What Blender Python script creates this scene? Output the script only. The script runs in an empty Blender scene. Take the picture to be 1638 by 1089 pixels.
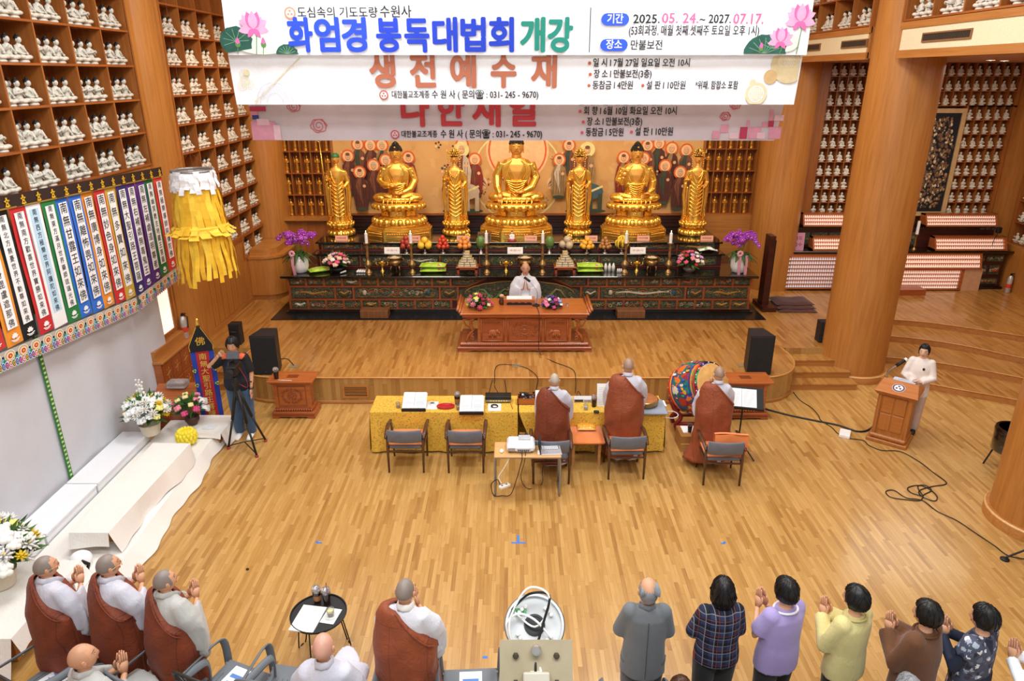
import bpy,bmesh,math,random
from math import sin,cos,pi,radians,sqrt,exp,atan2
from mathutils import Vector,Matrix,noise
random.seed(7);R_=radians;SM='all'
SC=bpy.context.scene
COL=SC.collection

# ------------------------------------------------------------------ camera, world, lights, exposure
F_PX=1120.0;PITCH=radians(20.8);EYE=5.4
cam_d=bpy.data.cameras.new('camera');cam=bpy.data.objects.new('camera',cam_d);COL.objects.link(cam)
cam_d.sensor_width=36.0;cam_d.lens=36.0*F_PX/1638.0
cam.location=(0,0,EYE);cam.rotation_euler=(pi/2-PITCH,0,0)
cam_d.clip_start=0.05;cam_d.clip_end=100
SC.camera=cam
SC.view_settings.view_transform='Standard';SC.view_settings.look='None'
SC.view_settings.gamma=1.0;SC.view_settings.use_curve_mapping=False
SC.view_settings.exposure=-0.07
w=bpy.data.worlds.new('world');SC.world=w;w.use_nodes=True
w.node_tree.nodes['Background'].inputs[0].default_value=(0.95,0.98,1.0,1)
w.node_tree.nodes['Background'].inputs[1].default_value=0.6

def area(name,loc,rot,sx,sy,power,color):
    d=bpy.data.lights.new(name,'AREA');d.shape='RECTANGLE';d.size=sx;d.size_y=sy
    d.energy=power;d.color=color
    o=bpy.data.objects.new(name,d);o.location=loc;o.rotation_euler=rot;COL.objects.link(o);return o
def spot(name,loc,target,power,color,angle=70,blend=0.6,r=0.1):
    d=bpy.data.lights.new(name,'SPOT');d.energy=power;d.color=color
    d.spot_size=radians(angle);d.spot_blend=blend;d.shadow_soft_size=r
    o=bpy.data.objects.new(name,d);o.location=loc
    o.rotation_euler=(Vector(target)-Vector(loc)).to_track_quat('-Z','Y').to_euler();COL.objects.link(o);return o
for i,(lx,ly) in enumerate([(-2.6,5),(2.8,5),(-2.6,9.5),(2.8,9.5)]):
    area('unseen_overhead_light',(lx,ly,8.35),(0,0,0),1.7,1.7,225,(0.93,0.97,1.0))
for lx in (-2.4,2.6):area('unseen_overhead_light',(lx,12.0,8.35),(0,0,0),1.5,1.2,90,(0.97,0.98,1.0))  # extra unseen pair, added to brighten the stage and altar front
area('balcony_lamp',(0,0.5,8.3),(radians(25),0,0),5,1.5,330,(0.93,0.97,1.0))
area('altar_lamp',(0.1,13.6,8.3),(radians(14),0,0),8,1.0,200,(1.0,0.8,0.55))
for lx in (-4.3,-2.6,-0.9,0.9,2.8,4.4):
    spot('altar_spot',(lx,13.3,6.6),(lx*0.97,16.4,2.7),185,(1.0,0.8,0.52),58,0.7,0.12)
spot('shelf_spot',(-3.6,13.8,7.6),(-6.0,15.3,3.2),330,(1.0,0.7,0.42),75,0.8,0.15)
area('wing_lamp',(9.0,14.2,5.55),(0,0,0),3.4,2.4,120,(1.0,0.9,0.76))
area('wing_lamp',(8.8,10.0,5.55),(0,0,0),2.4,2.4,70,(1.0,0.93,0.84))

def P(px,py,z=0.0):
    x=(px-819)/F_PX;y=(py-544.5)/F_PX
    c,s=cos(PITCH),sin(PITCH)
    d=Vector((x,c-y*s,-(s+y*c)));t=(z-EYE)/d.z
    return Vector((d.x*t,d.y*t,z))

# ------------------------------------------------------------------ materials
MC={}
def lin(c):
    if isinstance(c,str):
        c=tuple(int(c[i:i+2],16)/255 for i in (0,2,4))
    return tuple((v/12.92 if v <= 0.04045 else ((v+0.055)/1.055)**2.4) for v in c[:3])+(1.0,)
def base(name,col,rough=0.5,metal=0.0,**kw):
    m=bpy.data.materials.new(name);m.use_nodes=True
    b=m.node_tree.nodes['Principled BSDF']
    b.inputs['Base Color'].default_value=lin(col);b.inputs['Roughness'].default_value=rough
    b.inputs['Metallic'].default_value=metal
    for k,v in kw.items():b.inputs[k.replace('_',' ')].default_value=v
    m.diffuse_color=lin(col)
    return m,m.node_tree,b
def plain(col,rough=0.5,metal=0.0,emit=0.0,alpha=1.0,trans=0.0,var=0.08,coat=0.0):
    key=(col,rough,metal,emit,alpha,trans,var,coat)
    if key in MC:return MC[key]
    m,nt,b=base('mat_'+str(col),col,rough,metal)
    if emit:b.inputs['Emission Color'].default_value=lin(col);b.inputs['Emission Strength'].default_value=emit
    if alpha < 1:b.inputs['Alpha'].default_value=alpha
    if trans:b.inputs['Transmission Weight'].default_value=trans
    if coat:b.inputs['Coat Weight'].default_value=coat
    if var:
        t=nt.nodes.new('ShaderNodeTexCoord');n=nt.nodes.new('ShaderNodeTexNoise');n.inputs['Scale'].default_value=9
        n.inputs['Detail'].default_value=4
        nt.links.new(t.outputs['Object'],n.inputs['Vector'])
        r=nt.nodes.new('ShaderNodeValToRGB');c=lin(col)
        r.color_ramp.elements[0].position=0.3;r.color_ramp.elements[1].position=0.7
        r.color_ramp.elements[0].color=tuple(v*(1-var) for v in c[:3])+(1,);r.color_ramp.elements[1].color=tuple(min(1,v*(1+var)) for v in c[:3])+(1,)
        nt.links.new(n.outputs['Fac'],r.inputs['Fac']);nt.links.new(r.outputs['Color'],b.inputs['Base Color'])
    MC[key]=m;return m
def N(nt,t,**kw):
    n=nt.nodes.new(t)
    for k,v in kw.items():setattr(n,k,v)
    return n
def math_(nt,op,a,b=None):
    n=N(nt,'ShaderNodeMath',operation=op)
    for i,v in enumerate((a,b)):
        if v is None:continue
        if isinstance(v,(int,float)):n.inputs[i].default_value=v
        else:nt.links.new(v,n.inputs[i])
    return n.outputs[0]
def ramp(nt,fac,stops,interp='LINEAR'):
    r=N(nt,'ShaderNodeValToRGB');r.color_ramp.interpolation=interp
    el=r.color_ramp.elements
    while len(el) < len(stops):el.new(0.5)
    for e,(p,c) in zip(el,stops):e.position=p;e.color=lin(c)
    nt.links.new(fac,r.inputs['Fac']);return r.outputs['Color']
def wood(name,c1,c2,axis=2,rough=0.42,scale=1.0,coat=0.15):
    m,nt,b=base(name,c1,rough);b.inputs['Coat Weight'].default_value=coat;b.inputs['Coat Roughness'].default_value=0.25
    t=N(nt,'ShaderNodeTexCoord');mp=N(nt,'ShaderNodeMapping')
    s=[22*scale]*3;s[axis]=1.3*scale;mp.inputs['Scale'].default_value=s
    nt.links.new(t.outputs['Object'],mp.inputs['Vector'])
    n=N(nt,'ShaderNodeTexNoise');n.inputs['Scale'].default_value=1.0;n.inputs['Detail'].default_value=5;n.inputs['Distortion'].default_value=0.4
    nt.links.new(mp.outputs[0],n.inputs['Vector'])
    nt.links.new(ramp(nt,n.outputs['Fac'],[(0.3,c2),(0.62,c1)]),b.inputs['Base Color'])
    return m
def planks(name,ax,al,wd,ln,cols,rough=0.35):
    """strip flooring: ax = axis across the strips, al = axis along them"""
    m,nt,b=base(name,cols[0],rough);b.inputs['Coat Weight'].default_value=0.4;b.inputs['Coat Roughness'].default_value=0.13
    t=N(nt,'ShaderNodeTexCoord');sp=N(nt,'ShaderNodeSeparateXYZ');nt.links.new(t.outputs['Object'],sp.inputs[0])
    u=math_(nt,'DIVIDE',sp.outputs[ax],wd);row=math_(nt,'FLOOR',u);fu=math_(nt,'FRACT',u)
    w1=N(nt,'ShaderNodeTexWhiteNoise',noise_dimensions='1D');nt.links.new(row,w1.inputs['W'])
    v=math_(nt,'ADD',math_(nt,'DIVIDE',sp.outputs[al],ln),math_(nt,'MULTIPLY',w1.outputs['Value'],7.3))
    seg=math_(nt,'FLOOR',v);fv=math_(nt,'FRACT',v)
    cb=N(nt,'ShaderNodeCombineXYZ');nt.links.new(row,cb.inputs[0]);nt.links.new(seg,cb.inputs[1])
    w2=N(nt,'ShaderNodeTexWhiteNoise',noise_dimensions='3D');nt.links.new(cb.outputs[0],w2.inputs['Vector'])
    mp=N(nt,'ShaderNodeMapping');s=[1.0]*3;s[ax]=60;s[al]=3.0;mp.inputs['Scale'].default_value=s
    nt.links.new(t.outputs['Object'],mp.inputs['Vector'])
    ad=N(nt,'ShaderNodeVectorMath',operation='ADD');nt.links.new(mp.outputs[0],ad.inputs[0])
    sc=N(nt,'ShaderNodeVectorMath',operation='SCALE');nt.links.new(w2.outputs['Color'],sc.inputs[0]);sc.inputs['Scale'].default_value=30;nt.links.new(sc.outputs[0],ad.inputs[1])
    n=N(nt,'ShaderNodeTexNoise');n.inputs['Scale'].default_value=1;n.inputs['Detail'].default_value=4;nt.links.new(ad.outputs[0],n.inputs['Vector'])
    big=N(nt,'ShaderNodeTexNoise');big.inputs['Scale'].default_value=0.9;big.inputs['Detail'].default_value=3;nt.links.new(t.outputs['Object'],big.inputs['Vector'])
    f=math_(nt,'ADD',math_(nt,'MULTIPLY',w2.outputs['Value'],0.6),math_(nt,'MULTIPLY',n.outputs['Fac'],0.38))
    f=math_(nt,'ADD',f,math_(nt,'MULTIPLY',math_(nt,'SUBTRACT',big.outputs['Fac'],0.5),0.35))
    k=len(cols)-1
    col=ramp(nt,f,[(0.08+0.84*i/k,c) for i,c in enumerate(cols)])
    gap=math_(nt,'MAXIMUM',math_(nt,'LESS_THAN',fu,0.035),math_(nt,'LESS_THAN',fv,0.006))
    mx=N(nt,'ShaderNodeMix',data_type='RGBA');nt.links.new(math_(nt,'MULTIPLY',gap,0.45),mx.inputs['Factor']);nt.links.new(col,mx.inputs['A']);mx.inputs['B'].default_value=lin('5a3413')
    nt.links.new(mx.outputs['Result'],b.inputs['Base Color'])
    rr=math_(nt,'ADD',math_(nt,'MULTIPLY',n.outputs['Fac'],0.2),rough-0.1);nt.links.new(rr,b.inputs['Roughness'])
    return m
def cloth(name,c,rough=0.85,var=0.12,scale=5.0,bump=0.25,sheen=0.2,dark=None):
    m,nt,b=base(name,c,rough);b.inputs['Sheen Weight'].default_value=sheen
    t=N(nt,'ShaderNodeTexCoord');n=N(nt,'ShaderNodeTexNoise');n.inputs['Scale'].default_value=scale;n.inputs['Detail'].default_value=4
    nt.links.new(t.outputs['Object'],n.inputs['Vector'])
    cc=lin(c);r=N(nt,'ShaderNodeValToRGB');r.color_ramp.elements[0].position=0.3;r.color_ramp.elements[1].position=0.7
    r.color_ramp.elements[0].color=tuple(v*(1-var) for v in cc[:3])+(1,);r.color_ramp.elements[1].color=tuple(min(1,v*(1+var)) for v in cc[:3])+(1,)
    nt.links.new(n.outputs['Fac'],r.inputs['Fac']);nt.links.new(r.outputs['Color'],b.inputs['Base Color'])
    n2=N(nt,'ShaderNodeTexNoise');n2.inputs['Scale'].default_value=26;n2.inputs['Detail'].default_value=3;n2.inputs['Distortion'].default_value=1.5
    mp=N(nt,'ShaderNodeMapping');mp.inputs['Scale'].default_value=(1,1,0.35);nt.links.new(t.outputs['Object'],mp.inputs['Vector']);nt.links.new(mp.outputs[0],n2.inputs['Vector'])
    bp=N(nt,'ShaderNodeBump');bp.inputs['Strength'].default_value=bump;bp.inputs['Distance'].default_value=0.02
    nt.links.new(n2.outputs['Fac'],bp.inputs['Height']);nt.links.new(bp.outputs[0],b.inputs['Normal'])
    return m
def spotted(name,bg,spots,scale=14.0,rough=0.6,metal=0.0,thr=0.32,bump=0.0,kind='voronoi',bg2=None):
    """ground colour with small blots of several colours (brocade, carved and painted panels)"""
    m,nt,b=base(name,bg,rough,metal)
    t=N(nt,'ShaderNodeTexCoord');v=N(nt,'ShaderNodeTexVoronoi');v.inputs['Scale'].default_value=scale;v.inputs['Randomness'].default_value=1.0
    nz=N(nt,'ShaderNodeTexNoise');nz.inputs['Scale'].default_value=scale*1.6;nt.links.new(t.outputs['Object'],nz.inputs['Vector'])
    ad=N(nt,'ShaderNodeVectorMath',operation='ADD');sc=N(nt,'ShaderNodeVectorMath',operation='SCALE');nt.links.new(nz.outputs['Color'],sc.inputs[0]);sc.inputs['Scale'].default_value=1.2/scale
    nt.links.new(t.outputs['Object'],ad.inputs[0]);nt.links.new(sc.outputs[0],ad.inputs[1]);nt.links.new(ad.outputs[0],v.inputs['Vector'])
    sp=N(nt,'ShaderNodeSeparateColor');nt.links.new(v.outputs['Color'],sp.inputs[0])
    k=len(spots);c=ramp(nt,sp.outputs[0],[((i)/k,s) for i,s in enumerate(spots)],'CONSTANT')
    mask=math_(nt,'LESS_THAN',v.outputs['Distance'],thr)
    mx=N(nt,'ShaderNodeMix',data_type='RGBA');nt.links.new(mask,mx.inputs['Factor']);nt.links.new(c,mx.inputs['B'])
    if bg2:
        n3=N(nt,'ShaderNodeTexNoise');n3.inputs['Scale'].default_value=scale*0.7;n3.inputs['Detail'].default_value=5;nt.links.new(t.outputs['Object'],n3.inputs['Vector'])
        nt.links.new(ramp(nt,n3.outputs['Fac'],[(0.42,bg),(0.58,bg2)]),mx.inputs['A'])
    else:mx.inputs['A'].default_value=lin(bg)
    nt.links.new(mx.outputs['Result'],b.inputs['Base Color'])
    if bump:
        bp=N(nt,'ShaderNodeBump');bp.inputs['Strength'].default_value=bump;bp.inputs['Distance'].default_value=0.02
        nt.links.new(v.outputs['Distance'],bp.inputs['Height']);nt.links.new(bp.outputs[0],b.inputs['Normal'])
    return m

FLOORC=['96692f','ab7d3f','ba8c4a','c29553','cca05e','b98a49','d5ab6a']
M_FLOOR=planks('floor_strips',0,1,0.046,0.5,FLOORC)
M_STAGE=planks('stage_strips',0,1,0.05,0.5,['885520','9e692e','ac7838','b48040','be8b4a','a87235','c69654'])
M_RISER=planks('riser_strips',0,2,0.075,1.3,['8d6030','a3773c','b08547','b98f50','9c6e35'])
M_WOOD=wood('honey_veneer','ba7a38','a96b2c')
M_WOODX=wood('honey_veneer_cross','ba7c3c','a96b2e',0)
M_WOODY=wood('honey_veneer_long','b8793c','a8692f',1)
M_SHELF=wood('shelf_wood','a8662c','935220',2)
M_SHELFE=wood('shelf_edge_wood','a85d26','8d4819',1)
M_RED=wood('rosewood','a5552a','8a421c',0,0.33,1.2,0.4)
M_DESK=wood('desk_wood','b4632e','9c5022',0,0.33,1.0,0.4)
M_DARK=wood('dark_rosewood','4a1c12','34120b',0,0.4)
M_BLACK=plain('0c0b0b',0.18,0.0,var=0.0,coat=0.5)
M_LACQ=plain('16120f',0.12,0.0,var=0.0,coat=0.8)
M_GRANITE=spotted('black_granite','17181a',['2b2d30','0c0c0d'],60,0.25)
M_CREAM=spotted('cream_plaster','e2d3ad',['d9c89f','e8dbb8'],40,0.9,bump=0.1)
M_WHITE=plain('f2f0ec',0.6)
M_CHINA=plain('cfc9ba',0.4,var=0.14)
M_CHINA2=plain('d8d0c2',0.45,var=0.12)
M_HAIR=plain('0d0b0a',0.6,var=0.1)
M_GOLD=plain('fcc658',0.27,0.85,var=0.1)
M_GOLD2=plain('e0a040',0.4,0.7,var=0.2)
M_GOLDSKIN=plain('efb054',0.45,0.6,var=0.05)
M_BRASS=plain('a98654',0.32,0.85,var=0.25)
M_SILVER=plain('c9c5bd',0.25,0.9,var=0.05)
M_STEEL=plain('9a9b9d',0.35,0.6,var=0.05)
M_BLK=plain('141414',0.55,var=0.1)
M_BLKM=plain('1b1b1c',0.75,var=0.15)
M_CABLE=plain('0e0e0e',0.5,var=0.0)
M_PAPER=plain('f4f4f2',0.7,var=0.02)
M_GREEN=plain('2f5a24',0.6,var=0.35)
M_GREEN2=plain('4e7a2e',0.6,var=0.35)
M_REDL=plain('a3252a',0.4,var=0.1)

# ------------------------------------------------------------------ geometry collector
class G:
    def __init__(s):s.v=[];s.f=[];s.m=[];s.M=Matrix.Identity(4)
    def at(s,loc=(0,0,0),rz=0.0,rx=0.0,ry=0.0,sc=1.0):
        s.M=Matrix.Translation(loc) @ Matrix.Rotation(rz,4,'Z') @ Matrix.Rotation(ry,4,'Y') @ Matrix.Rotation(rx,4,'X') @ Matrix.Scale(sc,4);return s
    def add(s,vs,fs,mi=0):
        o=len(s.v);M=s.M
        s.v.extend([tuple(M @ Vector(p)) for p in vs])
        s.f.extend([tuple(i+o for i in f) for f in fs]);s.m.extend([mi]*len(fs));return s
    def box(s,x0,x1,y0,y1,z0,z1,mi=0,bev=0.0):
        if bev > 0:
            b=min(bev,abs(x1-x0)*0.45,abs(y1-y0)*0.45,abs(z1-z0)*0.45)
            vs=[]
            for z,k in ((z0,b),(z0+b,0),(z1-b,0),(z1,b)):
                vs += [(x0+k,y0+b,z),(x0+b,y0+k,z),(x1-b,y0+k,z),(x1-k,y0+b,z),(x1-k,y1-b,z),(x1-b,y1-k,z),(x0+b,y1-k,z),(x0+k,y1-b,z)]
            fs=[tuple(range(7,-1,-1)),tuple(range(24,32))]
            for l in range(3):
                for i in range(8):fs.append((l*8+i,l*8+(i+1) % 8,l*8+8+(i+1) % 8,l*8+8+i))
            return s.add(vs,fs,mi)
        vs=[(x,y,z) for z in (z0,z1) for x,y in ((x0,y0),(x1,y0),(x1,y1),(x0,y1))]
        return s.add(vs,[(3,2,1,0),(4,5,6,7),(0,1,5,4),(1,2,6,5),(2,3,7,6),(3,0,4,7)],mi)
    def cbox(s,cx,cy,cz,sx,sy,sz,mi=0,bev=0.0):
        return s.box(cx-sx/2,cx+sx/2,cy-sy/2,cy+sy/2,cz-sz/2,cz+sz/2,mi,bev)
    def rings(s,rs,mi=0,cap=True,closed=True):
        n=len(rs[0]);vs=[p for r in rs for p in r];fs=[]
        for j in range(len(rs)-1):
            for i in range(n if closed else n-1):
                a=j*n+i;b=j*n+(i+1) % n;fs.append((a,b,b+n,a+n))
        if cap and closed:
            fs.append(tuple(range(n-1,-1,-1)));fs.append(tuple(range((len(rs)-1)*n,len(rs)*n)))
        return s.add(vs,fs,mi)
    def lathe(s,prof,seg=16,mi=0,c=(0,0,0),cap=True,sx=1.0,sy=1.0,lob=0,amp=0.0,ph=0.0):
        rs=[]
        for pr in prof:
            r,z=pr[0],pr[1];am=amp if len(pr) < 3 else pr[2]
            rs.append([(c[0]+sx*r*(1+am*cos(lob*2*pi*i/seg))*cos(2*pi*i/seg+ph),c[1]+sy*r*(1+am*cos(lob*2*pi*i/seg))*sin(2*pi*i/seg+ph),c[2]+z) for i in range(seg)])
        return s.rings(rs,mi,cap)
    def tube(s,pts,rad,seg=8,mi=0,cap=True,flat=1.0,up=None):
        pts=[Vector(p) for p in pts];n=len(pts);rs=[]
        if not hasattr(rad,'__len__'):rad=[rad]*n
        prev=None
        for i,p in enumerate(pts):
            d=(pts[min(i+1,n-1)]-pts[max(i-1,0)])
            d=d.normalized() if d.length > 1e-9 else Vector((0,0,1))
            if prev is None:
                a=Vector(up) if up else (Vector((0,0,1)) if abs(d.z) < 0.9 else Vector((1,0,0)))
            else:a=prev
            u=(a-d*a.dot(d));u=u.normalized() if u.length > 1e-6 else d.orthogonal().normalized()
            prev=u;w_=d.cross(u)
            r=rad[i];ru,rw=(r if not isinstance(r,tuple) else r[0]),(r*flat if not isinstance(r,tuple) else r[1])
            rs.append([tuple(p+u*ru*cos(2*pi*k/seg)+w_*rw*sin(2*pi*k/seg)) for k in range(seg)])
        return s.rings(rs,mi,cap)
    def ball(s,c,r,seg=10,rng=6,mi=0):
        rx,ry,rz=(r,r,r) if not hasattr(r,'__len__') else r
        vs=[(c[0],c[1],c[2]-rz)]
        for j in range(1,rng):
            t=pi*j/rng
            for i in range(seg):
                vs.append((c[0]+rx*sin(t)*cos(2*pi*i/seg),c[1]+ry*sin(t)*sin(2*pi*i/seg),c[2]-rz*cos(t)))
        vs.append((c[0],c[1],c[2]+rz));fs=[]
        for i in range(seg):
            fs.append((0,1+(i+1) % seg,1+i));e=len(vs)-1;o=1+(rng-2)*seg
            fs.append((e,o+i,o+(i+1) % seg))
        for j in range(rng-2):
            for i in range(seg):
                a=1+j*seg+i;b=1+j*seg+(i+1) % seg;fs.append((a,b,b+seg,a+seg))
        return s.add(vs,fs,mi)
    def prism(s,poly,y0,y1,mi=0):
        """polygon in x,z extruded along y"""
        n=len(poly);vs=[(x,y0,z) for x,z in poly]+[(x,y1,z) for x,z in poly]
        fs=[tuple(range(n)),tuple(range(2*n-1,n-1,-1))]+[(i,i+n,(i+1) % n+n,(i+1) % n) for i in range(n)]
        return s.add(vs,fs,mi)
    def slab(s,poly,z0,z1,mi=0):
        n=len(poly);vs=[(x,y,z0) for x,y in poly]+[(x,y,z1) for x,y in poly]
        fs=[tuple(range(n-1,-1,-1)),tuple(range(n,2*n))]+[(i,(i+1) % n,(i+1) % n+n,i+n) for i in range(n)]
        return s.add(vs,fs,mi)
    def grid(s,fn,nu,nv,mi=0):
        vs=[fn(u/nu,v/nv) for v in range(nv+1) for u in range(nu+1)]
        return s.add(vs,[(j*(nu+1)+i,j*(nu+1)+i+1,(j+1)*(nu+1)+i+1,(j+1)*(nu+1)+i) for j in range(nv) for i in range(nu)],mi)
    def mesh(s,name,mats,smooth=False):
        me=bpy.data.meshes.new(name);me.from_pydata(s.v,[],s.f)
        for m in (mats if isinstance(mats,(list,tuple)) else [mats]):me.materials.append(m)
        me.polygons.foreach_set('material_index',s.m)
        if smooth:
            me.polygons.foreach_set('use_smooth',[True]*len(s.f))
            if smooth != 'all':
                try:me.set_sharp_from_angle(angle=radians(smooth if smooth is not True else 40))
                except Exception:pass
        me.update();return me
    def obj(s,name,mats,parent=None,smooth=False,loc=None,label=None,kind=None):
        o=bpy.data.objects.new(name,s.mesh(name,mats,smooth));COL.objects.link(o)
        if parent:o.parent=parent
        if loc:o.location=loc
        if label:o['label']=label
        if kind:o['kind']=kind
        return o
def tag(o,label,cat,group=None,kind=None):
    o['label']=label;o['category']=cat
    if group:o['group']=group
    if kind:o['kind']=kind
    return o
def thing(name,label,cat,loc=(0,0,0),rz=0.0,group=None):
    o=bpy.data.objects.new(name,None);COL.objects.link(o);o.empty_display_size=0.1
    o.location=loc;o.rotation_euler=(0,0,rz);return tag(o,label,cat,group)
def struct(o,name=None):
    o['kind']='structure';return o
def dup(root,loc,rz=None,label=None,group=None,rot=None):
    r=root.copy();COL.objects.link(r);r.location=loc
    if rz is not None:r.rotation_euler=(0,0,rz)
    if rot is not None:r.rotation_euler=rot
    if label:r['label']=label
    if group:r['group']=group
    for ch in list(root.children):
        c=ch.copy();COL.objects.link(c);c.parent=r
        for g in list(ch.children):
            d=g.copy();COL.objects.link(d);d.parent=c
    return r
def smooth_curve(pts,n=6):
    pts=[Vector(p) for p in pts];out=[]
    for i in range(len(pts)-1):
        p0=pts[max(i-1,0)];p1=pts[i];p2=pts[i+1];p3=pts[min(i+2,len(pts)-1)]
        for k in range(n):
            t=k/n;out.append(0.5*((2*p1)+(p2-p0)*t+(2*p0-5*p1+4*p2-p3)*t*t+(3*p1-p0-3*p2+p3)*t**3))
    out.append(pts[-1]);return out
def cable(name,label,pts,r=0.006,mat=None,cat='cable',parent=None):
    o=G().tube(smooth_curve(pts),r,6).obj(name,mat or M_CABLE,parent,smooth=SM)
    if parent is None:tag(o,label,cat)
    return o
# ------------------------------------------------------------------ lettering (flat glyphs cut from Blender's own built-in font)
DG=None
def text_mesh(body,size,bold=0.0,align='CENTER',space=1.0,line=1.0,res=2):
    c=bpy.data.curves.new('lettering','FONT');c.body=body;c.size=size;c.offset=bold*size;c.align_x=align;c.align_y='CENTER'
    c.space_character=space;c.space_line=line;c.resolution_u=res
    o=bpy.data.objects.new('tmp',c);COL.objects.link(o)
    dg=bpy.context.evaluated_depsgraph_get();dg.update()
    me=bpy.data.meshes.new_from_object(o.evaluated_get(dg));COL.objects.unlink(o);bpy.data.objects.remove(o);bpy.data.curves.remove(c)
    return me
class T:
    """collects flat lettering and shapes in the plane x,z (y = -depth offset towards the viewer)"""
    def __init__(s):s.g=G();s.n=0
    def text(s,body,x,z,size,mi=0,bold=0.0,align='CENTER',sx=1.0,space=1.0,off=0.003,res=2,fit=None,line=1.0):
        me=text_mesh(body,size,0,align,space,line,res)
        vs=[v.co for v in me.vertices]
        if not vs:return s
        c=0
        if fit:
            x0=min(v.x for v in vs);x1=max(v.x for v in vs);sx=fit/(x1-x0) if x1 > x0 else 1;c=(x0+x1)/2 if align == 'CENTER' else x0
        fs=[tuple(p.vertices) for p in me.polygons];d=bold*size;n=8 if bold > .02 else 4
        for k in (range(n) if bold else (None,)):
            dx,dz=(0,0) if k is None else (d*cos(2*pi*k/n+.39),d*sin(2*pi*k/n+.39))
            s.g.add([(x+(v.x-c)*sx+dx,-off-(k or 0)*.0002,z+v.y+dz) for v in vs],fs,mi)
        bpy.data.meshes.remove(me);return s
    def disc(s,x,z,r,mi=0,off=0.002,seg=20,r0=0.0,sz=1.0):
        s.n += 1;off += s.n*4e-5
        if r0: 
            a=[(x+r*cos(2*pi*i/seg),-off,z+sz*r*sin(2*pi*i/seg)) for i in range(seg)];b=[(x+r0*cos(2*pi*i/seg),-off,z+sz*r0*sin(2*pi*i/seg)) for i in range(seg)]
            s.g.add(a+b,[(i,(i+1) % seg,(i+1) % seg+seg,i+seg) for i in range(seg)],mi)
        else:s.g.add([(x+r*cos(2*pi*i/seg),-off,z+sz*r*sin(2*pi*i/seg)) for i in range(seg)],[tuple(range(seg))],mi)
        return s
    def poly(s,pts,mi=0,off=0.002):s.n += 1;off += s.n*4e-5;s.g.add([(x,-off,z) for x,z in pts],[tuple(range(len(pts)))],mi);return s
    def rect(s,x0,x1,z0,z1,mi=0,off=0.002):return s.poly([(x0,z0),(x1,z0),(x1,z1),(x0,z1)],mi,off)
    def stroke(s,pts,wd,mi=0,off=0.002):
        pts=[Vector((p[0],p[1])) for p in pts];n=len(pts);a=[];b=[]
        for i,p in enumerate(pts):
            d=pts[min(i+1,n-1)]-pts[max(i-1,0)];d=d.normalized() if d.length > 1e-9 else Vector((1,0));q=Vector((-d.y,d.x))*wd/2
            a.append((p.x+q.x,-off,p.y+q.y));b.append((p.x-q.x,-off,p.y-q.y))
        s.g.add(a+b,[(i,i+1,i+1+n,i+n) for i in range(n-1)],mi);return s
def petal(cx,cz,ang,ln,wd,n=5,tip=1.0):
    """outline of a pointed petal"""
    d=Vector((cos(ang),sin(ang)));q=Vector((-d.y,d.x));L=[];R=[]
    for i in range(n+1):
        t=i/n;w_=wd*sin(pi*min(1,t**0.8))**0.8*0.5 if 0 < t < 1 else 0
        L.append((cx+d.x*ln*t+q.x*w_,cz+d.y*ln*t+q.y*w_));R.append((cx+d.x*ln*t-q.x*w_,cz+d.y*ln*t-q.y*w_))
    return L+R[-2:0:-1]
def remesh_obj(g,voxel,smooth_it=2):
    """fuse overlapping closed shapes of a collector into one continuous surface; returns (verts, faces)"""
    me=g.mesh('tmp',M_WHITE);o=bpy.data.objects.new('tmp',me);COL.objects.link(o)
    md=o.modifiers.new('r','REMESH');md.mode='VOXEL';md.voxel_size=voxel
    if smooth_it:sm=o.modifiers.new('s','SMOOTH');sm.factor=0.5;sm.iterations=smooth_it
    dg=bpy.context.evaluated_depsgraph_get();dg.update()
    me2=bpy.data.meshes.new_from_object(o.evaluated_get(dg))
    vs=[v.co.copy() for v in me2.vertices];fs=[tuple(p.vertices) for p in me2.polygons]
    COL.objects.unlink(o);bpy.data.objects.remove(o);bpy.data.meshes.remove(me);bpy.data.meshes.remove(me2)
    return vs,fs
def fused(g,voxel,it=2,wr=0.0,ws=9.0,seed=0):
    vs,fs=remesh_obj(g,voxel,it)
    if wr:
        cs=Vector((0,0,0))
        out=[]
        for v in vs:
            n=noise.noise_vector(Vector((v.x*ws+seed,v.y*ws,v.z*ws*0.6+seed)))
            out.append(v+n*wr)
        vs=out
    r=G();r.add(vs,fs);return r
# ================================================================== the hall: floor, stage, walls, columns
def S(g,name,mats,label,smooth=False,parent=None):
    o=g.obj(name,mats,parent,smooth);o['label']=label;o['kind']='structure';return o
CX=0.1
S(G().box(-6.6,12.9,0.6,17.8,-0.12,0),'floor',M_FLOOR,'honey coloured strip wood floor of the hall')
# stage
lc=smooth_curve([(CX-x,y,0) for x,y in ((4.15,11.1),(4.55,11.18),(4.86,11.42),(5.05,11.8),(5.1,12.15),(5.07,12.5))][::-1],4)
rc=[Vector((2*CX-p.x,p.y,0)) for p in lc][::-1]
outl=[(-6.5,17.7),(-6.5,12.5)]+[(p.x,p.y) for p in lc]+[(p.x,p.y) for p in rc]+[(6.3,12.5),(6.9,13.1),(6.9,17.7)]
stage=G().slab(outl,0,0.5,1)
for i,f in enumerate(stage.f):
    if i == 1:stage.m[i]=0
st=S(stage,'stage_platform',[M_STAGE,M_RISER],'raised wooden stage platform in front of the altar')
edge=[(p.x,p.y,0.492) for p in lc]+[(p.x,p.y,0.492) for p in rc]
g=G();ep=[Vector(p) for p in edge]
g.tube([p+Vector((0,0,0)) for p in ep],0.016,6);g.obj('stage_nosing',wood('nosing','d39a55','bd7f3c',0),st,smooth=SM)
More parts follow.
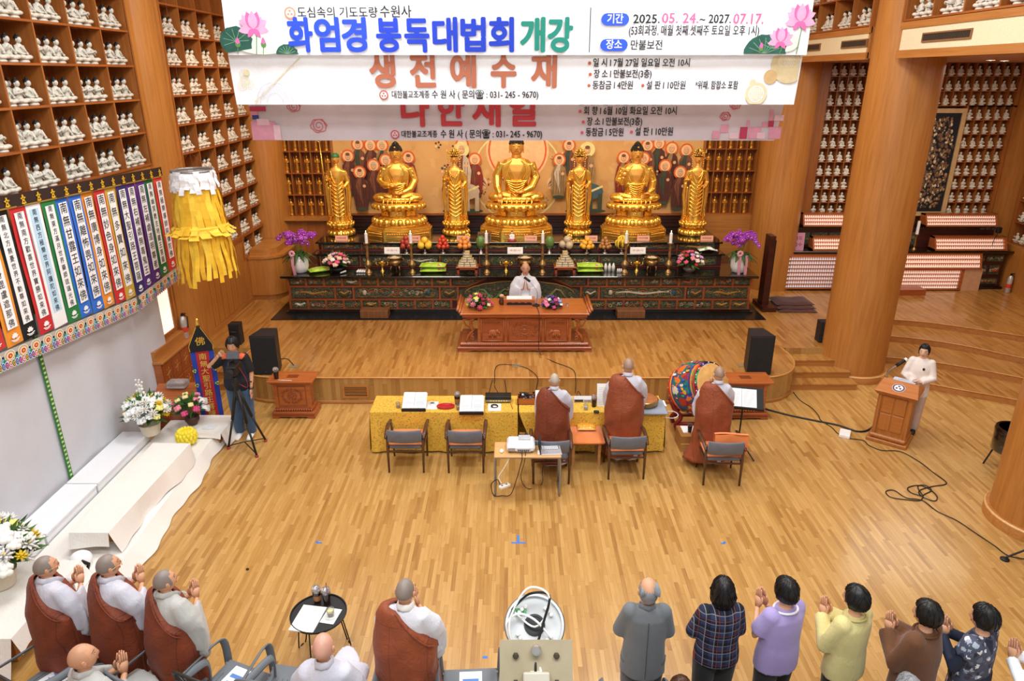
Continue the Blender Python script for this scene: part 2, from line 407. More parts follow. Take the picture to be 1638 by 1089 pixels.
g=G();g.tube([Vector((p.x,p.y-0.004,0.03)) for p in ep],[(0.035,0.014)]*len(ep),6);g.obj('stage_skirting',M_WOODX,st)
# floor grilles in the stage front
for cx_ in (-2.72,2.98):
    f=G();x0,x1,z0,z1=cx_-0.23,cx_+0.23,0.12,0.37;y=11.09
    f.box(x0,x1,y-0.02,y,z0,z0+0.035).box(x0,x1,y-0.02,y,z1-0.035,z1).box(x0,x0+0.035,y-0.02,y,z0+.035,z1-.035).box(x1-0.035,x1,y-0.02,y,z0+.035,z1-.035)
    o=f.obj('floor_grille',M_WOODX);tag(o,'wood framed air grille in the stage front, '+('between carved chest and yellow table' if cx_ < 0 else 'behind the painted drum'),'grille')
    G().box(x0+0.03,x1-0.03,y-0.004,y,z0+0.03,z1-0.03).obj('backing',M_BLK,o)
    for k in range(6):
        zz=z0+0.055+k*0.029;G().box(x0+0.035,x1-0.035,y-0.016,y-0.004,zz,zz+0.012).obj('slat',M_WOODX,o)
# straight stairs left and right of the stage
for side in (1,-1):
    for k,(yf,zt) in enumerate([(11.66,0.125),(11.93,0.25),(12.2,0.375)]):
        xa,xb=CX+side*4.95,CX+side*(6.2-0.03*k)
        x0,x1=min(xa,xb),max(xa,xb)
        if side < 0:x0=-6.45
        g=G().box(x0,x1,yf,12.52,0 if k == 0 else zt-0.126,zt-0.02,1);g.box(x0,x1,yf-0.015,12.52,zt-0.02,zt,0)
        S(g,'stage_step',[M_STAGE,M_WOODX],'wooden step beside the '+('right' if side > 0 else 'left')+' end of the stage, '+['lowest','middle','highest'][k]+' one')
# right wing terraces
def arc(pts):return smooth_curve([(x,y,0) for x,y in pts],5)
terr=[(0.125,[(6.4,12.05),(7.0,11.93),(7.57,11.71),(8.15,11.36),(8.82,10.97),(10.2,9.9),(12.7,7.4)]),
        (0.25,[(6.5,12.9),(7.28,12.68),(8.17,12.38),(9.3,11.65),(10.6,10.6),(12.7,8.6)]),
        (0.375,[(6.6,13.75),(7.77,13.52),(8.78,13.1),(9.72,12.31),(11.1,11.2),(12.7,9.8)]),
        (0.5,[(6.9,14.45),(8.12,14.2),(8.99,13.92),(10.27,13.16),(11.4,12.4),(12.7,11.2)])]
for k,(z,pts) in enumerate(terr):
    a=arc(pts);poly=[(p.x,p.y) for p in a]+[(12.8,17.7),(pts[0][0],17.7)]
    g=G().slab(poly,z-0.125,z,1);g.m[1]=0
    o=S(g,'wing_step',[M_STAGE,M_WOODX],'broad curved wooden step in the right wing, number '+['one','two','three','four'][k]+' counted from the floor')
    G().tube([Vector((p.x,p.y,z-0.008)) for p in a],0.012,5).obj('nosing',wood('nos'+str(k),'cf9650','b97b3a',0),o,smooth=SM)
# walls
S(G().box(-6.9,-6.47,0.6,17.8,0,8.6),'wall_left',M_WOODY,'wood clad wall behind the left shelves')
S(G().box(-6.9,12.9,17.6,17.95,0,8.6),'wall_back',M_WOODX,'wood clad wall behind the altar')
S(G().box(12.5,12.9,0.6,17.8,0,5.65),'wall_right',M_WOODY,'wood clad wall of the right wing')
S(G().box(6.62,12.9,0.6,17.8,5.65,5.8),'ceiling_wing',M_WOODY,'low wooden ceiling over the right wing')
S(G().box(6.55,6.9,0.6,17.8,5.8,8.6),'wall_upper',M_WOODY,'upper wall over the right wing behind the shelves')
S(G().box(-6.9,6.9,0.6,17.95,8.6,8.75),'ceiling',plain('e6dfd0',0.9),'pale ceiling of the hall')
# wall piece under shelf wall A (behind banners and drape) and pilaster casing
S(G().box(-6.47,-6.02,4.2,11.92,0,4.0),'wall_panel',M_WOOD,'wooden wall behind the hanging banners')
S(G().box(-6.47,-6.0,11.92,13.12,0,8.6),'wall_pier',M_WOOD,'veneered wall pier between the two left shelf walls')
# columns
def column(x,y,r,z0,z1,label,ring=True):
    g=G().lathe([(r,z0),(r,z1)],48,0,(x,y,0),cap=True)
    o=S(g,'column',[M_WOOD],label,smooth=40)
    if ring:
        G().lathe([(r,z0),(r+0.055,z0),(r+0.055,z0+0.13),(r+0.04,z0+0.15),(r,z0+0.15)],48,0,(x,y,0)).obj('base_ring',[M_WOODX],o,smooth=40)
        G().lathe([(r+0.056,z0+0.128),(r+0.045,z0+0.152),(r+0.038,z0+0.152),(r+0.05,z0+0.128)],48,0,(x,y,0),cap=False).obj('ring_edge',[wood('ring','e0b070','d09c5a',0)],o,smooth=SM)
    return o
column(6.56,12.5,0.57,0,8.6,'thick honey veneer column standing between stairs and speaker podium')
column(6.8,7.6,0.58,0,8.6,'thick veneer column at the right picture edge in front of the black drum stool')
column(-6.42,12.52,0.57,0,8.6,'half round veneer pillar between the two left shelf walls',False)
column(6.32,16.75,0.55,0.5,8.6,'round veneer column right of the altar behind the pink orchid',False)
column(-5.98,17.28,0.5,0.5,8.6,'round veneer column left of the altar behind the curved cabinet',False)
# beam along the right side above the wing
def beam(y0,y1,vents,label):
    o=S(G().box(6.12,6.6,y0,y1,5.66,6.16),'trim_beam',M_WOODY,label)
    G().box(6.09,6.14,y0,y1,5.64,5.755).obj('lower_band',M_WOODY,o)
    G().box(6.09,6.14,y0,y1,6.06,6.16).obj('upper_band',M_WOODY,o)
    G().box(6.105,6.13,y0+0.05,y1-0.05,5.755,6.06).obj('cream_panel',M_CREAM,o)
    for (a,b) in vents:
        v=G().box(6.085,6.11,a,b,5.845,5.865).box(6.085,6.11,a,b,5.955,5.975).box(6.085,6.11,a,a+0.02,5.865,5.955).box(6.085,6.11,b-0.02,b,5.865,5.955)
        t=v.obj('air_vent',[plain('8b6038',0.6)]);t.name='air_vent'
        tag(t,'long slotted air vent in the cream beam '+('above the near column' if a < 12 else ('beside the far column' if a < 14.5 else 'half hidden by the white banner')),'vent')
        G().box(6.1,6.106,a+0.01,b-0.01,5.86,5.96).obj('backing',M_BLK,t)
        n=int((b-a)/0.035)
        for k in range(n):yy=a+0.02+(b-a-0.04)*(k+0.5)/n;G().box(6.088,6.1,yy-0.006,yy+0.006,5.862,5.957).obj('slat',plain('4a3a2c',0.6),t)
    return o
beam(13.02,17.0,[(12.8+0.25,14.05),(15.0,16.0)],'wooden beam with cream panels between far column and altar column')
beam(4.5,12.0,[(10.12,11.32)],'wooden beam with cream panels over the right wing entrance')
# downlights
for i,(x,y) in enumerate([(6.9,13.99),(8.52,13.42),(9.14,13.99),(9.3,13.3),(9.9,14.4)]):
    o=G().lathe([(0.075,0.0),(0.085,-0.012),(0.07,-0.016)],16,0,(x,y,5.65),cap=False).obj('downlight',M_WHITE);tag(o,'round recessed downlight glowing in the wing ceiling','lamp','round recessed downlights in the wing ceiling')
    G().lathe([(0.072,-0.008),(0.001,-0.02)],16,0,(x,y,5.65),cap=False).obj('bulb',plain('fff2d8',0.5,emit=9.0,var=0),o)
# wainscot under shelf wall B
for y0,y1,z1 in ((13.12,13.88,2.55),(13.88,15.46,2.03),(15.46,17.0,1.53)):
    o=S(G().box(-6.47,-6.02,y0,y1,0.5,z1),'trim_wainscot',M_WOOD,'wood panelling under the left shelves')
    G().box(-6.03,-5.995,y0,y1,0.5,0.6).obj('skirting',M_WOODY,o);G().box(-6.03,-5.99,y0,y1,z1-0.07,z1).obj('top_rail',M_SHELFE,o)
    n=max(2,round((y1-y0)/0.26))
    for k in range(n):
        a=y0+(y1-y0)*k/n;G().box(-6.02,-6.006,a+0.012,a+(y1-y0)/n-0.012,0.61,z1-0.08,0).obj('panel',M_WOOD,o)
# lit paper window beside the drape
w=S(G().box(-6.03,-5.99,11.2,11.78,1.15,1.2).box(-6.03,-5.99,11.2,11.78,1.98,2.05).box(-6.03,-5.99,11.15,11.22,1.2,1.98).box(-6.03,-5.99,11.72,11.8,1.2,1.98),'window_1',M_SHELF,'small window with white translucent paper beside the drape')
G().box(-6.025,-6.01,11.22,11.72,1.2,1.98).obj('pane',plain('fff3e2',0.8,emit=0.9,var=0),w)
# low cabinet below the window
cb=thing('low_cabinet','low wooden wall cabinet with square carved doors beside the red banner','cabinet',(-5.85,11.45,0))
G().box(-0.4,0,-0.7,0.62,0.0,0.88).obj('body',M_DESK,cb);G().box(-0.4,0.05,-0.72,0.64,0.88,0.93,0,0.01).obj('top',M_WOODY,cb)
G().box(-0.3,-0.06,-0.7,0.64,0.93,1.1).obj('upstand',M_WOODY,cb)
for k in range(4):
    y0=-0.68+k*0.325
    for z0 in (0.06,0.47):
        d=G().box(0,0.018,y0+0.01,y0+0.315,z0,z0+0.385,0,0.006).obj('door',M_RED,cb)
        gg=G()
        for q in range(6):
            a=q*pi/3;gg.tube([(0.02,y0+0.162+0.02*cos(a+t*2.2)+t*0.09*cos(a),z0+0.19+0.02*sin(a+t*2.2)+t*0.12*sin(a)) for t in [j/5 for j in range(6)]],0.008,5)
        gg.ball((0.02,y0+0.162,z0+0.19),(0.012,0.03,0.03),8,5);gg.obj('carving',M_WOODX,d,smooth=SM)
# curved cabinet in the corner
def fan(r,n=10,cx=0,cy=0):return [(cx,cy)]+[(cx+r*sin(pi/2*i/n)*1.0,cy-r*cos(pi/2*i/n)) for i in range(n+1)]
cc=thing('corner_cabinet','curved light wood corner cabinet with stepped top under the shelves','cabinet',(-6.0,16.15,0.5))
pl=[(0,0.6),(0,-0.62),(0.3,-0.62)]+[(0.3+0.42*sin(a),-0.2-0.42*cos(a)+0.0) for a in [pi/2*i/8 for i in range(9)]]+[(0.72,0.6)]
def scl(p,k):return [(x*k if x > 0 else 0,(y*k if y < 0 else y)) for x,y in p]
G().slab(scl(pl,0.93),0,0.12).obj('plinth',M_WOODX,cc);G().slab(pl,0.12,0.98).obj('body',M_WOOD,cc)
G().slab(scl(pl,1.03),0.98,1.03).obj('ledge',M_WOODX,cc);G().slab(scl(pl,0.8),1.03,1.17).obj('raised_top',M_WOODX,cc)
# ------------------------------------------------------------------ black slabs of the altar
S(G().slab([(-5.15,14.12),(5.42,14.12),(5.42,15.4),(-5.15,15.4)],0.5,0.515),'trim_slab',M_GRANITE,'polished black stone slab in front of the altar')
# ================================================================== shelf walls with statuettes
NO=['first','second','third','fourth','fifth','sixth','seventh','eighth','ninth','tenth','eleventh','twelfth']
def seated(h,hairc=True,gesture=0):
    """a seated statuette of height h facing +Y; returns body and hair collectors"""
    k=h/0.30;g=G()
    g.lathe([(0.07,0),(0.082,0.008),(0.08,0.02),(0.07,0.03)],12,0,sy=0.8)
    g.ball((0,0.012,0.055),(0.092,0.068,0.032),12,6)
    g.ball((0.055,0.045,0.062),(0.05,0.035,0.026),8,5);g.ball((-0.055,0.045,0.062),(0.05,0.035,0.026),8,5)
    g.lathe([(0.062,0.05),(0.052,0.1),(0.058,0.15),(0.05,0.185),(0.022,0.205),(0.018,0.23)],12,0,(0,-0.01,0),sy=0.68)
    g.ball((0,-0.0,0.243),(0.033,0.035,0.038),10,7)
    g.ball((0.031,-0.004,0.24),(0.005,0.009,0.017),6,4);g.ball((-0.031,-0.004,0.24),(0.005,0.009,0.017),6,4)
    for sx in (1,-1):
        if gesture == 1 and sx == 1:pts=[(0.052,-0.01,0.18),(0.075,0.0,0.12),(0.06,0.05,0.15),(0.055,0.06,0.18)]
        elif gesture == 2:pts=[(sx*0.052,-0.01,0.18),(sx*0.075,0.0,0.13),(sx*0.03,0.055,0.15),(sx*0.005,0.065,0.165)]
        else:pts=[(sx*0.052,-0.01,0.18),(sx*0.075,0.0,0.12),(sx*0.045,0.045,0.095),(sx*0.01,0.06,0.098)]
        g.tube(pts,[0.019,0.018,0.014,0.011],7)
    g.tube([(0.03,0.03,0.17),(-0.01,0.045,0.13),(-0.05,0.03,0.1)],0.006,5)
    hr=G();hr.ball((0,-0.012,0.262),(0.038,0.037,0.032),10,6);hr.ball((0,-0.01,0.294),(0.017,0.017,0.014),8,5)
    for q in (g,hr):q.v=[(x*k,y*k,z*k) for x,y,z in q.v]
    return g,hr
def standing(h):
    k=h/0.4;g=G()
    g.lathe([(0.06,0),(0.065,0.015),(0.045,0.03),(0.06,0.045),(0.045,0.055)],12,0,lob=6,amp=0.05)
    g.lathe([(0.05,0.055),(0.042,0.1),(0.04,0.18),(0.044,0.25),(0.05,0.3),(0.035,0.325),(0.014,0.335),(0.012,0.35)],12,0,sy=0.7,lob=4,amp=0.05)
    g.ball((0,0,0.368),(0.02,0.02,0.026),8,6);g.ball((0,0,0.397),(0.012,0.012,0.012),6,4)
    for sx in (1,-1):g.tube([(sx*0.045,0,0.3),(sx*0.058,0.01,0.24),(sx*0.012,0.045,0.25)],[0.013,0.012,0.009],6)
    for z in (0.1,0.14,0.18,0.21):g.tube([(-0.036,0.014,z+0.02),(0,0.036,z),(0.036,0.014,z+0.02)],0.0045,5)
    g.tube([(0.055,0.02,0.06),(0.056,0.02,0.4)],0.003,5)
    g.v=[(x*k,y*k,z*k) for x,y,z in g.v];return g

def shelf_wall(name,label,origin,u,n,cols,rows,depth,mats=(None,None),th=0.028,frame=0.05,skip=lambda c,r:False):
    """bookcase of square cells: cols/rows are coordinates of the dividers/boards in the plane; u = across, n = out of the wall"""
    o=bpy.data.objects.new(name,None);COL.objects.link(o);o['label']=label;o['kind']='structure'
    u=Vector(u);n=Vector(n);org=Vector(origin)
    def bx(nm,a0,a1,z0,z1,d0,d1,m):
        g=G();vs=[]
        for z in (z0,z1):
            for a,d in ((a0,d0),(a1,d0),(a1,d1),(a0,d1)):vs.append(tuple(org+u*a+n*d+Vector((0,0,z))))
        g.add(vs,[(3,2,1,0),(4,5,6,7),(0,1,5,4),(1,2,6,5),(2,3,7,6),(3,0,4,7)]);return g.obj(nm,m,o)
    for z in rows:
        bx('shelf_board',cols[0]-frame*0.3,cols[-1]+frame*0.3,z-th,z,-depth,0.004,M_SHELFE)
    for i in range(len(rows)-1):
        run=[c for c in cols]
        for c in cols:bx('divider',c-th/2,c+th/2,rows[i],rows[i+1]-th,-depth,0,M_SHELF)
    bx('side_frame',cols[0]-frame,cols[0]-th/2,rows[0]-th-0.02,rows[-1],-depth,0.02,M_SHELF);bx('side_frame',cols[-1]+th/2,cols[-1]+frame,rows[0]-th-0.02,rows[-1],-depth,0.02,M_SHELF)
    bx('back_panel',cols[0],cols[-1],rows[0],rows[-1],-depth-0.01,-depth+0.01,M_SHELF)
    return o
proto={}
def proto_seated(key,name,h,m,gest,hair=True):
    b,hr=seated(h,gesture=gest)
    me=b.mesh('seated_buddha_statuette',m,'all');mh=hr.mesh('hair',M_HAIR,'all');proto[key]=(name,me,mh if hair else None)
for gi in range(3):
    proto_seated(('A',gi),'seated_buddha_statuette',0.33,M_CHINA,gi);proto_seated(('B',gi),'seated_buddha_statuette',0.31,M_CHINA2,gi)
    proto_seated(('R',gi),'small_white_buddha_figure',0.245,plain('e8e0d0',.4,var=.08),gi,gi == 0)
def put(key,loc,rz,label,group,cat='statuette'):
    name,me,mh=proto[key]
    o=bpy.data.objects.new(name,me);COL.objects.link(o);o.location=loc;o.rotation_euler=(0,0,rz);tag(o,label,cat,group)
    if mh:
        c=bpy.data.objects.new('hair',mh);COL.objects.link(c);c.parent=o
    return o
rnd=random.Random(3)
# shelf wall A (near, left)
colsA=[8.045,8.82,9.595,10.37,11.145,11.92];rowsA=[4.02+0.505*i for i in range(6)]+[7.05]
shelf_wall('wall_shelf','near left wall of square wooden niches with white seated statuettes',(-6.0,0,0),(0,1,0),(1,0,0),colsA,rowsA,0.44)
for r in range(5):
    for c in range(5):
        for k in range(6):
            if r == 4 and k >= 3:continue
            row,i=divmod(k,3)
            y=colsA[c]+0.15+i*0.215+(0.1 if row else 0)+rnd.uniform(-.012,.012)
            if row and i == 2:continue
            put(('A',rnd.randrange(3)),(-6.1-0.185*row,y,rowsA[r]),-pi/2+rnd.uniform(-.2,.12),'white statuette, '+('front ' if not row else 'rear ')+('left','middle','right')[i]+', '+NO[4-c]+' niche from the pillar, '+NO[r]+' shelf up, near left wall','white seated statuettes in the near left shelf wall')
# shelf wall B (far, left)
colsB=[13.12+0.745*i for i in range(6)];rowsB=[2.05+0.5*i for i in range(9)]+[6.55,7.05]
shelf_wall('wall_shelf','far left wall of square wooden niches with white seated statuettes',(-6.0,0,0),(0,1,0),(1,0,0),colsB,rowsB,0.42)
shelf_wall('wall_shelf','bottom row of two niches of the far left shelf wall',(-6.0,0,0),(0,1,0),(1,0,0),colsB[3:],[1.55,2.022],0.42)
back=G();bm_=proto[('B',0)][1];bh_=proto[('B',0)][2]
for r in range(-1,9):
    for c in range(5):
        if r == -1 and c < 3:continue
        if c == 0 and r < 4:continue
        if r == 0 and c < 2:continue
        zz=2.05+0.5*r
        for i in range(3):
            y=colsB[c]+0.15+i*0.2+rnd.uniform(-.012,.012)
            put(('B',rnd.randrange(3)),(-6.1,y,zz),-pi/2+rnd.uniform(-.15,.1),'white statuette, '+('left','middle','right')[i]+' of three, '+NO[4-c]+' niche from the altar, '+NO[r+1]+' shelf up, far left wall','white seated statuettes in the far left shelf wall')
        for i in range(2):
            yv=colsB[c]+0.24+i*0.2
            M=Matrix.Translation((-6.28,yv,zz)) @ Matrix.Rotation(-pi/2,4,'Z')
            back.M=M;back.add([v.co[:] for v in bm_.vertices],[tuple(p.vertices) for p in bm_.polygons],0);back.add([v.co[:] for v in bh_.vertices],[tuple(p.vertices) for p in bh_.polygons],1)
o=back.obj('statuette_back_rows',[M_CHINA2,M_HAIR],smooth=SM);tag(o,'second rows of seated statuettes standing behind the front ones in the far left niches','statuettes',kind='stuff')
# upper right shelf wall above the beam
for cols in ([13.1+0.76*i for i in range(6)],[8.2+0.757*i for i in range(6)]):
    shelf_wall('wall_shelf','niches with seated statuettes above the cream beam, '+('behind the banner end' if cols[0] > 10 else 'top right corner'),(6.12,0,0),(0,1,0),(-1,0,0),cols,[6.2,6.72,7.24],0.42)
    for c in range(5):
        for r in range(2):
            if r and cols[0] < 10:continue
            for i in range(3):
                put(('B',rnd.randrange(3)),(6.24,cols[c]+0.16+i*0.2,6.2+0.52*r),pi/2+rnd.uniform(-.1,.15),'white statuette, '+('left','middle','right')[2-i]+' of three, '+NO[c]+' niche, '+NO[r]+' shelf above the '+('far' if cols[0] > 10 else 'near')+' cream beam','white seated statuettes above the cream beam')
# small-cell shelves on the wall of the right wing
for ci,cols in enumerate(([7.32+0.212*i for i in range(6)],[9.80+0.2125*i for i in range(10)])):
    if ci == 0:
        rows=[2.16+0.3205*i for i in range(12)]
        shelf_wall('wall_shelf','narrow shelf wall of small cells between altar column and big column',(0,17.2,0),(1,0,0),(0,-1,0),cols,rows,0.25,th=0.016)
        cells=[(c,r) for c in range(5) for r in range(11)]
    else:
        rows=[2.16+0.3205*i for i in range(12)]
        shelf_wall('wall_shelf','shelf wall of small cells above the framed picture',(0,17.2,0),(1,0,0),(0,-1,0),cols,rows[8:],0.25,th=0.016)
        shelf_wall('wall_shelf','shelf wall of small cells right of the framed picture',(0,17.2,0),(1,0,0),(0,-1,0),cols[4:],rows[:9],0.25,th=0.016)
        cells=[(c,r) for c in range(9) for r in range(11) if r >= 8 or c >= 4]
    for c,r in cells:
        cc_='in the narrow shelf wall left of the big column' if ci == 0 else 'in the shelf wall around the framed picture'
        put(('R',0 if r > 8 else rnd.choice((1,2))),(cols[c]+0.106,17.27,rows[r]),pi+rnd.uniform(-.25,.25),'small white figure, '+NO[c]+' from the left, '+NO[r]+' shelf up, '+('narrow shelves left of big column' if ci == 0 else 'shelves around the framed picture'),'small white figures '+cc_)
S(G().box(6.9,7.26,17.14,17.6,1.5,5.65),'wall_trim',M_SHELF,'wooden pier between altar column and small shelves')
S(G().box(8.62,9.0,17.0,17.6,0.5,5.65),'wall_trim',M_SHELF,'wooden pier behind the big column')
S(G().box(11.78,12.5,16.95,17.6,0.5,5.65),'wall_trim',M_WOOD,'veneered corner pier at the right end of the small shelves')
# right end shelves (along the side wall of the wing)
shelf_wall('wall_shelf','open shelves with white figures at the right picture edge',(12.15,0,0),(0,1,0),(-1,0,0),[15.2,16.85],[1.6,2.09,2.6,3.1,3.6,4.1],0.34)
S(G().box(12.0,12.5,15.1,16.95,0.5,1.57),'wall_trim',M_WOOD,'wood panelling under the right end shelves')
for r in range(4):
    for i in range(6):
        for d in range(2):
            put(('R',1+(i+d) % 2),(12.22+0.12*d,16.72-i*0.2-0.08*d,1.6+0.5*r),pi/2,'small white figure, '+('front' if not d else 'rear')+' row, '+NO[i]+' from the altar wall, '+NO[r]+' shelf up, right end shelves','white figures on the right end shelves')
# framed relief picture
f=thing('framed_picture','tall framed dark picture crowded with tiny carved figures','picture',(9.86,17.2,2.16))
fr=G();W_,H_=1.5,2.5
fr.box(-W_/2,-W_/2+0.1,-0.06,0,.1,H_-.1).box(W_/2-0.1,W_/2,-0.06,0,.1,H_-.1).box(-W_/2,W_/2,-0.06,0,0,0.1).box(-W_/2,W_/2,-0.06,0,H_-0.1,H_);fr.obj('frame',plain('c9a777',0.6),f)
G().box(-W_/2+0.08,W_/2-0.08,-0.03,0,0.08,H_-0.08).obj('canvas',plain('10151c',0.7),f)
rel=G()
for i in range(1000):
    x=rnd.uniform(-0.6,0.6);z=rnd.uniform(0.2,2.3)
    if abs(x) > 0.45+0.2*sin(z*1.35+0.1):continue
    s_=rnd.uniform(0.018,0.036);rel.ball((x,-0.035,z),(s_,0.012,s_*1.3),6,4,rnd.choice((0,1,1,1,2,2,3)))
rel.obj('carved_figures',[plain('d9c7a6',0.6),plain('7a5a3c',0.6),plain('4a3a30',0.6),plain('a8865e',0.6)],f,kind='stuff')
# back shelves with golden standing statuettes
gp=standing(0.4).mesh('golden_standing_statuette',M_GOLD2,'all')
for side,x0,zb in ((-1,-5.58,2.14),(1,4.62,2.2)):
    cols=[x0+0.25*i for i in range(6)];rows=[zb+0.515*i for i in range(6)]
    shelf_wall('wall_shelf','back shelves with golden standing statuettes, '+('left' if side < 0 else 'right')+' of the mural',(0,17.25,0),(1,0,0),(0,-1,0),cols,rows,0.25,th=0.02)
    for c in range(5):
        for r in range(4):
            o=bpy.data.objects.new('golden_standing_statuette',gp);COL.objects.link(o);o.location=(cols[c]+0.125,17.36,rows[r]);o.rotation_euler=(0,0,pi)
            w_='left' if side < 0 else 'right'
            tag(o,'golden standing statuette, '+NO[c]+' from the left, '+NO[r]+' shelf up, '+w_+' of the mural','statuette','golden standing statuettes '+w_+' of the mural')
S(G().box(-5.65,-4.3,17.0,17.6,2.06,2.13),'trim_ledge',M_WOODX,'wooden ledge under the left golden statuettes')
S(G().box(-5.6,-4.3,17.12,17.6,0.5,2.06),'wall_panel',M_SHELF,'dark wooden panel under the left golden statuettes')
S(G().box(4.6,5.95,17.1,17.6,0.5,2.18),'wall_panel',M_WOODX,'light wooden panel under the right golden statuettes')
S(G().box(5.87,6.2,16.95,17.6,0.5,8.6),'wall_trim',M_SHELF,'wooden pier beside the right altar column')
# ------------------------------------------------------------------ mural
mu=thing('mural','large painted mural of haloed monks behind the golden statues','mural',(0.13,17.28,2.2))
M_MUR=spotted('mural_ground','d9a868',['d4a05e','dcae70','d19c5a'],3.0,0.8,bg2='d5a262')
G().box(-4.47,4.47,0,0.05,0,3.6).obj('painted_cloth',M_MUR,mu);G().box(-4.5,4.5,-0.03,0.03,-0.05,0).obj('lower_frame',M_SHELFE,mu)
MC_=[plain(c,0.8,var=0.1) for c in ('d8602a','f6c48e','e6ac80','5a2c22','7d4a34','8a2d22','3e4a38','9a7a4c','2a201c','e8d890','c8b49a','43606a')]
MK=[0]
def mural_monk(x,z,h,robe=3,lean=0.0,halo=0):
    MK[0] += 1;bo=MK[0]*.0065-.004;t=T();r=random.Random(int(x*97+z*31))
    t.disc(x,z+h*0.86,h*0.15,9 if halo else 0,0.002,24);t.disc(x,z+h*0.86,h*0.115,9 if halo else 1,0.004,24)
    t.g.obj('halo',MC_,mu).location.y=-bo
    t=T();w_=h*0.17
    pts=[(x-w_*0.35,z+h*0.76),(x-w_*0.8,z+h*0.66),(x-w_*1.05,z+h*0.4),(x-w_*0.9,z+h*0.12),(x-w_*0.75,z+h*0.04),(x+w_*0.75,z+h*0.04),(x+w_*0.95,z+h*0.2),(x+w_*1.1,z+h*0.45),(x+w_*0.8,z+h*0.68),(x+w_*0.3,z+h*0.76)]
    t.poly([(a+lean*(b-z)*0.1,b) for a,b in pts],robe,0.004)
    t.poly([(x-w_*0.2,z+h*0.75),(x-w_*0.7,z+h*0.55),(x-w_*0.2,z+h*0.3),(x+w_*0.2,z+h*0.1),(x+w_*0.05,z+h*0.5),(x+w_*0.2,z+h*0.75)],r.choice((4,7,10,5,6)),0.005)
    for q in range(5):
        a=x-w_*0.7+q*w_*0.35;t.stroke([(a,z+h*0.62),(a+w_*0.15*sin(q),z+h*0.35),(a-w_*0.05,z+h*0.08)],h*0.008,8,0.006)
    t.disc(x,z+h*0.02,w_*0.8,6,0.004,16,sz=0.3);t.disc(x+w_*0.5,z+h*0.55,w_*0.22,2,0.007,8)
    t.g.obj('robe',MC_,mu).location.y=-bo
    t=T();t.disc(x+lean*0.02,z+h*0.85,h*0.06,8,0.0075,16,sz=1.28);t.disc(x+lean*0.02,z+h*0.85,h*0.055,2,0.008,16,sz=1.25);t.disc(x,z+h*0.905,h*0.05,r.choice((4,10,2)),0.0085,12,sz=0.7)
    t.stroke([(x-h*0.03,z+h*0.872),(x-h*0.01,z+h*0.875)],h*0.008,8,0.009).stroke([(x+h*0.03,z+h*0.872),(x+h*0.01,z+h*0.875)],h*0.008,8,0.009).stroke([(x-h*0.012,z+h*0.83),(x+h*0.012,z+h*0.83)],h*0.007,5,0.009)
    t.g.obj('face',MC_,mu).location.y=-bo
for a in [(3.38,0.76,1.05,3),(-3.81,0.74,1.05,4),(-1.32,0.74,1.05,4),(-3.51,0.72,1.05,3),(-3.23,0.72,1.05,7),(1.23,0.72,1.05,4),(3.1,0.72,1.05,4),(3.68,0.65,1.05,3),(4.03,0.61,1.05,4),(-4.06,0.47,1.05,3),(-2.61,0.44,1.05,5),(2.54,0.44,1.05,5),(3.02,0.42,1.05,4),(-1.02,0.4,1.05,5),(1.0,0.39,1.05,7),(-3.15,0.38,1.05,3),(-3.45,0.26,1.05,3),(3.54,0.25,1.05,3),(-3.79,0.1,1.05,3),(3.91,0.1,1.05,3)]:
    mural_monk(*a)
for x in (-1.33,1.66): # crowned central figures on their mounts
    mural_monk(x,0.5,1.2,10 if x < 0 else 7,0,1)
    t=T();t.disc(x,0.55,0.42,11 if x > 0 else 10,0.011,20,sz=0.5);t.disc(x-0.3,0.6,0.2,5 if x > 0 else 4,0.012,14); 
    for q in (-.35,-.12,.12,.35):t.rect(x+q-0.05,x+q+0.05,0.08,0.5,6 if x > 0 else 10,0.011)
    t.stroke([(x-.45,.5),(x-.2,.62),(x+.1,.55),(x+.4,.68)],0.05,9,0.013);t.disc(x,0.08,0.5,6,0.01,18,sz=0.12)
    t.g.obj('mount',MC_,mu).location.y=-.15
t=T();rr=random.Random(5)
for i in range(46):
    x=rr.uniform(-4.3,4.3);z=rr.uniform(0.3,1.75);s_=rr.uniform(0.03,0.07)
    for k in range(5):t.disc(x+s_*cos(k*1.25),z+s_*sin(k*1.25),s_*0.45,rr.choice((5,6,7,1)),0.0015,7)
t.disc(0,1.5,0.75,1,0.001,40);t.disc(0,1.5,0.7,0,0.0012,40,r0=0.66);t.disc(0,0.9,1.1,9,0.0011,40,r0=1.06)
for sgn in (1,-1):
    for k in range(7):t.poly(petal(sgn*0.75,0.62,pi/2-sgn*(0.3+k*0.2),0.3,0.12),(1,10,5)[k % 3],0.003+k*0.0004)
t.g.obj('painted_flowers',MC_,mu,kind='stuff')
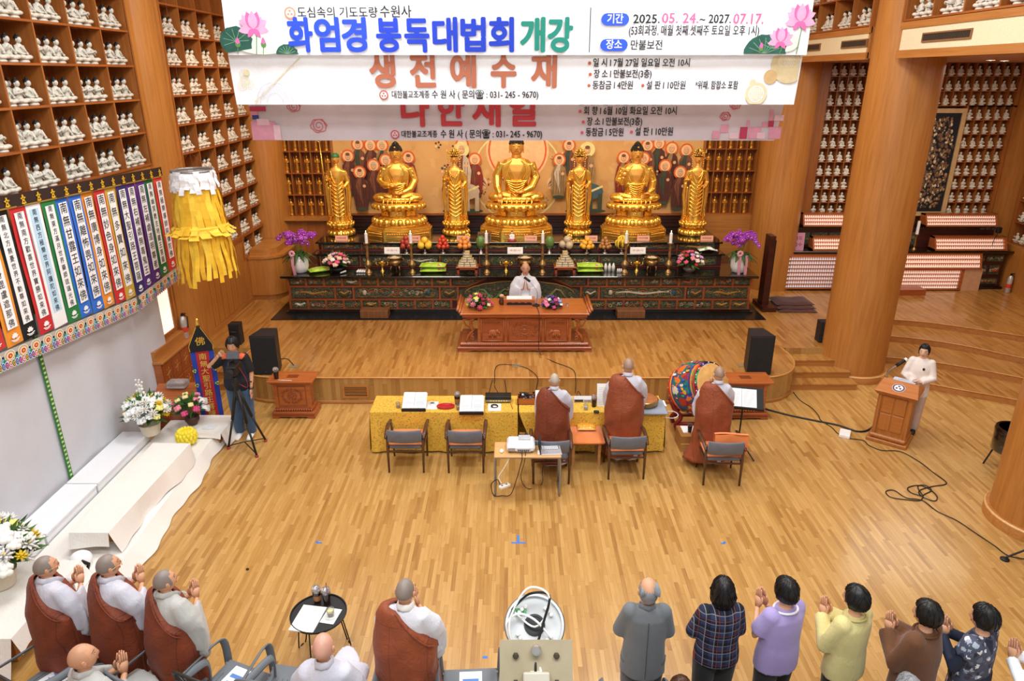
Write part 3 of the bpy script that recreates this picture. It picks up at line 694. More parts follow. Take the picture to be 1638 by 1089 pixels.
# ================================================================== altar
AX=0.16
CARV=[plain(c,0.5,0.2,var=0.2) for c in ('b98a3e','c06038','d8cdb0','6f8a55','3f5f70','8a3a2a','9a8a5a')]
M_PAN=spotted('carved_panel','54553f',['6a6a4c','3a3e30','7a6c46','4e5c4a'],26,0.5,0.1,bump=0.4,bg2='3c3f32')
altar=thing('altar','wide tiered black and rosewood altar with carved painted panels','altar',(AX,14.6,0.5))
G().box(-5.02,5.02,0.06,2.6,0.08,0.82).obj('body',M_DARK,altar)
G().box(-5.1,5.1,-0.06,2.6,0.0,0.05).box(-5.06,5.06,-0.02,2.6,0.05,0.085).obj('plinth',M_LACQ,altar)
G().box(-5.12,5.12,-0.15,0.95,0.82,0.87,0,0.012).obj('counter_top',M_LACQ,altar)
G().box(-4.5,4.5,0.62,2.6,0.87,1.17).obj('middle_tier',M_DARK,altar);G().box(-4.54,4.54,0.5,1.0,1.165,1.2,0,0.01).obj('middle_top',M_LACQ,altar)
G().box(-4.5,4.5,0.85,2.6,1.17,1.38).obj('upper_tier',M_DARK,altar);G().box(-4.54,4.54,0.73,2.65,1.375,1.41,0,0.01).obj('upper_top',M_LACQ,altar)
G().box(-4.5,4.5,0.6,0.63,0.88,0.9).box(-4.5,4.5,0.82,0.86,1.2,1.225).obj('red_fillet',plain('7a2c1c',0.4),altar)
def curl(g,cx,cz,r,turns=1.2,dirn=1,th=0.008,y=-0.012,mi=0,ph=0):
    g.tube([(cx+dirn*r*(1-t/9*0.8)*cos(ph+t/9*turns*2*pi),y,cz+r*(1-t/9*0.8)*sin(ph+t/9*turns*2*pi)) for t in range(10)],th,4,mi)
def carving(w_,h_,seed,rich=1.0):
    r=random.Random(seed);g=G();kind=r.randrange(4);n=max(3,int(w_/0.05))
    for i in range(n):
        x=-w_/2+w_*(i+0.5)/n;z=r.uniform(-.2,.2)*h_
        curl(g,x,z,min(h_*0.3,0.05)*r.uniform(.7,1.1),1.1,r.choice((1,-1)),0.0065,-0.008,r.choice((3,6,0,0,2)),r.uniform(0,6))
    if kind == 0 or rich > 1:   # beast with a curved body
        L=w_*0.34;m=r.choice((0,2,1,0));g.tube([(-L+2*L*t/8,-0.014,0.02*sin(t*1.1)*h_/0.2) for t in range(9)],[0.012,0.02,0.026,0.028,0.027,0.026,0.022,0.018,0.012],6,m)
        g.ball((L*0.98,-0.018,h_*0.14),(0.028,0.012,0.024),6,4,m)
        for q in (-.6,-.25,.3,.6):g.tube([(L*q,-0.014,0),(L*q+0.012,-0.014,-h_*0.3)],0.007,4,m)
    else:                       # blossoms and leaves
        for i in range(max(2,n//2+1)):
            x=r.uniform(-.38,.38)*w_;z=r.uniform(-.2,.2)*h_;m=r.choice((0,1,2,1,4) if kind != 3 else (6,3,0))
            for k in range(5):g.ball((x+0.017*cos(k*1.257),-0.012,z+0.017*sin(k*1.257)),(0.011,0.006,0.011),5,4,m)
            g.ball((x,-0.018,z),(0.008,0.005,0.008),5,4,0)
    return g
def front_panel(x0,x1,z0,z1,seed,y=0.055,parent=None,rich=1.0):
    cx_,cz_=(x0+x1)/2,(z0+z1)/2
    f=G().box(x0,x1,y-0.012,y+0.01,z0,z1).obj('carved_panel',M_PAN,altar if parent is None else parent)
    g=carving((x1-x0)*0.92,(z1-z0)*0.9,seed,rich);g.v=[(x+cx_,yy+y-0.01,z+cz_) for x,yy,z in g.v]
    g.obj('carving',CARV,f,smooth=SM);return f
xs=[(-4.83-AX+0.39*i,-4.48-AX+0.39*i) for i in range(9)]
FR=G()
def stile(x,z0,z1,w_=0.045):G().box(x-w_/2,x+w_/2,0.015,0.06,z0,z1).obj('stile',M_RED,altar)
def rail(x0,x1,z,h_=0.035):G().box(x0,x1,0.01,0.06,z-h_/2,z+h_/2).obj('rail',M_RED,altar)
for z in (0.075,0.305,0.60,0.8): 
    if z == 0.60:rail(-5.02,-1.42,z);rail(1.42,5.02,z)
    else:rail(-5.02,5.02,z)
for s_ in (1,-1):
    for i,(a,b) in enumerate(xs):
        x0,x1=(a,b) if s_ < 0 else (-b,-a)
        front_panel(x0,x1,0.63,0.775,11*i+s_+40);front_panel(x0,x1,0.1,0.28,13*i+s_+90)
        stile(s_*(-(a-0.022)),0.6,0.8);stile(s_*(-(a-0.022)),0.08,0.3)
    stile(s_*(-(xs[-1][1]+0.03)),0.6,0.8);stile(s_*(-(xs[-1][1]+0.03)),0.08,0.3)
    for j,(a,b) in enumerate([(-4.81,-3.88),(-3.83,-3.5),(-3.43,-1.61),(-1.55,-1.21)]):
        a -= AX;b -= AX;x0,x1=(a,b) if s_ < 0 else (-b,-a)
        p=front_panel(x0,x1,0.335,0.575,7*j+s_+200,rich=2 if j != 2 else 0.5)
        if j in (1,3):
            q=G();q.lathe([(0.13,0),(0.13,0.012),(0.1,0.02),(0.0,0.022)],20,0,cap=False,sy=0.75);q.v=[((x0+x1)/2+x,0.04-z,0.455+y) for x,y,z in q.v]
            q.obj('medallion',plain('5a5138',0.5,0.3),p,smooth=SM)
        if j == 2:
            q=G();cxm=(x0+x1)/2
            for m_ in range(12):a_=m_*pi/6;q.ball((cxm+0.05*cos(a_),0.03,0.455+0.05*sin(a_)),(0.014,0.008,0.014),5,4,1)
            for k_ in range(-3,4):
                q.tube([(cxm+k_*0.24-0.11+0.22*t/8,0.034,0.455+0.07+0.025*sin(t/8*pi)) for t in range(9)],0.006,4,0);q.tube([(cxm+k_*0.24-0.11+0.22*t/8,0.034,0.455-0.07-0.025*sin(t/8*pi)) for t in range(9)],0.006,4,0)
            q.ball((x0+0.22,0.03,0.46),(0.05,0.012,0.06),8,5,2);q.ball((x1-0.22,0.03,0.46),(0.06,0.012,0.055),8,5,4);q.obj('scroll_border',CARV,p,smooth=SM)
        stile(s_*(-(a-0.022)),0.3,0.6)
        if j == 3:stile(s_*(-(b+0.03)),0.08,0.6)
    # wedge panels beside the arch
    x0,x1=(-1.27-AX,-0.45-AX);pts=[(x0,0.63),(x0+0.33,0.63),(x0+0.75,0.775),(x0,0.775)]
    if s_ > 0:pts=[(-x,z) for x,z in pts]
    w1=G().prism(pts,0.043,0.065).obj('carved_panel',M_PAN,altar)
    q=G();q.tube([(s_*(-(x0+0.05+0.07*t)),0.03,0.7+0.02*sin(t*1.4)+0.006*t) for t in range(9)],0.008,4,0)
    for k_ in range(4):q.ball((s_*(-(x0+0.12+0.1*k_)),0.03,0.7+0.02*(k_ % 2)),(0.02,0.01,0.012),6,4,(1,0,3,0)[k_])
    q.obj('carving',CARV,w1,smooth=SM)
    G().tube([(s_*1.42,0.03,0.60),(s_*1.12,0.03,0.60),(s_*0.72,0.03,0.78)],0.02,6).obj('arch_moulding',M_RED,altar)
arch=[(-1.36,0.1),(1.36,0.1),(1.36,0.5),(1.15,0.56)]+[(1.05*cos(a),0.47+0.27*sin(a)) for a in [pi*0.14+pi*0.72*i/16 for i in range(17)]]+[(-1.15,0.56),(-1.36,0.5)]
ap=G().prism(arch,0.045,0.07).obj('dragon_panel',M_PAN,altar)
q=G();rr=random.Random(9)
for i in range(3):
    x0=-0.95+0.65*i;q.tube([(x0+0.09*t,0.035,0.42+0.12*sin(t*1.1+i)) for t in range(9)],[0.012+0.02*sin(pi*t/8) for t in range(9)],6,(3,0,6)[i])
for i in range(70):curl(q,rr.uniform(-1.2,1.2),rr.uniform(0.18,0.6),rr.uniform(0.02,0.045),1.1,rr.choice((1,-1)),0.006,0.038,rr.choice((0,6,6,3,3,2)),rr.uniform(0,6))
q.tube([(1.18*cos(a),0.035,0.43+0.28*sin(a)+0.014*abs(sin(9*a))) for a in [pi*i/40 for i in range(41)]],0.013,5,0)
q.obj('dragon_relief',CARV,ap,smooth=SM)
for k in range(10):
    x0=-4.42+k*0.885; 
    for nm,z0,z1,y in (('m',0.93,1.13,0.617),('u',1.24,1.345,0.847)):
        front_panel(x0+0.03,x0+0.84,z0,z1,k*3+(0 if nm == 'm' else 77),y)
        G().box(x0-0.015,x0+0.015,y-0.015,y+0.01,z0-0.04,z1+0.03).obj('stile',M_RED,altar)
# recess behind the statues
rec=S(G().box(-4.4,4.6,17.28,17.5,1.9,2.2),'trim_recess',M_DARK,'dark carved strip below the mural')
for k in range(3):G().box(-4.4,4.6,17.255,17.29,1.98+0.07*k,1.99+0.07*k).obj('moulding',M_BLK,rec)
# wooden kneeling blocks on the slab
for x,w_ in ((-2.95,'left'),(3.35,'right')):
    o=G().box(-0.3,0.3,-0.14,0.14,0,0.17,0,0.006).obj('wooden_block',wood('block','8a5a34','6d4426',2));o.location=(x if x < 0 else 2.55,14.33,0.515)
    tag(o,'brown wooden step block before the '+w_+' half of the altar front','step')

# ------------------------------------------------------------------ golden statues
def lotus(g,r,z0,z1,n,up=True,mi=0,k=0.72):
    """one ring of plump lotus petals"""
    for i in range(n):
        a=2*pi*i/n;zc=(z0+z1)/2;rr_=r*1.0;c=(rr_*cos(a),rr_*sin(a)*k/0.72*0.72 if False else rr_*sin(a),zc); 
        M=g.M;wd=pi*r/n*1.02
        g.M=M @ Matrix.Translation(c) @ Matrix.Rotation(a,4,'Z') @ Matrix.Rotation((0.5 if up else -0.5),4,'Y')
        g.ball((0,0,0),(r*0.13,wd,(z1-z0)*0.62),7,5,mi);g.M=M
def face_details(g,c,s,yaw=0,mi_eye=1,mi_lip=2):
    """closed calm face facing -Y for the statues: nose, brows, lids, mouth, ears"""
    x,y,z=c
    g.tube([(x,y-0.118*s,z+0.03*s),(x,y-0.135*s,z-0.01*s),(x,y-0.146*s,z-0.035*s)],[0.01*s,0.013*s,0.019*s],7,0)
    for q in (1,-1):
        g.tube([(x+q*0.016*s,y-0.12*s,z+0.045*s),(x+q*0.045*s,y-0.115*s,z+0.06*s),(x+q*0.08*s,y-0.088*s,z+0.045*s)],0.005*s,5,mi_eye)
        g.tube([(x+q*0.022*s,y-0.117*s,z+0.018*s),(x+q*0.045*s,y-0.113*s,z+0.01*s),(x+q*0.072*s,y-0.092*s,z+0.018*s)],0.006*s,5,mi_eye)
        g.ball((x+q*0.122*s,y+0.005*s,z-0.02*s),(0.014*s,0.028*s,0.075*s),8,6,0);g.ball((x+q*0.124*s,y,z-0.085*s),(0.014*s,0.018*s,0.025*s),6,5,0)
    g.tube([(x-0.034*s,y-0.113*s,z-0.066*s),(x,y-0.126*s,z-0.064*s),(x+0.034*s,y-0.113*s,z-0.066*s)],0.009*s,6,mi_lip)
M_EYE=plain('3a1c10',0.5);M_LIP=plain('b5522c',0.4,0.2)
def buddha(x,y,s,label,hands,seed):
    t=thing('seated_golden_buddha',label,'statue',(x,y,1.91))
    # pedestal
    g=G()
    def octa(r,z0,z1,sy=0.72):g.slab([(r*cos(pi/8+pi/4*i)*1.08,r*sin(pi/8+pi/4*i)*sy) for i in range(8)],z0,z1)
    octa(0.74*s,0,0.15);octa(0.7*s,0.15,0.19);octa(0.66*s,0.19,0.23)
    base_=g.obj('stepped_base',M_GOLD,t)
    q=G()
    for i in range(8):
        a=pi/4*i+pi/4*0;M=Matrix.Translation((0.71*s*1.0*cos(a)*1.05,0.71*s*0.69*sin(a),0.075)); 
        if i in (5,6,7): 
            a0=pi/8+pi/4*i;p1=Vector((0.745*s*cos(a0-pi/4)*1.08,0.745*s*sin(a0-pi/4)*0.72,0.075));p2=Vector((0.745*s*cos(a0)*1.08,0.745*s*sin(a0)*0.72,0.075))
            for u_ in range(9): 
                c=p1.lerp(p2,0.15+0.7*u_/8);q.ball(c,(0.03,0.014,0.022),6,4)
            for zz in (0.025,0.125):q.tube([p1.lerp(p2,0.08)+Vector((0,0,zz-0.075)),p1.lerp(p2,0.92)+Vector((0,0,zz-0.075))],0.007,4)
    q.obj('base_ornament',M_GOLD2,base_,smooth=SM)
    g=G();g.lathe([(0.6*s,0.23),(0.63*s,0.27),(0.58*s,0.36),(0.47*s,0.43),(0.44*s,0.45)],40,0,sy=0.75)
    M0=g.M;g.M=Matrix.Scale(0.75,4,(0,1,0));lotus(g,0.58*s,0.25,0.4,22,False);g.M=M0
    g.obj('lower_lotus',M_GOLD,t,smooth=SM)
    g=G();g.lathe([(0.42*s,0.43),(0.42*s,0.6)],8,0,sy=0.75,ph=pi/8);dr=g.obj('drum',M_GOLD2,t)
    q=G()
    for i in range(3):
        a=-pi/2+(i-1)*pi/4*1.05;c=(0.4*s*cos(a),0.4*s*0.75*sin(a)-0.0,0.515);q.M=Matrix.Translation(c) @ Matrix.Rotation(a+pi/2,4,'Z')
        q.box(-0.12*s,0.12*s,-0.02,0.01,-0.055,0.055);q.ball((0,-0.025,0),(0.035,0.015,0.035),8,5)
        for k in range(6):q.ball((0.055*cos(k*pi/3),-0.024,0.03*sin(k*pi/3)),(0.014,0.01,0.012),5,4)
    q.obj('drum_ornament',M_GOLD,dr,smooth=30)
    g=G();g.lathe([(0.42*s,0.58),(0.52*s,0.62),(0.6*s,0.68),(0.6*s,0.73),(0.5*s,0.75)],40,0,sy=0.75)
    g.M=Matrix.Scale(0.75,4,(0,1,0));lotus(g,0.57*s,0.61,0.72,24,True);g.M=M0
    g.obj('upper_lotus',M_GOLD,t,smooth=SM)
    # body
    z=0.74;b=G();B=lambda c,r:b.ball((c[0]*s,c[1]*s,z+c[2]*s),tuple(q_*s for q_ in r),16,10)
    B((0,0.02,0.1),(0.4,0.27,0.13));B((0.36,-0.06,0.11),(0.22,0.17,0.11));B((-0.36,-0.06,0.11),(0.22,0.17,0.11));B((0,-0.2,0.08),(0.4,0.11,0.075));B((0,-0.16,0.11),(0.3,0.1,0.08))
    def ring(cx_,cy,cz,rx,ry,n=20):return [((cx_+rx*cos(2*pi*i/n))*s,(cy+ry*sin(2*pi*i/n))*s,z+cz*s) for i in range(n)]
    b.rings([ring(0,0.03,0.08,0.26,0.2),ring(0,0.03,0.25,0.23,0.17),ring(0,0.02,0.45,0.25,0.165),ring(0,0.01,0.62,0.3,0.175),ring(0,0.02,0.76,0.32,0.16),ring(0,0.03,0.84,0.24,0.13),ring(0,0.01,0.88,0.1,0.095),ring(0,0,0.98,0.085,0.085)])
    def arm(q,pts,r=(0.115,0.1,0.078,0.052)):b.tube([(q*p[0]*s,p[1]*s,z+p[2]*s) for p in pts],[k_*s for k_ in r],14)
    hh=G()
    def hand(c,dirv,upv,q):  # palm and five fingers
        c=Vector((c[0]*s,c[1]*s,z+c[2]*s));d=Vector(dirv).normalized();u_=Vector(upv).normalized();sd=d.cross(u_)
        hh.tube([c-d*0.03*s,c+d*0.03*s,c+d*0.08*s],[(0.03*s,0.045*s),(0.028*s,0.05*s),(0.02*s,0.045*s)],10,up=u_)
        for k_ in range(4): 
            o_=sd*(0.034-0.023*k_)*s;L=(0.09,0.105,0.1,0.08)[k_]*s
            hh.tube([c+d*0.06*s+o_,c+d*(0.06*s+L*0.55)+o_,c+d*(0.06*s+L)+o_+u_*0.012*s],[0.013*s,0.012*s,0.009*s],7)
        hh.tube([c+sd*0.03*s*q,c+sd*0.065*s*q+d*0.04*s,c+sd*0.06*s*q+d*0.085*s],[0.015*s,0.013*s,0.01*s],7)
    R_,L_=hands   # right hand sits at -x (statue faces -Y)
    if R_ == 'touch':arm(-1,[(0.27,0.02,0.76),(0.39,0.0,0.52),(0.38,-0.12,0.3),(0.33,-0.26,0.19)]);hand((-0.33,-0.28,0.17),(0.0,-0.35,-1),(0,-1,0.3),1)
    elif R_ == 'raised':arm(-1,[(0.27,0.02,0.76),(0.38,0.02,0.47),(0.33,-0.16,0.47),(0.29,-0.2,0.6)]);hand((-0.29,-0.21,0.62),(0.05,-0.1,1),(0,-1,0),-1)
    else:arm(-1,[(0.27,0.02,0.76),(0.39,0.02,0.48),(0.26,-0.18,0.4),(0.13,-0.24,0.4)]);hand((-0.11,-0.25,0.4),(1,-0.2,0.1),(0,-0.2,1),1)
    if L_ == 'lap':arm(1,[(0.27,0.02,0.76),(0.39,0.02,0.48),(0.3,-0.16,0.3),(0.14,-0.24,0.24)]);hand((0.12,-0.25,0.24),(-1,-0.1,0),(0,-0.2,1),-1)
    else:arm(1,[(0.27,0.02,0.76),(0.4,0.02,0.46),(0.36,-0.16,0.3),(0.28,-0.24,0.24)]);hand((0.26,-0.26,0.24),(-0.5,-0.8,0),(0,-0.2,1),-1)
    vs,fs=remesh_obj(b,0.017,3)
    m=G();m.add(vs,fs)
    # chest is bare: faces near the front of the chest are the smoother skin gold
    for i,f in enumerate(m.f):
        c=m.v[f[0]];xx,zz,yy=c[0]/s,(c[2]-z)/s,c[1]/s
        if yy < -0.02 and zz > 0.42 and abs(xx) < (zz-0.40)*0.42 and zz < 1.0:m.m[i]=1
    bo=m.obj('body',[M_GOLD,M_GOLDSKIN],t,smooth=SM);hh.obj('hands',M_GOLDSKIN,t,smooth=SM)
    # robe folds
    q=G()
    def fold(pts,r):q.tube([(p[0]*s,p[1]*s,z+p[2]*s) for p in smooth_curve(pts,5)],r*s*1.35,6)
    for sg in (1,-1):
        for k_ in range(4):fold([(sg*(0.1+0.02*k_),0.0-0.11,0.84-0.01*k_),(sg*(0.2+0.025*k_),-0.135,0.66),(sg*(0.13+0.03*k_),-0.165,0.46-0.03*k_)],0.011)
        for k_ in range(4):fold([(sg*0.33,-0.04+0.01*k_,0.75-0.09*k_),(sg*0.38,-0.07,0.66-0.08*k_),(sg*(0.4),0.05,0.58-0.08*k_)],0.011)
        for k_ in range(5):fold([(sg*0.1,-0.26,0.13+0.012*k_),(sg*(0.25+0.03*k_),-0.235+0.02*k_,0.16+0.015*k_),(sg*(0.42+0.02*k_),-0.16+0.03*k_,0.18-0.01*k_),(sg*0.53,-0.04,0.13)],0.011)
    for k_ in range(5):fold([(-0.2+0.02*k_,-0.15,0.42-0.045*k_),(0,-0.2-0.012*k_,0.36-0.05*k_),(0.2-0.02*k_,-0.15,0.42-0.045*k_)],0.011)
    fold([(-0.22,-0.15,0.44),(0,-0.175,0.42),(0.22,-0.15,0.44)],0.018)
    for k_ in range(7):fold([(-0.3+k_*0.1,-0.28,0.1),(-0.29+k_*0.1,-0.33,0.05),(-0.3+k_*0.1,-0.345,0.0)],0.016)
    q.obj('robe_folds',M_GOLD,t,smooth=SM)
    # head
    h=G();hz=z+1.09*s;s0=s;s=s*1.12;h.ball((0,0,hz),(0.123*s,0.125*s,0.165*s),20,14);h.ball((0,-0.03*s,hz-0.07*s),(0.1*s,0.09*s,0.085*s),14,9)
    face_details(h,(0,0,hz),s)
    for k_ in range(3):h.tube([(0.086*s*cos(a),0.086*s*sin(a),z+(0.88+0.022*k_)*s0) for a in [pi+pi*i/10 for i in range(11)]],0.008*s,5)
    h.obj('head',[M_GOLDSKIN,M_EYE,M_LIP],t,smooth=SM)
    hr=G();r2=random.Random(1)
    for j in range(9):
        zz=0.055+0.021*j;rad=sqrt(max(0,1-((zz)/0.18)**2))*0.13
        n=max(1,int(2*pi*rad/0.027))
        for i in range(n):
            a=2*pi*(i+0.5*(j % 2))/n;yy=rad*sin(a)
            if yy < -0.06 and zz < 0.07:continue
            hr.ball((rad*cos(a)*s,yy*s,hz+zz*s),0.0165*s,5,4)
    for j in range(4):
        zz=0.165+0.016*j;rad=(0.062,0.055,0.04,0.018)[j];n=(12,10,7,3)[j]
        for i in range(n):a=2*pi*i/n;hr.ball((rad*cos(a)*s,rad*sin(a)*s,hz+zz*s),0.0165*s,5,4)
    hr.ball((0,0.015*s,hz+0.045*s),(0.127*s,0.12*s,0.13*s),16,9);hr.ball((0,0,hz+0.19*s),(0.055*s,0.055*s,0.04*s),10,6)
    hr.ball((0,-0.118*s,hz+0.125*s),(0.02*s,0.012*s,0.017*s),8,5,1)
    hr.obj('curled_hair',[plain('1b1512',0.4),M_GOLDSKIN],t,smooth=SM)
    return t
buddha(-2.62,16.25,1.0,'golden seated buddha holding hands before the belly, left of the three',('belly','lap'),1)
buddha(0.1,16.3,1.13,'largest golden seated buddha in the middle with hand touching the lotus seat',('touch','lap'),2)
buddha(2.82,16.25,1.0,'golden seated buddha with one hand raised, right of the three',('raised','open'),3)
def bodhisattva(x,y,label,bald=False,flip=1,s=1.0):
    t=thing('standing_golden_bodhisattva',label,'statue',(x,y,1.91))
    g=G();g.lathe([(0.3,0),(0.32,0.03),(0.3,0.1),(0.2,0.16),(0.18,0.18)],30,0);lotus(g,0.29,0.03,0.13,16,False);g.obj('lower_lotus',M_GOLD,t,smooth=SM)
    g=G();g.lathe([(0.18,0.17),(0.27,0.22),(0.3,0.28),(0.22,0.32)],30,0);lotus(g,0.28,0.19,0.3,16,True);lotus(g,0.24,0.24,0.34,13,True);g.obj('upper_lotus',M_GOLD,t,smooth=SM)
    b=G();n=24
    def rg(z,rx,ry,w_,k,ph):return [((rx*(1+w_*cos(k*2*pi*i/n+ph)))*cos(2*pi*i/n),(ry*(1+w_*cos(k*2*pi*i/n+ph)))*sin(2*pi*i/n),z) for i in range(n)]
    b.rings([rg(.3,.2,.14,.1,6,0),rg(.38,.18,.13,.12,6,.3),rg(.55,.165,.115,.08,6,.5),rg(.8,.155,.11,.06,6,.2),rg(1.05,.15,.11,.05,5,0),rg(1.2,.15,.105,0,5,0),rg(1.35,.185,.11,0,5,0),rg(1.46,.19,.1,0,5,0),rg(1.52,.11,.08,0,5,0),rg(1.55,.05,.05,0,5,0),rg(1.62,.046,.046,0,5,0)])
    def arm(q,pts,r):b.tube([(q*p[0],p[1],p[2]) for p in pts],r,10)
    arm(1,[(.17,0,1.45),(.24,0,1.2),(.17,-.12,1.1)],[.06,.055,.035]);arm(-1,[(.17,0,1.45),(.24,0.0,1.2),(.2,-.13,1.28)],[.06,.055,.035])
    for q in (1,-1):b.tube([(q*.24,0.0,1.18),(q*.25,.01,.9),(q*.23,.0,.6),(q*.25,-.02,.42)],[(.045,.06),(.05,.05),(.035,.05),(.02,.05)],8)
    vs,fs=remesh_obj(b,0.013,2);m=G();m.add(vs,fs)
    for i,f in enumerate(m.f):
        c=m.v[f[0]]
        if c[1] < -0.02 and c[2] > 1.33 and abs(c[0]) < 0.1*(c[2]-1.25)/0.25:m.m[i]=1
    m.obj('body',[M_GOLD,M_GOLDSKIN],t,smooth=SM)
    q=G()
    def fold(pts,r):q.tube(smooth_curve(pts,5),r*1.3,6)
    for k in range(9):
        z0=1.16-0.085*k;w_=.13+.004*k;fold([(-w_,-.065,z0+.06),(-w_*.5,-.125,z0),(0,-.142,z0-.035),(w_*.5,-.125,z0),(w_,-.065,z0+.06)],.0105)
    for sg in (1,-1):
        fold([(sg*.12,-.07,1.47),(sg*.08,-.115,1.3),(sg*.02,-.13,1.18)],.013);fold([(sg*.15,-.08,1.15),(sg*.16,-.1,.8),(sg*.14,-.1,.45)],.014);fold([(sg*.2,-.05,1.1),(sg*.21,-.06,.8),(sg*.19,-.06,.42)],.014)
        for k in range(4):fold([(sg*.22,-.03,1.42-.07*k),(sg*.25,-.03,1.34-.06*k),(sg*.28,.03,1.3-.06*k)],.009)
        for k in range(3):fold([(sg*.2,-.04,.5-.05*k),(sg*.24,-.03,.45-.05*k),(sg*.27,0,.4-.04*k)],.012)
    if not bald:
        fold([(-.11,-.08,1.45),(-.06,-.115,1.36),(0,-.125,1.32),(.06,-.115,1.36),(.11,-.08,1.45)],.01);q.ball((0,-.125,1.3),(.03,.012,.03),8,5)
        for k in range(-2,3):q.ball((k*.035,-.128+abs(k)*.006,1.345+abs(k)*.02),.012,6,4)
        fold([(0,-.14,1.12),(.01,-.15,.9),(0,-.14,.7)],.012);q.ball((0,-.15,.9),(.025,.012,.025),8,5)
    q.obj('robe_folds',M_GOLD,t,smooth=SM)
    hh=G()
    for qx,cx_,cy,cz in ((1,.15,-.15,1.1),(-1,-.18,-.16,1.31)):
        hh.ball((cx_,cy,cz),(.026,.018,.032),8,6)
        for k in range(4):hh.tube([(cx_-.018+.012*k,cy-.005,cz+.02),(cx_-.018+.012*k,cy-.012,cz+.06-.004*abs(k-1.5))],[.007,.005],6)
        hh.tube([(cx_+qx*.02,cy,cz),(cx_+qx*.035,cy-.01,cz+.03)],[.008,.006],6)
    hh.obj('hands',M_GOLDSKIN,t,smooth=SM)
    h=G();hz=1.72;k=0.68
    h.ball((0,0,hz),(.083,.085,.115),18,12);h.ball((0,-.02,hz-.045),(.068,.062,.06),12,8);face_details(h,(0,0,hz),k)
    h.obj('head',[M_GOLDSKIN,M_EYE,M_LIP],t,smooth=SM)
    if bald:
        c=G();c.lathe([(.09,.03),(.091,.055),(.075,.1),(.04,.122),(0.0,.128)],18,0,(0,0.005,hz),cap=False);c.obj('green_cap',plain('2f6a3a',0.5),t,smooth=SM)
        st_=G();st_.tube([(-.24,-.2,.36),(-.21,-.18,1.3),(-.4,-.16,2.3)] if False else [(-.2,-.19,.36),(-.24,-.18,1.3),(-.28,-.17,2.1)],.009,8);st_.tube([(-.285+.05*cos(a),-.17,2.16+.06*sin(a)) for a in [2*pi*i/16 for i in range(17)]],.007,5);st_.obj('ringed_staff',M_GOLD,t,smooth=SM)
    else:
        c=G();c.lathe([(.088,.04),(.092,.075),(.085,.12),(.05,.17),(.02,.2)],18,0,(0,.005,hz))
        hr=c.obj('hair_band',plain('2a1a12',0.4),t,smooth=SM)
        c=G()
        for j,(rr_,zz,nn,s_) in enumerate([(.1,.075,15,.022),(.1,.12,13,.024),(.085,.165,11,.022),(.055,.2,7,.02),(0.02,.225,3,.02)]):
            for i in range(nn):a=2*pi*i/nn;c.ball((rr_*cos(a),rr_*sin(a),hz+zz),(s_*.8,s_*.8,s_),5,4)
        for q_ in (1,-1):
            for i in range(4):c.ball((q_*(.11+.012*i),-.01,hz+.13-.04*i),(.02,.02,.018),6,4);c.ball((q_*(.12),.0,hz-.02-.05*i),(.016,.016,.02),6,4)
            c.tube([(q_*.1,0,hz+.1),(q_*.17,0,hz+.14),(q_*.16,0,hz+.2)],[.012,.01,.005],6)
        c.tube([(0,-.09,hz+.08),(0,-.1,hz+.17),(0,-.09,hz+.24)],[.03,.028,.01],8);c.obj('crown',M_GOLD,t,smooth=SM)
    return t
bodhisattva(-3.97,16.15,'golden standing statue with green cap and ringed staff, far left of the altar',bald=True)
bodhisattva(-1.3,16.2,'golden standing crowned statue between the left and the middle seated buddha')
bodhisattva(1.53,16.2,'golden standing crowned statue between the middle and the right seated buddha')
bodhisattva(4.2,16.2,'golden standing crowned statue at the far right of the altar')

# ------------------------------------------------------------------ offerings
# candlesticks with candles
for i,x in enumerate((-3.12,-2.17,-0.55,0.66,2.45,3.4)):
    t=thing('brass_candlestick','tall brass candlestick with lit white candle, '+['first','second','third','fourth','fifth','sixth'][i]+' from the left on the altar','candlestick',(x,14.78,1.37),0,'candlesticks on the altar')
    G().lathe([(.085,0),(.085,.015),(.05,.05),(.035,.08),(.05,.11),(.085,.16),(.085,.2),(.045,.25),(.022,.3),(.03,.34),(.035,.4),(.028,.45),(.02,.5),(.035,.54),(.02,.58),(.025,.61),(.07,.64),(.072,.655),(.02,.655)],16).obj('stem',M_BRASS,t,smooth=50)
    G().lathe([(.034,.655),(.033,.86),(.02,.87),(.0,.87)],12,cap=False).obj('candle',M_WHITE,t,smooth=50)
    G().ball((0,0,.9),(.009,.009,.024),6,5).obj('flame',plain('ffd98a',0.5,emit=6,var=0),t,smooth=SM)
def place(o,loc,rz=0):o.location=loc;o.rotation_euler=(0,0,rz);return o
# bowls / burners
for x,w_ in ((-2.56,'left'),(0.29,'middle'),(3.06,'right')):
    t=thing('bronze_incense_burner','round bronze incense burner on three legs, '+w_+' one on the altar','incense burner',(x,14.95,1.37))
    G().lathe([(.03,.09),(.1,.11),(.145,.17),(.14,.22),(.11,.25),(.16,.285),(.165,.3),(.12,.3),(.1,.27)],24,cap=False).obj('bowl',M_BRASS,t,smooth=50)
    for k in range(3):a=pi/2+k*2*pi/3;G().tube([(.09*cos(a),.09*sin(a),.12),(.115*cos(a),.115*sin(a),.05),(.1*cos(a),.1*sin(a),0)],[.02,.014,.018],8).obj('leg',M_BRASS,t,smooth=SM)
    for q in (1,-1):G().tube([(q*.13,0,.2),(q*.19,0,.22),(q*.185,0,.27),(q*.15,0,.26)],.01,6).obj('handle',M_BRASS,t,smooth=SM)
    G().lathe([(.12,.285),(.0,.29)],20,cap=False).obj('ash',plain('cfc2a4',0.9),t)
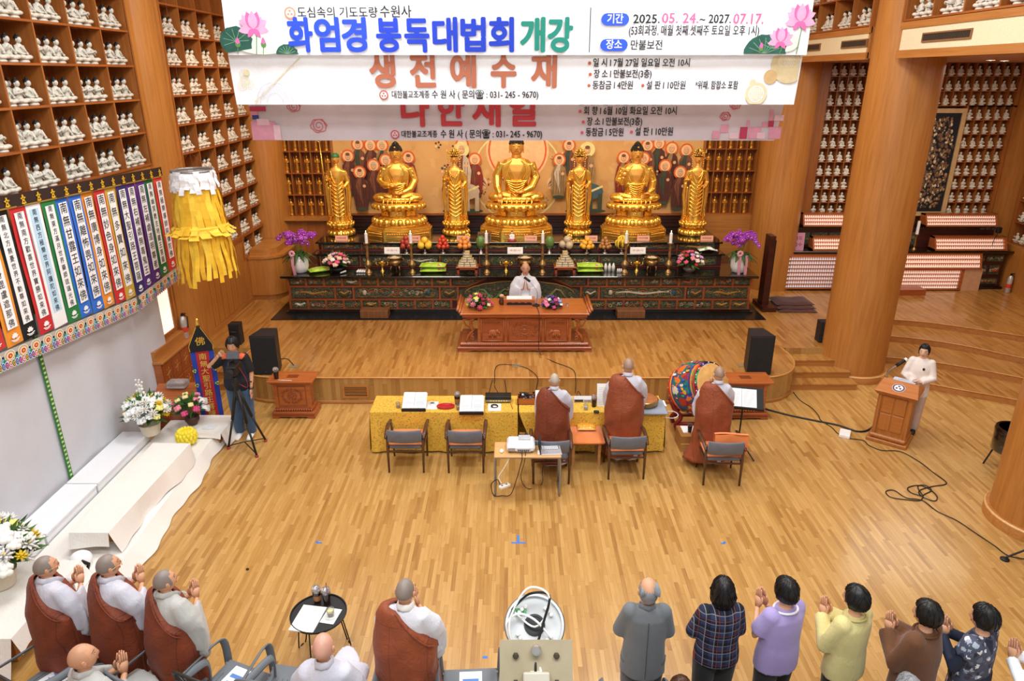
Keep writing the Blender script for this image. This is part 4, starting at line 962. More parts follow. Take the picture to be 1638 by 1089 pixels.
for x,w_ in ((-2.84,'left'),(-0.13,'middle'),(2.73,'right')):
    t=thing('golden_cup','small golden two-handled cup on a foot, '+w_+' one on the altar','cup',(x,14.9,1.37))
    G().lathe([(.05,0),(.045,.02),(.02,.05),(.02,.09),(.07,.13),(.085,.19),(.075,.19),(.06,.14),(.0,.12)],16,cap=False).obj('bowl',M_GOLD,t,smooth=50)
    for q in (1,-1):G().tube([(q*.07,0,.13),(q*.13,0,.15),(q*.125,0,.21)],[.01,.012,.006],6).obj('handle',M_GOLD,t,smooth=SM)
    G().ball((0,0,.2),(.045,.045,.03),10,6).obj('lid',M_GOLD,t,smooth=SM)
# rice bags
M_BAG=spotted('rice_bag','a6cf3a',['f0efe0','c8e070','8cbc2a','e05040'],9,0.4,thr=0.35,bg2='b8da50')
def ricebag(loc,rz,label,z=0.0,rx=0.26,ry=0.17):
    t=thing('rice_bag',label,'bag',(loc[0],loc[1],1.37+z),rz)
    g=G()
    def fn(u,v):
        a=2*u-1;b_=2*v-1;k=(1-abs(a)**4)*(1-abs(b_)**4);return (a*rx,b_*ry,0.05+0.045*k)
    g.grid(fn,14,10);g.grid(lambda u,v:(lambda p:(p[0],p[1],0.1-p[2]))(fn(u,v)),14,10)
    g.obj('sack',M_BAG,t,smooth=SM)
    for q in (1,-1):G().box(q*rx-0.02 if q > 0 else -rx-0.02,q*rx+0.02 if q > 0 else -rx+0.02,-ry,ry,0.047,0.053).obj('sealed_end',M_BAG,t)
    return t
ricebag((-4.2,14.85),0.5,'single flat green rice bag beside the left orchid vase',rx=.22,ry=.15)
for x,w_ in ((-1.72,'left of the book stack'),(1.7,'right of the other book stack')):
    ricebag((x,14.85),0.05,'lower green rice bag of the pair '+w_);ricebag((x,14.87),-0.05,'upper green rice bag of the pair '+w_,0.095)
# book stands
for x,w_ in ((-0.97,'left'),(1.15,'right')):
    t=thing('offering_stand','small red lacquered offering stand with cut-out apron, '+w_+' one','stand',(x,14.85,1.37))
    G().box(-.24,.24,-.16,.16,.11,.14,0,.006).obj('tray_top',M_RED,t)
    G().box(-.22,.22,-.14,-.12,.075,.11).box(-.22,-.17,-.14,-.12,0,.11).box(.17,.22,-.14,-.12,0,.11).obj('apron',plain('b0461e',0.3),t)
    for q in (1,-1):G().box(q*.2-.02,q*.2+.02,.08,.12,0,.11).obj('leg',M_RED,t)
    k=0
    for row,n,w0 in ((0,3,.4),(1,3,.36),(2,2,.28),(3,2,.2),(4,1,.12),(5,1,.11)):
        for j in range(n):
            k += 1;bw=w0/n;xx=-w0/2+bw*(j+.5)
            b=thing('wrapped_book','cream wrapped sutra book in the stacked pyramid on the '+w_+' red stand','book',(x+xx,14.84,1.51+row*.052),0,'cream books stacked on the '+w_+' red stand')
            G().box(-bw/2+.004,bw/2-.004,-.11,.11,0,.012).box(-bw/2+.004,bw/2-.004,-.11,.11,.038,.05).obj('cover',plain('b9a26a',0.6),b)
            G().box(-bw/2+.007,bw/2-.007,-.107,.107,.011,.039).obj('pages',plain('f3ecd6',0.8),b)
# fruit dishes
def fruit_dish(x,label,fruit,flabel,col,rad,layers,mat=None,squash=1.0,z=1.70):
    t=thing('silver_footed_dish','silver footed dish under the '+label,'dish',(x,15.22,z))
    G().lathe([(.055,0),(.05,.015),(.022,.03),(.018,.07),(.05,.085),(.11,.1),(.115,.11),(.0,.105)],18,cap=False).obj('dish',M_SILVER,t,smooth=50)
    m=mat or plain(col,0.4,var=0.2);b=G().ball((0,0,0),(rad,rad,rad*squash),12,8);me=b.mesh(fruit,m,'all');zz=z+.105+rad*squash
    st_=G().tube([(0,0,rad*squash*.9),(.003,0,rad*squash*1.12)],.004,5).mesh('stem',M_GREEN,False)
    for n in layers:
        rr_=0 if n == 1 else rad/sin(pi/n)*1.02
        for k in range(n):
            a=2*pi*k/n+n;o=bpy.data.objects.new(fruit,me);COL.objects.link(o);o.location=(x+rr_*cos(a),15.22+rr_*sin(a),zz)
            tag(o,flabel,'fruit',label);c=bpy.data.objects.new('stem',st_);COL.objects.link(c);c.parent=o
        zz += rad*1.3*squash
fruit_dish(-2.34,'dark red apples piled on the leftmost dish','apple','dark red apple piled on the leftmost dish','a8382c',.062,(4,3,1))
fruit_dish(-1.93,'yellow melons piled beside the dark red apples','melon','yellow melon piled beside the dark red apples','e8b838',.078,(4,1))
fruit_dish(-1.53,'small bright red apples in a tall pyramid','apple','small bright red apple in the tall pyramid','c23a24',.05,(6,4,3,1))
fruit_dish(-1.06,'orange persimmons piled beside the left watermelon','persimmon','orange persimmon piled beside the left watermelon','e08a3c',.06,(5,3,1))
fruit_dish(1.22,'pale netted melons stacked beside the right watermelon','netted_melon','pale netted melon stacked beside the right watermelon','c0a888',.085,(3,1))
fruit_dish(1.66,'yellow oranges piled right of the netted melons','orange','yellow orange piled right of the netted melons','eaa832',.055,(6,4,1))
fruit_dish(2.06,'small brown pears piled beside the bananas','pear','small brown pear piled beside the bananas','a8703a',.045,(7,5,3,1))
mw=bpy.data.materials.new('watermelon');mw.use_nodes=True;nt=mw.node_tree;b_=nt.nodes['Principled BSDF'];b_.inputs['Roughness'].default_value=.35
tc=N(nt,'ShaderNodeTexCoord');wv=N(nt,'ShaderNodeTexWave',wave_type='BANDS',bands_direction='X');wv.inputs['Scale'].default_value=14;wv.inputs['Distortion'].default_value=3;nt.links.new(tc.outputs['Object'],wv.inputs['Vector'])
nt.links.new(ramp(nt,wv.outputs['Fac'],[(.35,'1f3d1c'),(.6,'7fa050')]),b_.inputs['Base Color'])
for x,w_ in ((-0.69,'left'),(0.83,'right')):
    t=thing('silver_footed_dish','silver footed dish under the '+w_+' watermelon','dish',(x,15.22,1.70));G().lathe([(.055,0),(.05,.015),(.025,.04),(.02,.08),(.07,.1),(.08,.13),(.0,.11)],18,cap=False).obj('dish',M_SILVER,t,smooth=50)
    t=thing('watermelon','striped dark green watermelon on a dish, '+w_+' one','fruit',(x,15.22,1.80));G().ball((0,0,.14),(.105,.105,.145),16,10).obj('rind',mw,t,smooth=SM);G().tube([(0,0,.28),(.01,0,.31)],.006,5).obj('stem',M_GREEN,t)
t=thing('silver_footed_dish','silver footed dish under the bananas','dish',(2.43,15.22,1.70));G().lathe([(.055,0),(.05,.015),(.022,.03),(.018,.07),(.05,.085),(.11,.1),(.115,.11),(.0,.105)],18,cap=False).obj('dish',M_SILVER,t,smooth=50)
t=thing('banana_bunch','large bunch of yellow bananas on a dish beside the fifth candlestick','bananas',(2.43,15.22,1.81))
for k in range(16):
    a=2*pi*k/8+(k//8)*.4;r_=.11-.04*(k//8);zz=.03+.08*(k//8)
    G().tube([(r_*.3*cos(a),r_*.3*sin(a),zz+.2-.03*(k//8)),(r_*cos(a)*1.2,r_*sin(a),zz+.12),(r_*cos(a)*1.25,r_*sin(a)*1.1,zz+.04),(r_*.9*cos(a),r_*.9*sin(a),zz-.02)],[.009,.022,.022,.008],7).obj('banana',plain('e4be3a',0.45,var=.15),t,smooth=SM)
# name cards
def placard(x,y,z,w_,h_,col,label,lines,inkc='5a1a1a'):
    t=thing('name_placard',label,'placard',(x,y,z));g=G()
    g.add([(-w_/2,0,0),(w_/2,0,0),(w_/2,.03,h_),(-w_/2,.03,h_),(-w_/2,.06,0),(w_/2,.06,0)],[(0,1,2,3),(3,2,5,4),(0,3,4),(1,5,2)]);g.obj('card',plain(col,0.6,var=.02),t)
    q=T(); 
    for k,l in enumerate(lines):q.text(l,0,h_*(.5 if len(lines) == 1 else .68-.36*k),h_*(.34 if len(lines) == 1 else .24),fit=w_*.72 if len(lines) == 1 else w_*.7)
    q.g.v=[(x_,-0.002+z_*.03/h_-.001,z_) for x_,y_,z_ in q.g.v];q.g.obj('lettering',plain(inkc,.7),t)
PL=[(-3.83,'지장보살'),(-2.22+.02,'아미타불'),(-1.1,'관세음보살'),(0.42,'석가모니불'),(1.78,'문수보살'),(2.95,'약사여래불'),(4.38,'보현보살')]
for i,(x,s_) in enumerate(PL):
    placard(x,15.5,1.91,.28,.11,'dd9a7c','pink name card on the upper altar tier, '+['first','second','third','fourth','fifth','sixth','seventh'][i]+' from the left',[s_])
for i,(x,w_) in enumerate(((-2.65,'left'),(0.07,'middle'),(2.78,'right'))):
    placard(x,15.14,1.70,.34,.14,'f0e9e2','white printed card on the middle altar tier, '+w_+' one',['수원사'],'b05a5a')
# small figures on the upper tier
def mini(loc,name,label,m,hair):
    b,hr=seated(.2);o=b.obj(name,m,smooth=SM);o.location=loc;o.rotation_euler=(0,0,pi);tag(o,label,'statuette')
    if hair:hr.obj('hair',M_HAIR,o,smooth=SM)
mini((0.0,15.5,1.93),'small_white_buddha_figure','tiny white seated figure before the middle golden buddha',plain('f4e4e2',.4),True)
o=G().lathe([(.1,0),(.1,.02),(.06,.03)],16).obj('red_lotus_dais',plain('a82a30',.5));o.location=(0.0,15.5,1.91);tag(o,'red round dais under the tiny white figure','dais')
mini((-1.0,15.66,1.91),'small_golden_buddha_figure','tiny golden seated figure beside the left crowned standing statue',M_GOLD,False)
mini((1.3,15.6,1.91),'small_golden_buddha_figure','tiny golden seated figure beside the right inner standing statue',M_GOLD,False)
t=thing('glass_case','small glass box beside the base of the middle golden buddha','case',(-0.62,15.5,1.91)); 
for q in (1,-1):G().box(q*.14-.007,q*.14+.007,0,.2,0,.16).obj('side_wall',M_STEEL,t)
G().box(-.14,.14,0,.2,0,.01).box(-.14,.14,0,.2,.15,.16).obj('shelf',M_BRASS,t);G().box(-.13,.13,.003,.006,.01,.15).obj('pane',plain('c9b79a',.1,trans=.9,var=0),t)
# candle packs, bottles
for k in range(4):
    o=G().tube([(0,-.09,0),(0,.09,0)],.022,10).obj('boxed_candle',M_WHITE,smooth=SM);o.location=(-3.36+.05*k,14.82,1.395);tag(o,'short white candle lying in a row beside the first candlestick','candle','white candles lying beside the first candlestick')
for k in range(3):
    t=thing('plastic_bottle','white wrapped offering bottle right of the green rice bags','bottle',(2.05+.085*k,14.9,1.37),0,'white wrapped bottles on the altar')
    G().lathe([(.035,0),(.037,.1),(.02,.16),(.012,.18)],10).obj('bottle',plain('f2efe6',.3,var=.03),t,smooth=SM);G().lathe([(.014,.18),(.014,.2)],8).obj('cap',M_GREEN2,t)
for k in range(3):
    o=G().lathe([(.02,0),(.02,.06),(.012,.08),(.003,.095)],8).obj('short_candle',M_WHITE,smooth=SM);o.location=(2.3+.04*k,14.78,1.37);tag(o,'short white candle standing left of the fifth candlestick','candle','short white candles beside the fifth candlestick')
o=G().tube([(0,0,.03),(.09,.12,.04)],[.014,.022],8).obj('rolled_tube',plain('c9c9cc',.3));o.location=(-3.7,14.62,1.37);tag(o,'short silver tube lying before the left altar bouquet','tube')
# flowers
def blossom(g,c,r,mi,n=8,seed=0,style=0):
    c=Vector(c);rr_=random.Random(seed)
    if style == 0:   # rose: nested cups
        g.ball(c,(r*.55,r*.55,r*.5),8,5,mi)
        for k in range(n):a=2*pi*k/n;g.ball(c+Vector((r*.55*cos(a),r*.55*sin(a),-r*.1+r*.2*(k % 2))),(r*.42,r*.42,r*.38),6,4,mi)
    else:            # daisy / mum: radiating petals
        for lay in range(3):
            m=n-lay*2
            for k in range(m):
                a=2*pi*k/m+lay*.4;e=.15+.5*lay;p=c+Vector((cos(a)*cos(e),sin(a)*cos(e),sin(e)))*r
                g.tube([c,c.lerp(p,.6),p],[(r*.06,r*.06),(r*.09,r*.22),(r*.03,r*.08)],4,mi)
def bouquet(name,label,loc,R_,H_,cols,nf,ps,seed,container,cat='flowers',spike=0):
    t=thing(name,label,cat,loc);r=random.Random(seed);container(t)
    lv=G()
    for i in range(int(nf*4)):
        a=r.uniform(0,2*pi);e=r.uniform(-.25,1.4);d=Vector((cos(a)*cos(e),sin(a)*cos(e),sin(e)));c=Vector((0,0,H_));L=R_*r.uniform(.8,1.25)
        u_=d.orthogonal().normalized()*(.22*R_);p=c+d*L;m=c+d*L*.6
        lv.add([tuple(m-d*.22*L),tuple(m+u_*.45),tuple(p),tuple(m-u_*.45)],[(0,1,2,3)],r.choice((0,1)))
    for i in range(14):
        a=r.uniform(0,2*pi);e=r.uniform(.0,1.3);d=Vector((cos(a)*cos(e),sin(a)*cos(e),sin(e)));lv.tube([(0,0,H_*.5),tuple(Vector((0,0,H_))+d*R_*.9)],.004,4,0)
    lv.obj('leaves',[M_GREEN,M_GREEN2],t)
    k=0
    for i in range(nf):
        e=math.asin(min(1,.0+(i+.5)/nf*1.0));a=i*2.39996+r.uniform(-.2,.2);rad=R_*r.uniform(.82,1.0)
        p=Vector((cos(a)*cos(e)*rad,sin(a)*cos(e)*rad,H_+sin(e)*rad*.92));col,sty,sz=r.choice(cols)
        g=G();blossom(g,(0,0,0),ps*sz*r.uniform(.85,1.15),0,8 if sty else 6,i,sty)
        if sty:g.ball((0,0,ps*sz*.25),ps*sz*.28,6,4,1)
        o=g.obj('blossom',[plain(col,.6,var=.12),plain('d8b020' if sty else col,.6)],t,smooth=SM);o.location=p;o.rotation_euler=(0.6*sin(a)*-1*cos(e),.6*cos(a)*cos(e),0)
    for q in range(spike):
        g=G();b0=Vector((r.uniform(-.15,.1),0,H_+R_*.7));d=Vector((r.uniform(-.15,.15),r.uniform(-.1,.1),1))
        for k in range(10):g.ball(b0+d*(R_*.12*k)*.9+Vector((.02*cos(k*2.4),.02*sin(k*2.4),0)),ps*.5*(1-.06*k),6,4)
        g.obj('flower_spike',plain('f2f2ea',.6),t,smooth=SM)
    return t
def bowlc(r,h,m):return lambda t:G().lathe([(r*.6,0),(r,h*.6),(r*.95,h),(r*.8,h),(r*.5,h*.3)],18,cap=False).obj('bowl',m,t,smooth=SM)
PINKS=[('e88aa0',0,1),('f6d8d4',0,1),('f8efe6',0,.9),('b02038',0,.9),('e05a80',0,1),('f3c9b0',0,1),('d89ad0',0,1)]
bouquet('flower_arrangement','round pink white and red bouquet in a dark bowl on the left altar counter',(-3.82,14.85,1.37),.26,.2,PINKS,30,.062,4,bowlc(.16,.1,M_BLK))
bouquet('flower_arrangement','loose pink white and red bouquet in a glass bowl on the right altar counter',(3.87,14.85,1.37),.28,.2,PINKS,26,.062,8,bowlc(.14,.1,plain('6a5a50',.2)))
def vase(t):
    G().lathe([(.09,0),(.15,.03),(.185,.15),(.18,.28),(.13,.36),(.125,.38),(.11,.38),(.1,.3)],28,cap=False).obj('white_vase',plain('f4f2f0',.15,var=0,coat=.5),t,smooth=SM)
    q=G()
    for k in range(12):
        a=2*pi*k/12;L=.38;q.tube([(0,0,.34),(.5*L*cos(a),.5*L*sin(a),.44-.02*(k % 3)),(L*cos(a),L*sin(a),.3-.06*(k % 2))],[(.012,.02),(.01,.05),(.003,.01)],5)
    q.obj('strap_leaves',M_GREEN,t,smooth=SM)
def orchid(loc,label,seed,rib):
    t=thing('potted_orchid',label,'orchid',loc);vase(t);r=random.Random(seed)
    M_OR=plain('a83ab8',.5,var=.25)
    for s_ in range(6):
        a=2*pi*s_/6+.3;pts=smooth_curve([(0,0,.36),(.08*cos(a),.08*sin(a),.62),(.2*cos(a),.16*sin(a),.82),(.36*cos(a),.26*sin(a),.78-.08*(s_ % 3))],5)
        G().tube(pts,.006,5).obj('flower_stem',M_GREEN2,t)
        for k in range(9):
            p=pts[6+k if 6+k < len(pts) else -1]+Vector((r.uniform(-.07,.07),r.uniform(-.07,.07),r.uniform(-.05,.06)))
            g=G();z_=r.uniform(0,1)
            for m in range(5):b=m*2*pi/5+z_;g.ball((.035*cos(b),-.01,.035*sin(b)),(.028 if m != 0 else .022,.008,.028),6,4,0)
            g.ball((0,-.02,-.004),(.012,.012,.014),5,4,1);o=g.obj('orchid_blossom',[M_OR,plain('e8c8e0',.5)],t,smooth=SM);o.location=p;o.rotation_euler=(r.uniform(-.5,.3),0,r.uniform(-.7,.7))
    q=G();rb=plain('e7a6b4',.5,var=.15)
    for dx in rib:q.add([(dx-.035,-.21,.42),(dx+.035,-.21,.42),(dx+.04,-.215,.2),(dx-.03,-.215,.2),(dx+.05,-.2,-.02),(dx-.01,-.2,-.02)],[(0,1,2,3),(3,2,4,5)])
    q.obj('pink_ribbon',rb,t)
    q=G()
    for k in range(8):a=2*pi*k/8;q.ball((rib[0]+.045*cos(a),-.21,.46+.045*sin(a)),(.03,.015,.03),6,4)
    q.obj('bow',rb,t,smooth=SM)
orchid((-4.6,14.8,1.37),'pink orchid in a white vase with one ribbon at the left altar end',3,(-.09,))
orchid((4.93,14.8,1.37),'pink orchid in a white vase with two ribbons at the right altar end',5,(-.07,.07))
o=G().grid(lambda u,v:((u-.5)*.4,(v-.5)*.26,.03+.03*sin(u*7)*sin(v*6)+.04*(1-abs(2*u-1))),12,8).obj('plastic_bag',spotted('bagm','eef2e6',['5fae5a','ffffff','2f8a50'],10,.3,thr=.4),smooth=SM);o.location=(4.35,15.3,1.72);tag(o,'crumpled white and green plastic bag left of the right orchid','bag')
# ================================================================== hanging banners
def Qp(px,py,Y):
    x=(px-819)/F_PX;y=(py-544.5)/F_PX;c,s=cos(PITCH),sin(PITCH)
    t=Y/(c-y*s);return x*t,EYE-(s+y*c)*t
INK=plain('1c1c1e',.8,var=0)
def emblem(q,x,z,r,mi,bgm,off=.004):
    q.disc(x,z,r,mi,off,28);q.disc(x,z,r*.72,bgm,off+.0015,28)
    for k in range(3):a=pi/2+k*2*pi/3;q.disc(x+r*.34*cos(a),z+r*.34*sin(a),r*.2,mi,off+.003,12)
M_BAN=cloth('banner_cloth','f7f8fb',.75,.02,2,.18,0)
M_BAN3=cloth('banner_cloth_shaded','cfc4ca',.8,.1,1.2,.12,0)  # shade from the banner in front is mixed into this cloth colour
def hang_banner(Y,x0,x1,z0,z1,mat,label,xb0=None,xb1=None):
    t=thing('hanging_banner',label,'banner',(0,Y,0));xb0=xb0 or x0;xb1=xb1 or x1
    def f(u,v):
        z=z0+(z1-z0)*v;a=xb0+(x0-xb0)*v;b=xb1+(x1-xb1)*v
        return (a+(b-a)*u,.012+.008*sin(u*31+v*3)*(.3+v)+.006*sin(u*13-v*5),z)
    G().grid(f,70,8).obj('cloth',mat,t,smooth=SM)
    p=G().tube([(x0-.05,.02,z1),(x1+.05,.02,z1)],.022,8).obj('pole',M_STEEL,t,smooth=SM)
    for k in (.08,.5,.92):G().tube([(x0+(x1-x0)*k,.02,z1),(x0+(x1-x0)*k,.02,8.6)],.005,4).obj('rope',M_PAPER,t)
    return t
def put_text(q,Y,body,px,py,hpx,mi,bold=0,wpx=None,align='CENTER',**kw):
    x,z=Qp(px,py,Y);m=Qp(px+1,py,Y)[0]-x
    q.text(body,x,z,hpx*m/0.72 if ord(body[0]) < 128 else hpx*m/0.86,mi,bold,align,fit=wpx*m if wpx else None,**kw);return q
# first banner (blue and green title)
Y1=11.0
b1=hang_banner(Y1,-4.13,4.29,5.665,6.62,M_BAN,'topmost white banner with big blue and green lettering and lotus flowers')
q=T();P_=Y1
for s_,x0_,st_,c_ in (('화엄경',481,43,'1e48cc'),('봉독대법회',622,45,'143cc4'),('개강',852,44,'168c7a')):
    for i,ch in enumerate(s_):q=T();put_text(q,P_,ch,x0_+st_*i,60,46,0,.036,37,off=.012,res=5);q.g.obj('title_letter',plain(c_,.7,var=.05),b1)
q=T();x,z=Qp(464,21,P_);emblem(q,x,z,.082,0,1,.01);put_text(q,P_,'도심속의 기도도량',540,21,15,2,0.012,128,off=.01);put_text(q,P_,'수원사',633,20,17,2,0.01,50,off=.01)
x0,z0=Qp(945,12,P_);x1,z1=Qp(943,84,P_);q.rect(x0-.006,x0+.006,z1,z0,2,.01)
for px,py,s_,w_ in ((984,31,'기간',25),(982,72,'장소',25)):
    x,z=Qp(px,py,P_);q.rect(x-.12,x+.12,z-.08,z+.08,3,.009);q.disc(x-.12,z,.08,3,.0084,12);q.disc(x+.12,z,.08,3,.0087,12)
    put_text(q,P_,s_,px,py,13,4,.02,w_,off=.013)
put_text(q,P_,'2025.',1034,31,13,2,.02,42,off=.01);put_text(q,P_,'05. 24.',1088,30,15,5,.02,58,off=.01);put_text(q,P_,'~ 2027.',1144,31,13,2,.02,50,off=.01);put_text(q,P_,'07.17.',1197,31,15,5,.02,48,off=.01)
put_text(q,P_,'(53회과정, 매월 첫째.셋째주 토요일 오후 1시)',1110,50,12,2,.014,208,off=.01);put_text(q,P_,'만불보전',1034,73,14,2,.012,50,off=.01)
q.g.obj('lettering',[plain('e08a66',.7,var=0),M_BAN,INK,plain('2456e8',.6,var=0),M_PAPER,plain('ee5f8e',.7,var=0)],b1)
def lotus_art(t,Y,items,leaves,buds,wash):
    q=T();u=Qp(500,50,Y)[0]-Qp(499,50,Y)[0]
    for px,py,w_,h_ in wash:x,z=Qp(px,py,Y);q.disc(x,z,w_*u,5,.0085,20,sz=h_/w_)
    for px,py,r,a0,a1 in leaves:
        x,z=Qp(px,py,Y);q.poly([(x+r*u*cos(a0+(a1-a0)*i/14)*(1+.05*cos(3*i)),max(5.675,z+r*u*.85*sin(a0+(a1-a0)*i/14)*(1+.05*cos(3*i)))) for i in range(15)],0,.0095)
        for i in range(1,8):a=a0+(a1-a0)*i/8;q.stroke([(x,max(5.675,z)),(x+r*u*.8*cos(a),max(5.675,z+r*u*.7*sin(a)))],.006,4,.0105)
    for px,py,r in items:
        x,z=Qp(px,py,Y);q.stroke([(x,z-r*u*.2),(x+.03,z-r*u*.8),(x-.0,5.675)],.012,1,.011)
        for k,a in enumerate((-.2,.45,pi-.45,pi+.2)):q.poly(petal(x,z-r*u*.25,a,r*u*1.05,r*u*.55),3,.0115+k*.0003)
        for k,a in enumerate((.9,pi-.9,1.25,pi-1.25,pi/2)):q.poly(petal(x,z-r*u*.35,a,r*u*(1.15 if k else 1),r*u*.62),(3,3,2,2,3)[k],.013+k*.0004)
        for a in (-.9,pi+.9):q.poly(petal(x,z-r*u*.3,a,r*u*.7,r*u*.35),2,.0155)
    for px,py,r in buds:
        x,z=Qp(px,py,Y);q.stroke([(x,z),(x-.02,5.675)],.01,1,.0125);q.poly(petal(x,z-r*u*.5,pi/2,r*u*1.6,r*u*.8),2,.014);q.poly(petal(x,z-r*u*.6,pi/2+.5,r*u*.9,r*u*.5),1,.0145);q.poly(petal(x,z-r*u*.6,pi/2-.5,r*u*.9,r*u*.5),1,.0145)
    q.g.obj('lotus_print',[plain('24584a',.7,var=.2),plain('5a8a4a',.7),plain('e26aa8',.7,var=.1),plain('f0a6c8',.7,var=.1),plain('7fae86',.7),plain('dcefd8',.7,var=0),plain('f8d2e2',.7)],t,kind='stuff')
lotus_art(b1,Y1,[(405,38,24)],[(378,66,26,-.5,pi+.9),(460,87,18,0,pi)],[(381,70,9),(422,70,9)],[(420,70,45,16)])
lotus_art(b1,Y1,[(1281,26,24),(1249,60,20)],[(1222,86,34,0,pi),(1235,78,22,-.3,pi)],[(1217,77,8)],[(1258,68,20,14)])
# second banner (terracotta title)
Y2=11.12
b2=hang_banner(Y2,-4.2,4.3,4.975,5.95,M_BAN,'second white banner with terracotta lettering below the topmost one',-4.15,4.25)
q=T()
for i,ch in enumerate('생전예수재'):q=T();put_text(q,Y2,ch,612+64.5*i,117,47,0,.036,38,off=.012,res=5);q.g.obj('title_letter',plain('b86c4e',.7,var=.05),b2)
q=T();x,z=Qp(614,152,Y2);emblem(q,x,z,.068,0,1,.01);put_text(q,Y2,'대한불교조계종',657,152,11,2,.012,60,off=.01);put_text(q,Y2,'수 원 사 ( 문의☎ : 031- 245 - 9670)',776,152,12,2,.014,170,off=.01)
for px,py,s_,w_ in ((1026,101,'일 시 I 7월 27일 일요일 오전 10시',154),(996,119,'장 소 I 만불보전(3층)',92),(980,137,'동참금 I 4만원',64),(1065,137,'설 판 I 10만원',62)):
    put_text(q,Y2,s_,px,py,12,2,.016,w_,off=.01);x,z=Qp(px-w_/2-6,py,Y2);q.disc(x,z,.025,0,.01,10)
put_text(q,Y2,'*위패, 함합소 포함',1146,137,10,2,.014,68,off=.01)
for px,py,r,m in ((1263,102,30,3),(1232,123,11,4),(1204,132,5,5),(1209,150,18,5)):
    x,z=Qp(px,py,Y2);u=.0091;r_=min(r*u,5.66-z if z+r*u > 5.66 else r*u)
    pts=[(x+r*u*cos(a),min(5.66,max(4.985,z+r*u*sin(a)))) for a in [2*pi*i/32 for i in range(32)]]
    q.poly([(min(a,4.24),b) for a,b in pts],m,.0085+.0003*m)
x,z=Qp(1209,150,Y2);q.disc(x,z,.115,1,.011,24);q.disc(x,z,.1,5,.012,24)
for k in range(-3,4):q.rect(x-.08,x+.08,z+k*.026-.003,z+k*.026+.003,1,.0125);q.rect(x+k*.026-.003,x+k*.026+.003,z-.08,z+.08,1,.0125)
x,z=Qp(1262,98,Y2)
for dx in (-.08,0,.08):
    for r in (.03,.055,.08):q.disc(x+dx,z,r,6,.0115,18,r0=r-.006)
x,z=Qp(440,157,Y2)
for r in (.27,.22,.12):q.stroke([(x+r*cos(a),z-.05+r*sin(a)) for a in [pi*i/20 for i in range(21)]],.01,7,.009)
for i in range(28):a=pi*i/28;q.stroke([(x+.13*cos(a),z-.05+.13*sin(a)),(x+.21*cos(a),z-.05+.21*sin(a))],.004,7,.009)
x,z=Qp(392,128,Y2)
for dx,dz in ((0,0),(.06,-.06),(-.05,-.08),(0,.08)):
    for r in (.02,.045,.07):q.disc(x+dx,z+dz,r,5,.009,16,r0=r-.005)
x,z=Qp(395,116,Y2);q.disc(x,z,.045,5,.0095,14);x0,z0=Qp(480,92,Y2);x1,z1=Qp(408,163,Y2);q.stroke([(x0,z0),(x1,z1)],.018,5,.0085)
q.g.obj('lettering',[plain('bf5f42',.7,var=0),M_BAN,INK,plain('d9c79a',.7),plain('d3b27e',.7),plain('e3d8b0',.7),plain('f6f0dc',.7),plain('d8dcec',.7)],b2)
# third banner
Y3=11.8
b3=hang_banner(Y3,-4.3,4.42,4.395,5.4,M_BAN3,'lowest banner, shaded greyish pink, with red lettering, hanging behind the white ones',-4.13,4.27)
q=T()
for i,ch in enumerate('나한재일'):q=T();put_text(q,Y3,ch,664+57*i,178,50,0,.036,42,off=.012,res=5);q.g.obj('title_letter',plain('c03840',.7,var=.05),b3)
q=T();x,z=Qp(632,215,Y3);emblem(q,x,z,.07,0,1,.01);put_text(q,Y3,'대한불교조계종',671,215,10,2,.016,57,off=.01);put_text(q,Y3,'수 원 사 ( 문의☎ : 031- 245 - 9670)',786,215,12,2,.018,162,off=.01)
for px,py,s_,w_ in ((1008,178,'회 향 I 6월 10일 화요일 오전 10시',148),(983,195,'장 소 I 만불보전(3층)',88),(967,212,'동참금 I 5만원',60),(1046,211,'설 판 I 10만원',60),(1000,162,'입 재 I 5월 5일 월요일 오전 10시',150)):
    put_text(q,Y3,s_,px,py,12,2,.018,w_,off=.01);x,z=Qp(px-w_/2-6,py,Y3);q.disc(x,z,.026,3,.01,10)
rr=random.Random(11);u=Qp(500,200,Y3)[0]-Qp(499,200,Y3)[0]
def patch(px0,py0,px1,py1,m,off):
    x0,z0=Qp(px0,py1,Y3);x1,z1=Qp(px1,py0,Y3);q.rect(x0,x1,max(z0,4.4),z1,m,off)
for px0,py0,px1,py1,m in [(400,170,425,178,4),(402,178,412,186,5),(404,184,414,191,6),(405,194,440,224,5),(411,209,434,219,4),(416,219,450,224,4),(412,190,430,200,7),(440,200,448,224,7),
     (1138,209,1152,222,5),(1152,199,1166,212,5),(1166,212,1182,222,7),(1182,203,1196,222,4),(1193,192,1200,203,5),(1196,203,1218,222,5),(1210,212,1224,222,7),(1218,195,1228,203,5),(1228,193,1238,203,4),(1238,184,1254,193,7),(1230,175,1238,193,5),(1228,203,1250,222,5)]:patch(px0,py0,px1,py1,m,.0088+.0002*m)
for px,py,s_ in ((510,201,11),(470,170,9),(1176,168,7),(1160,186,7)):
    x,z=Qp(px,py,Y3)
    q.stroke([(x+s_*u*(1-.8*t/20)*cos(t*.6),z+s_*u*(1-.8*t/20)*sin(t*.6)) for t in range(21)],.012,0,.0095)
    q.stroke([(x+s_*u*1.15*cos(t*.35)*(1+.1*cos(t*2)),z+s_*u*.9*sin(t*.35)*(1+.1*cos(t*2))) for t in range(19)],.012,0,.0092)
q.g.obj('lettering',[plain('c84a52',.7,var=0),M_BAN3,INK,plain('d05a66',.7,var=0),plain('bc3a5a',.7),plain('dc9ab0',.7),plain('3c3c84',.7),plain('e8c4d0',.7)],b3)

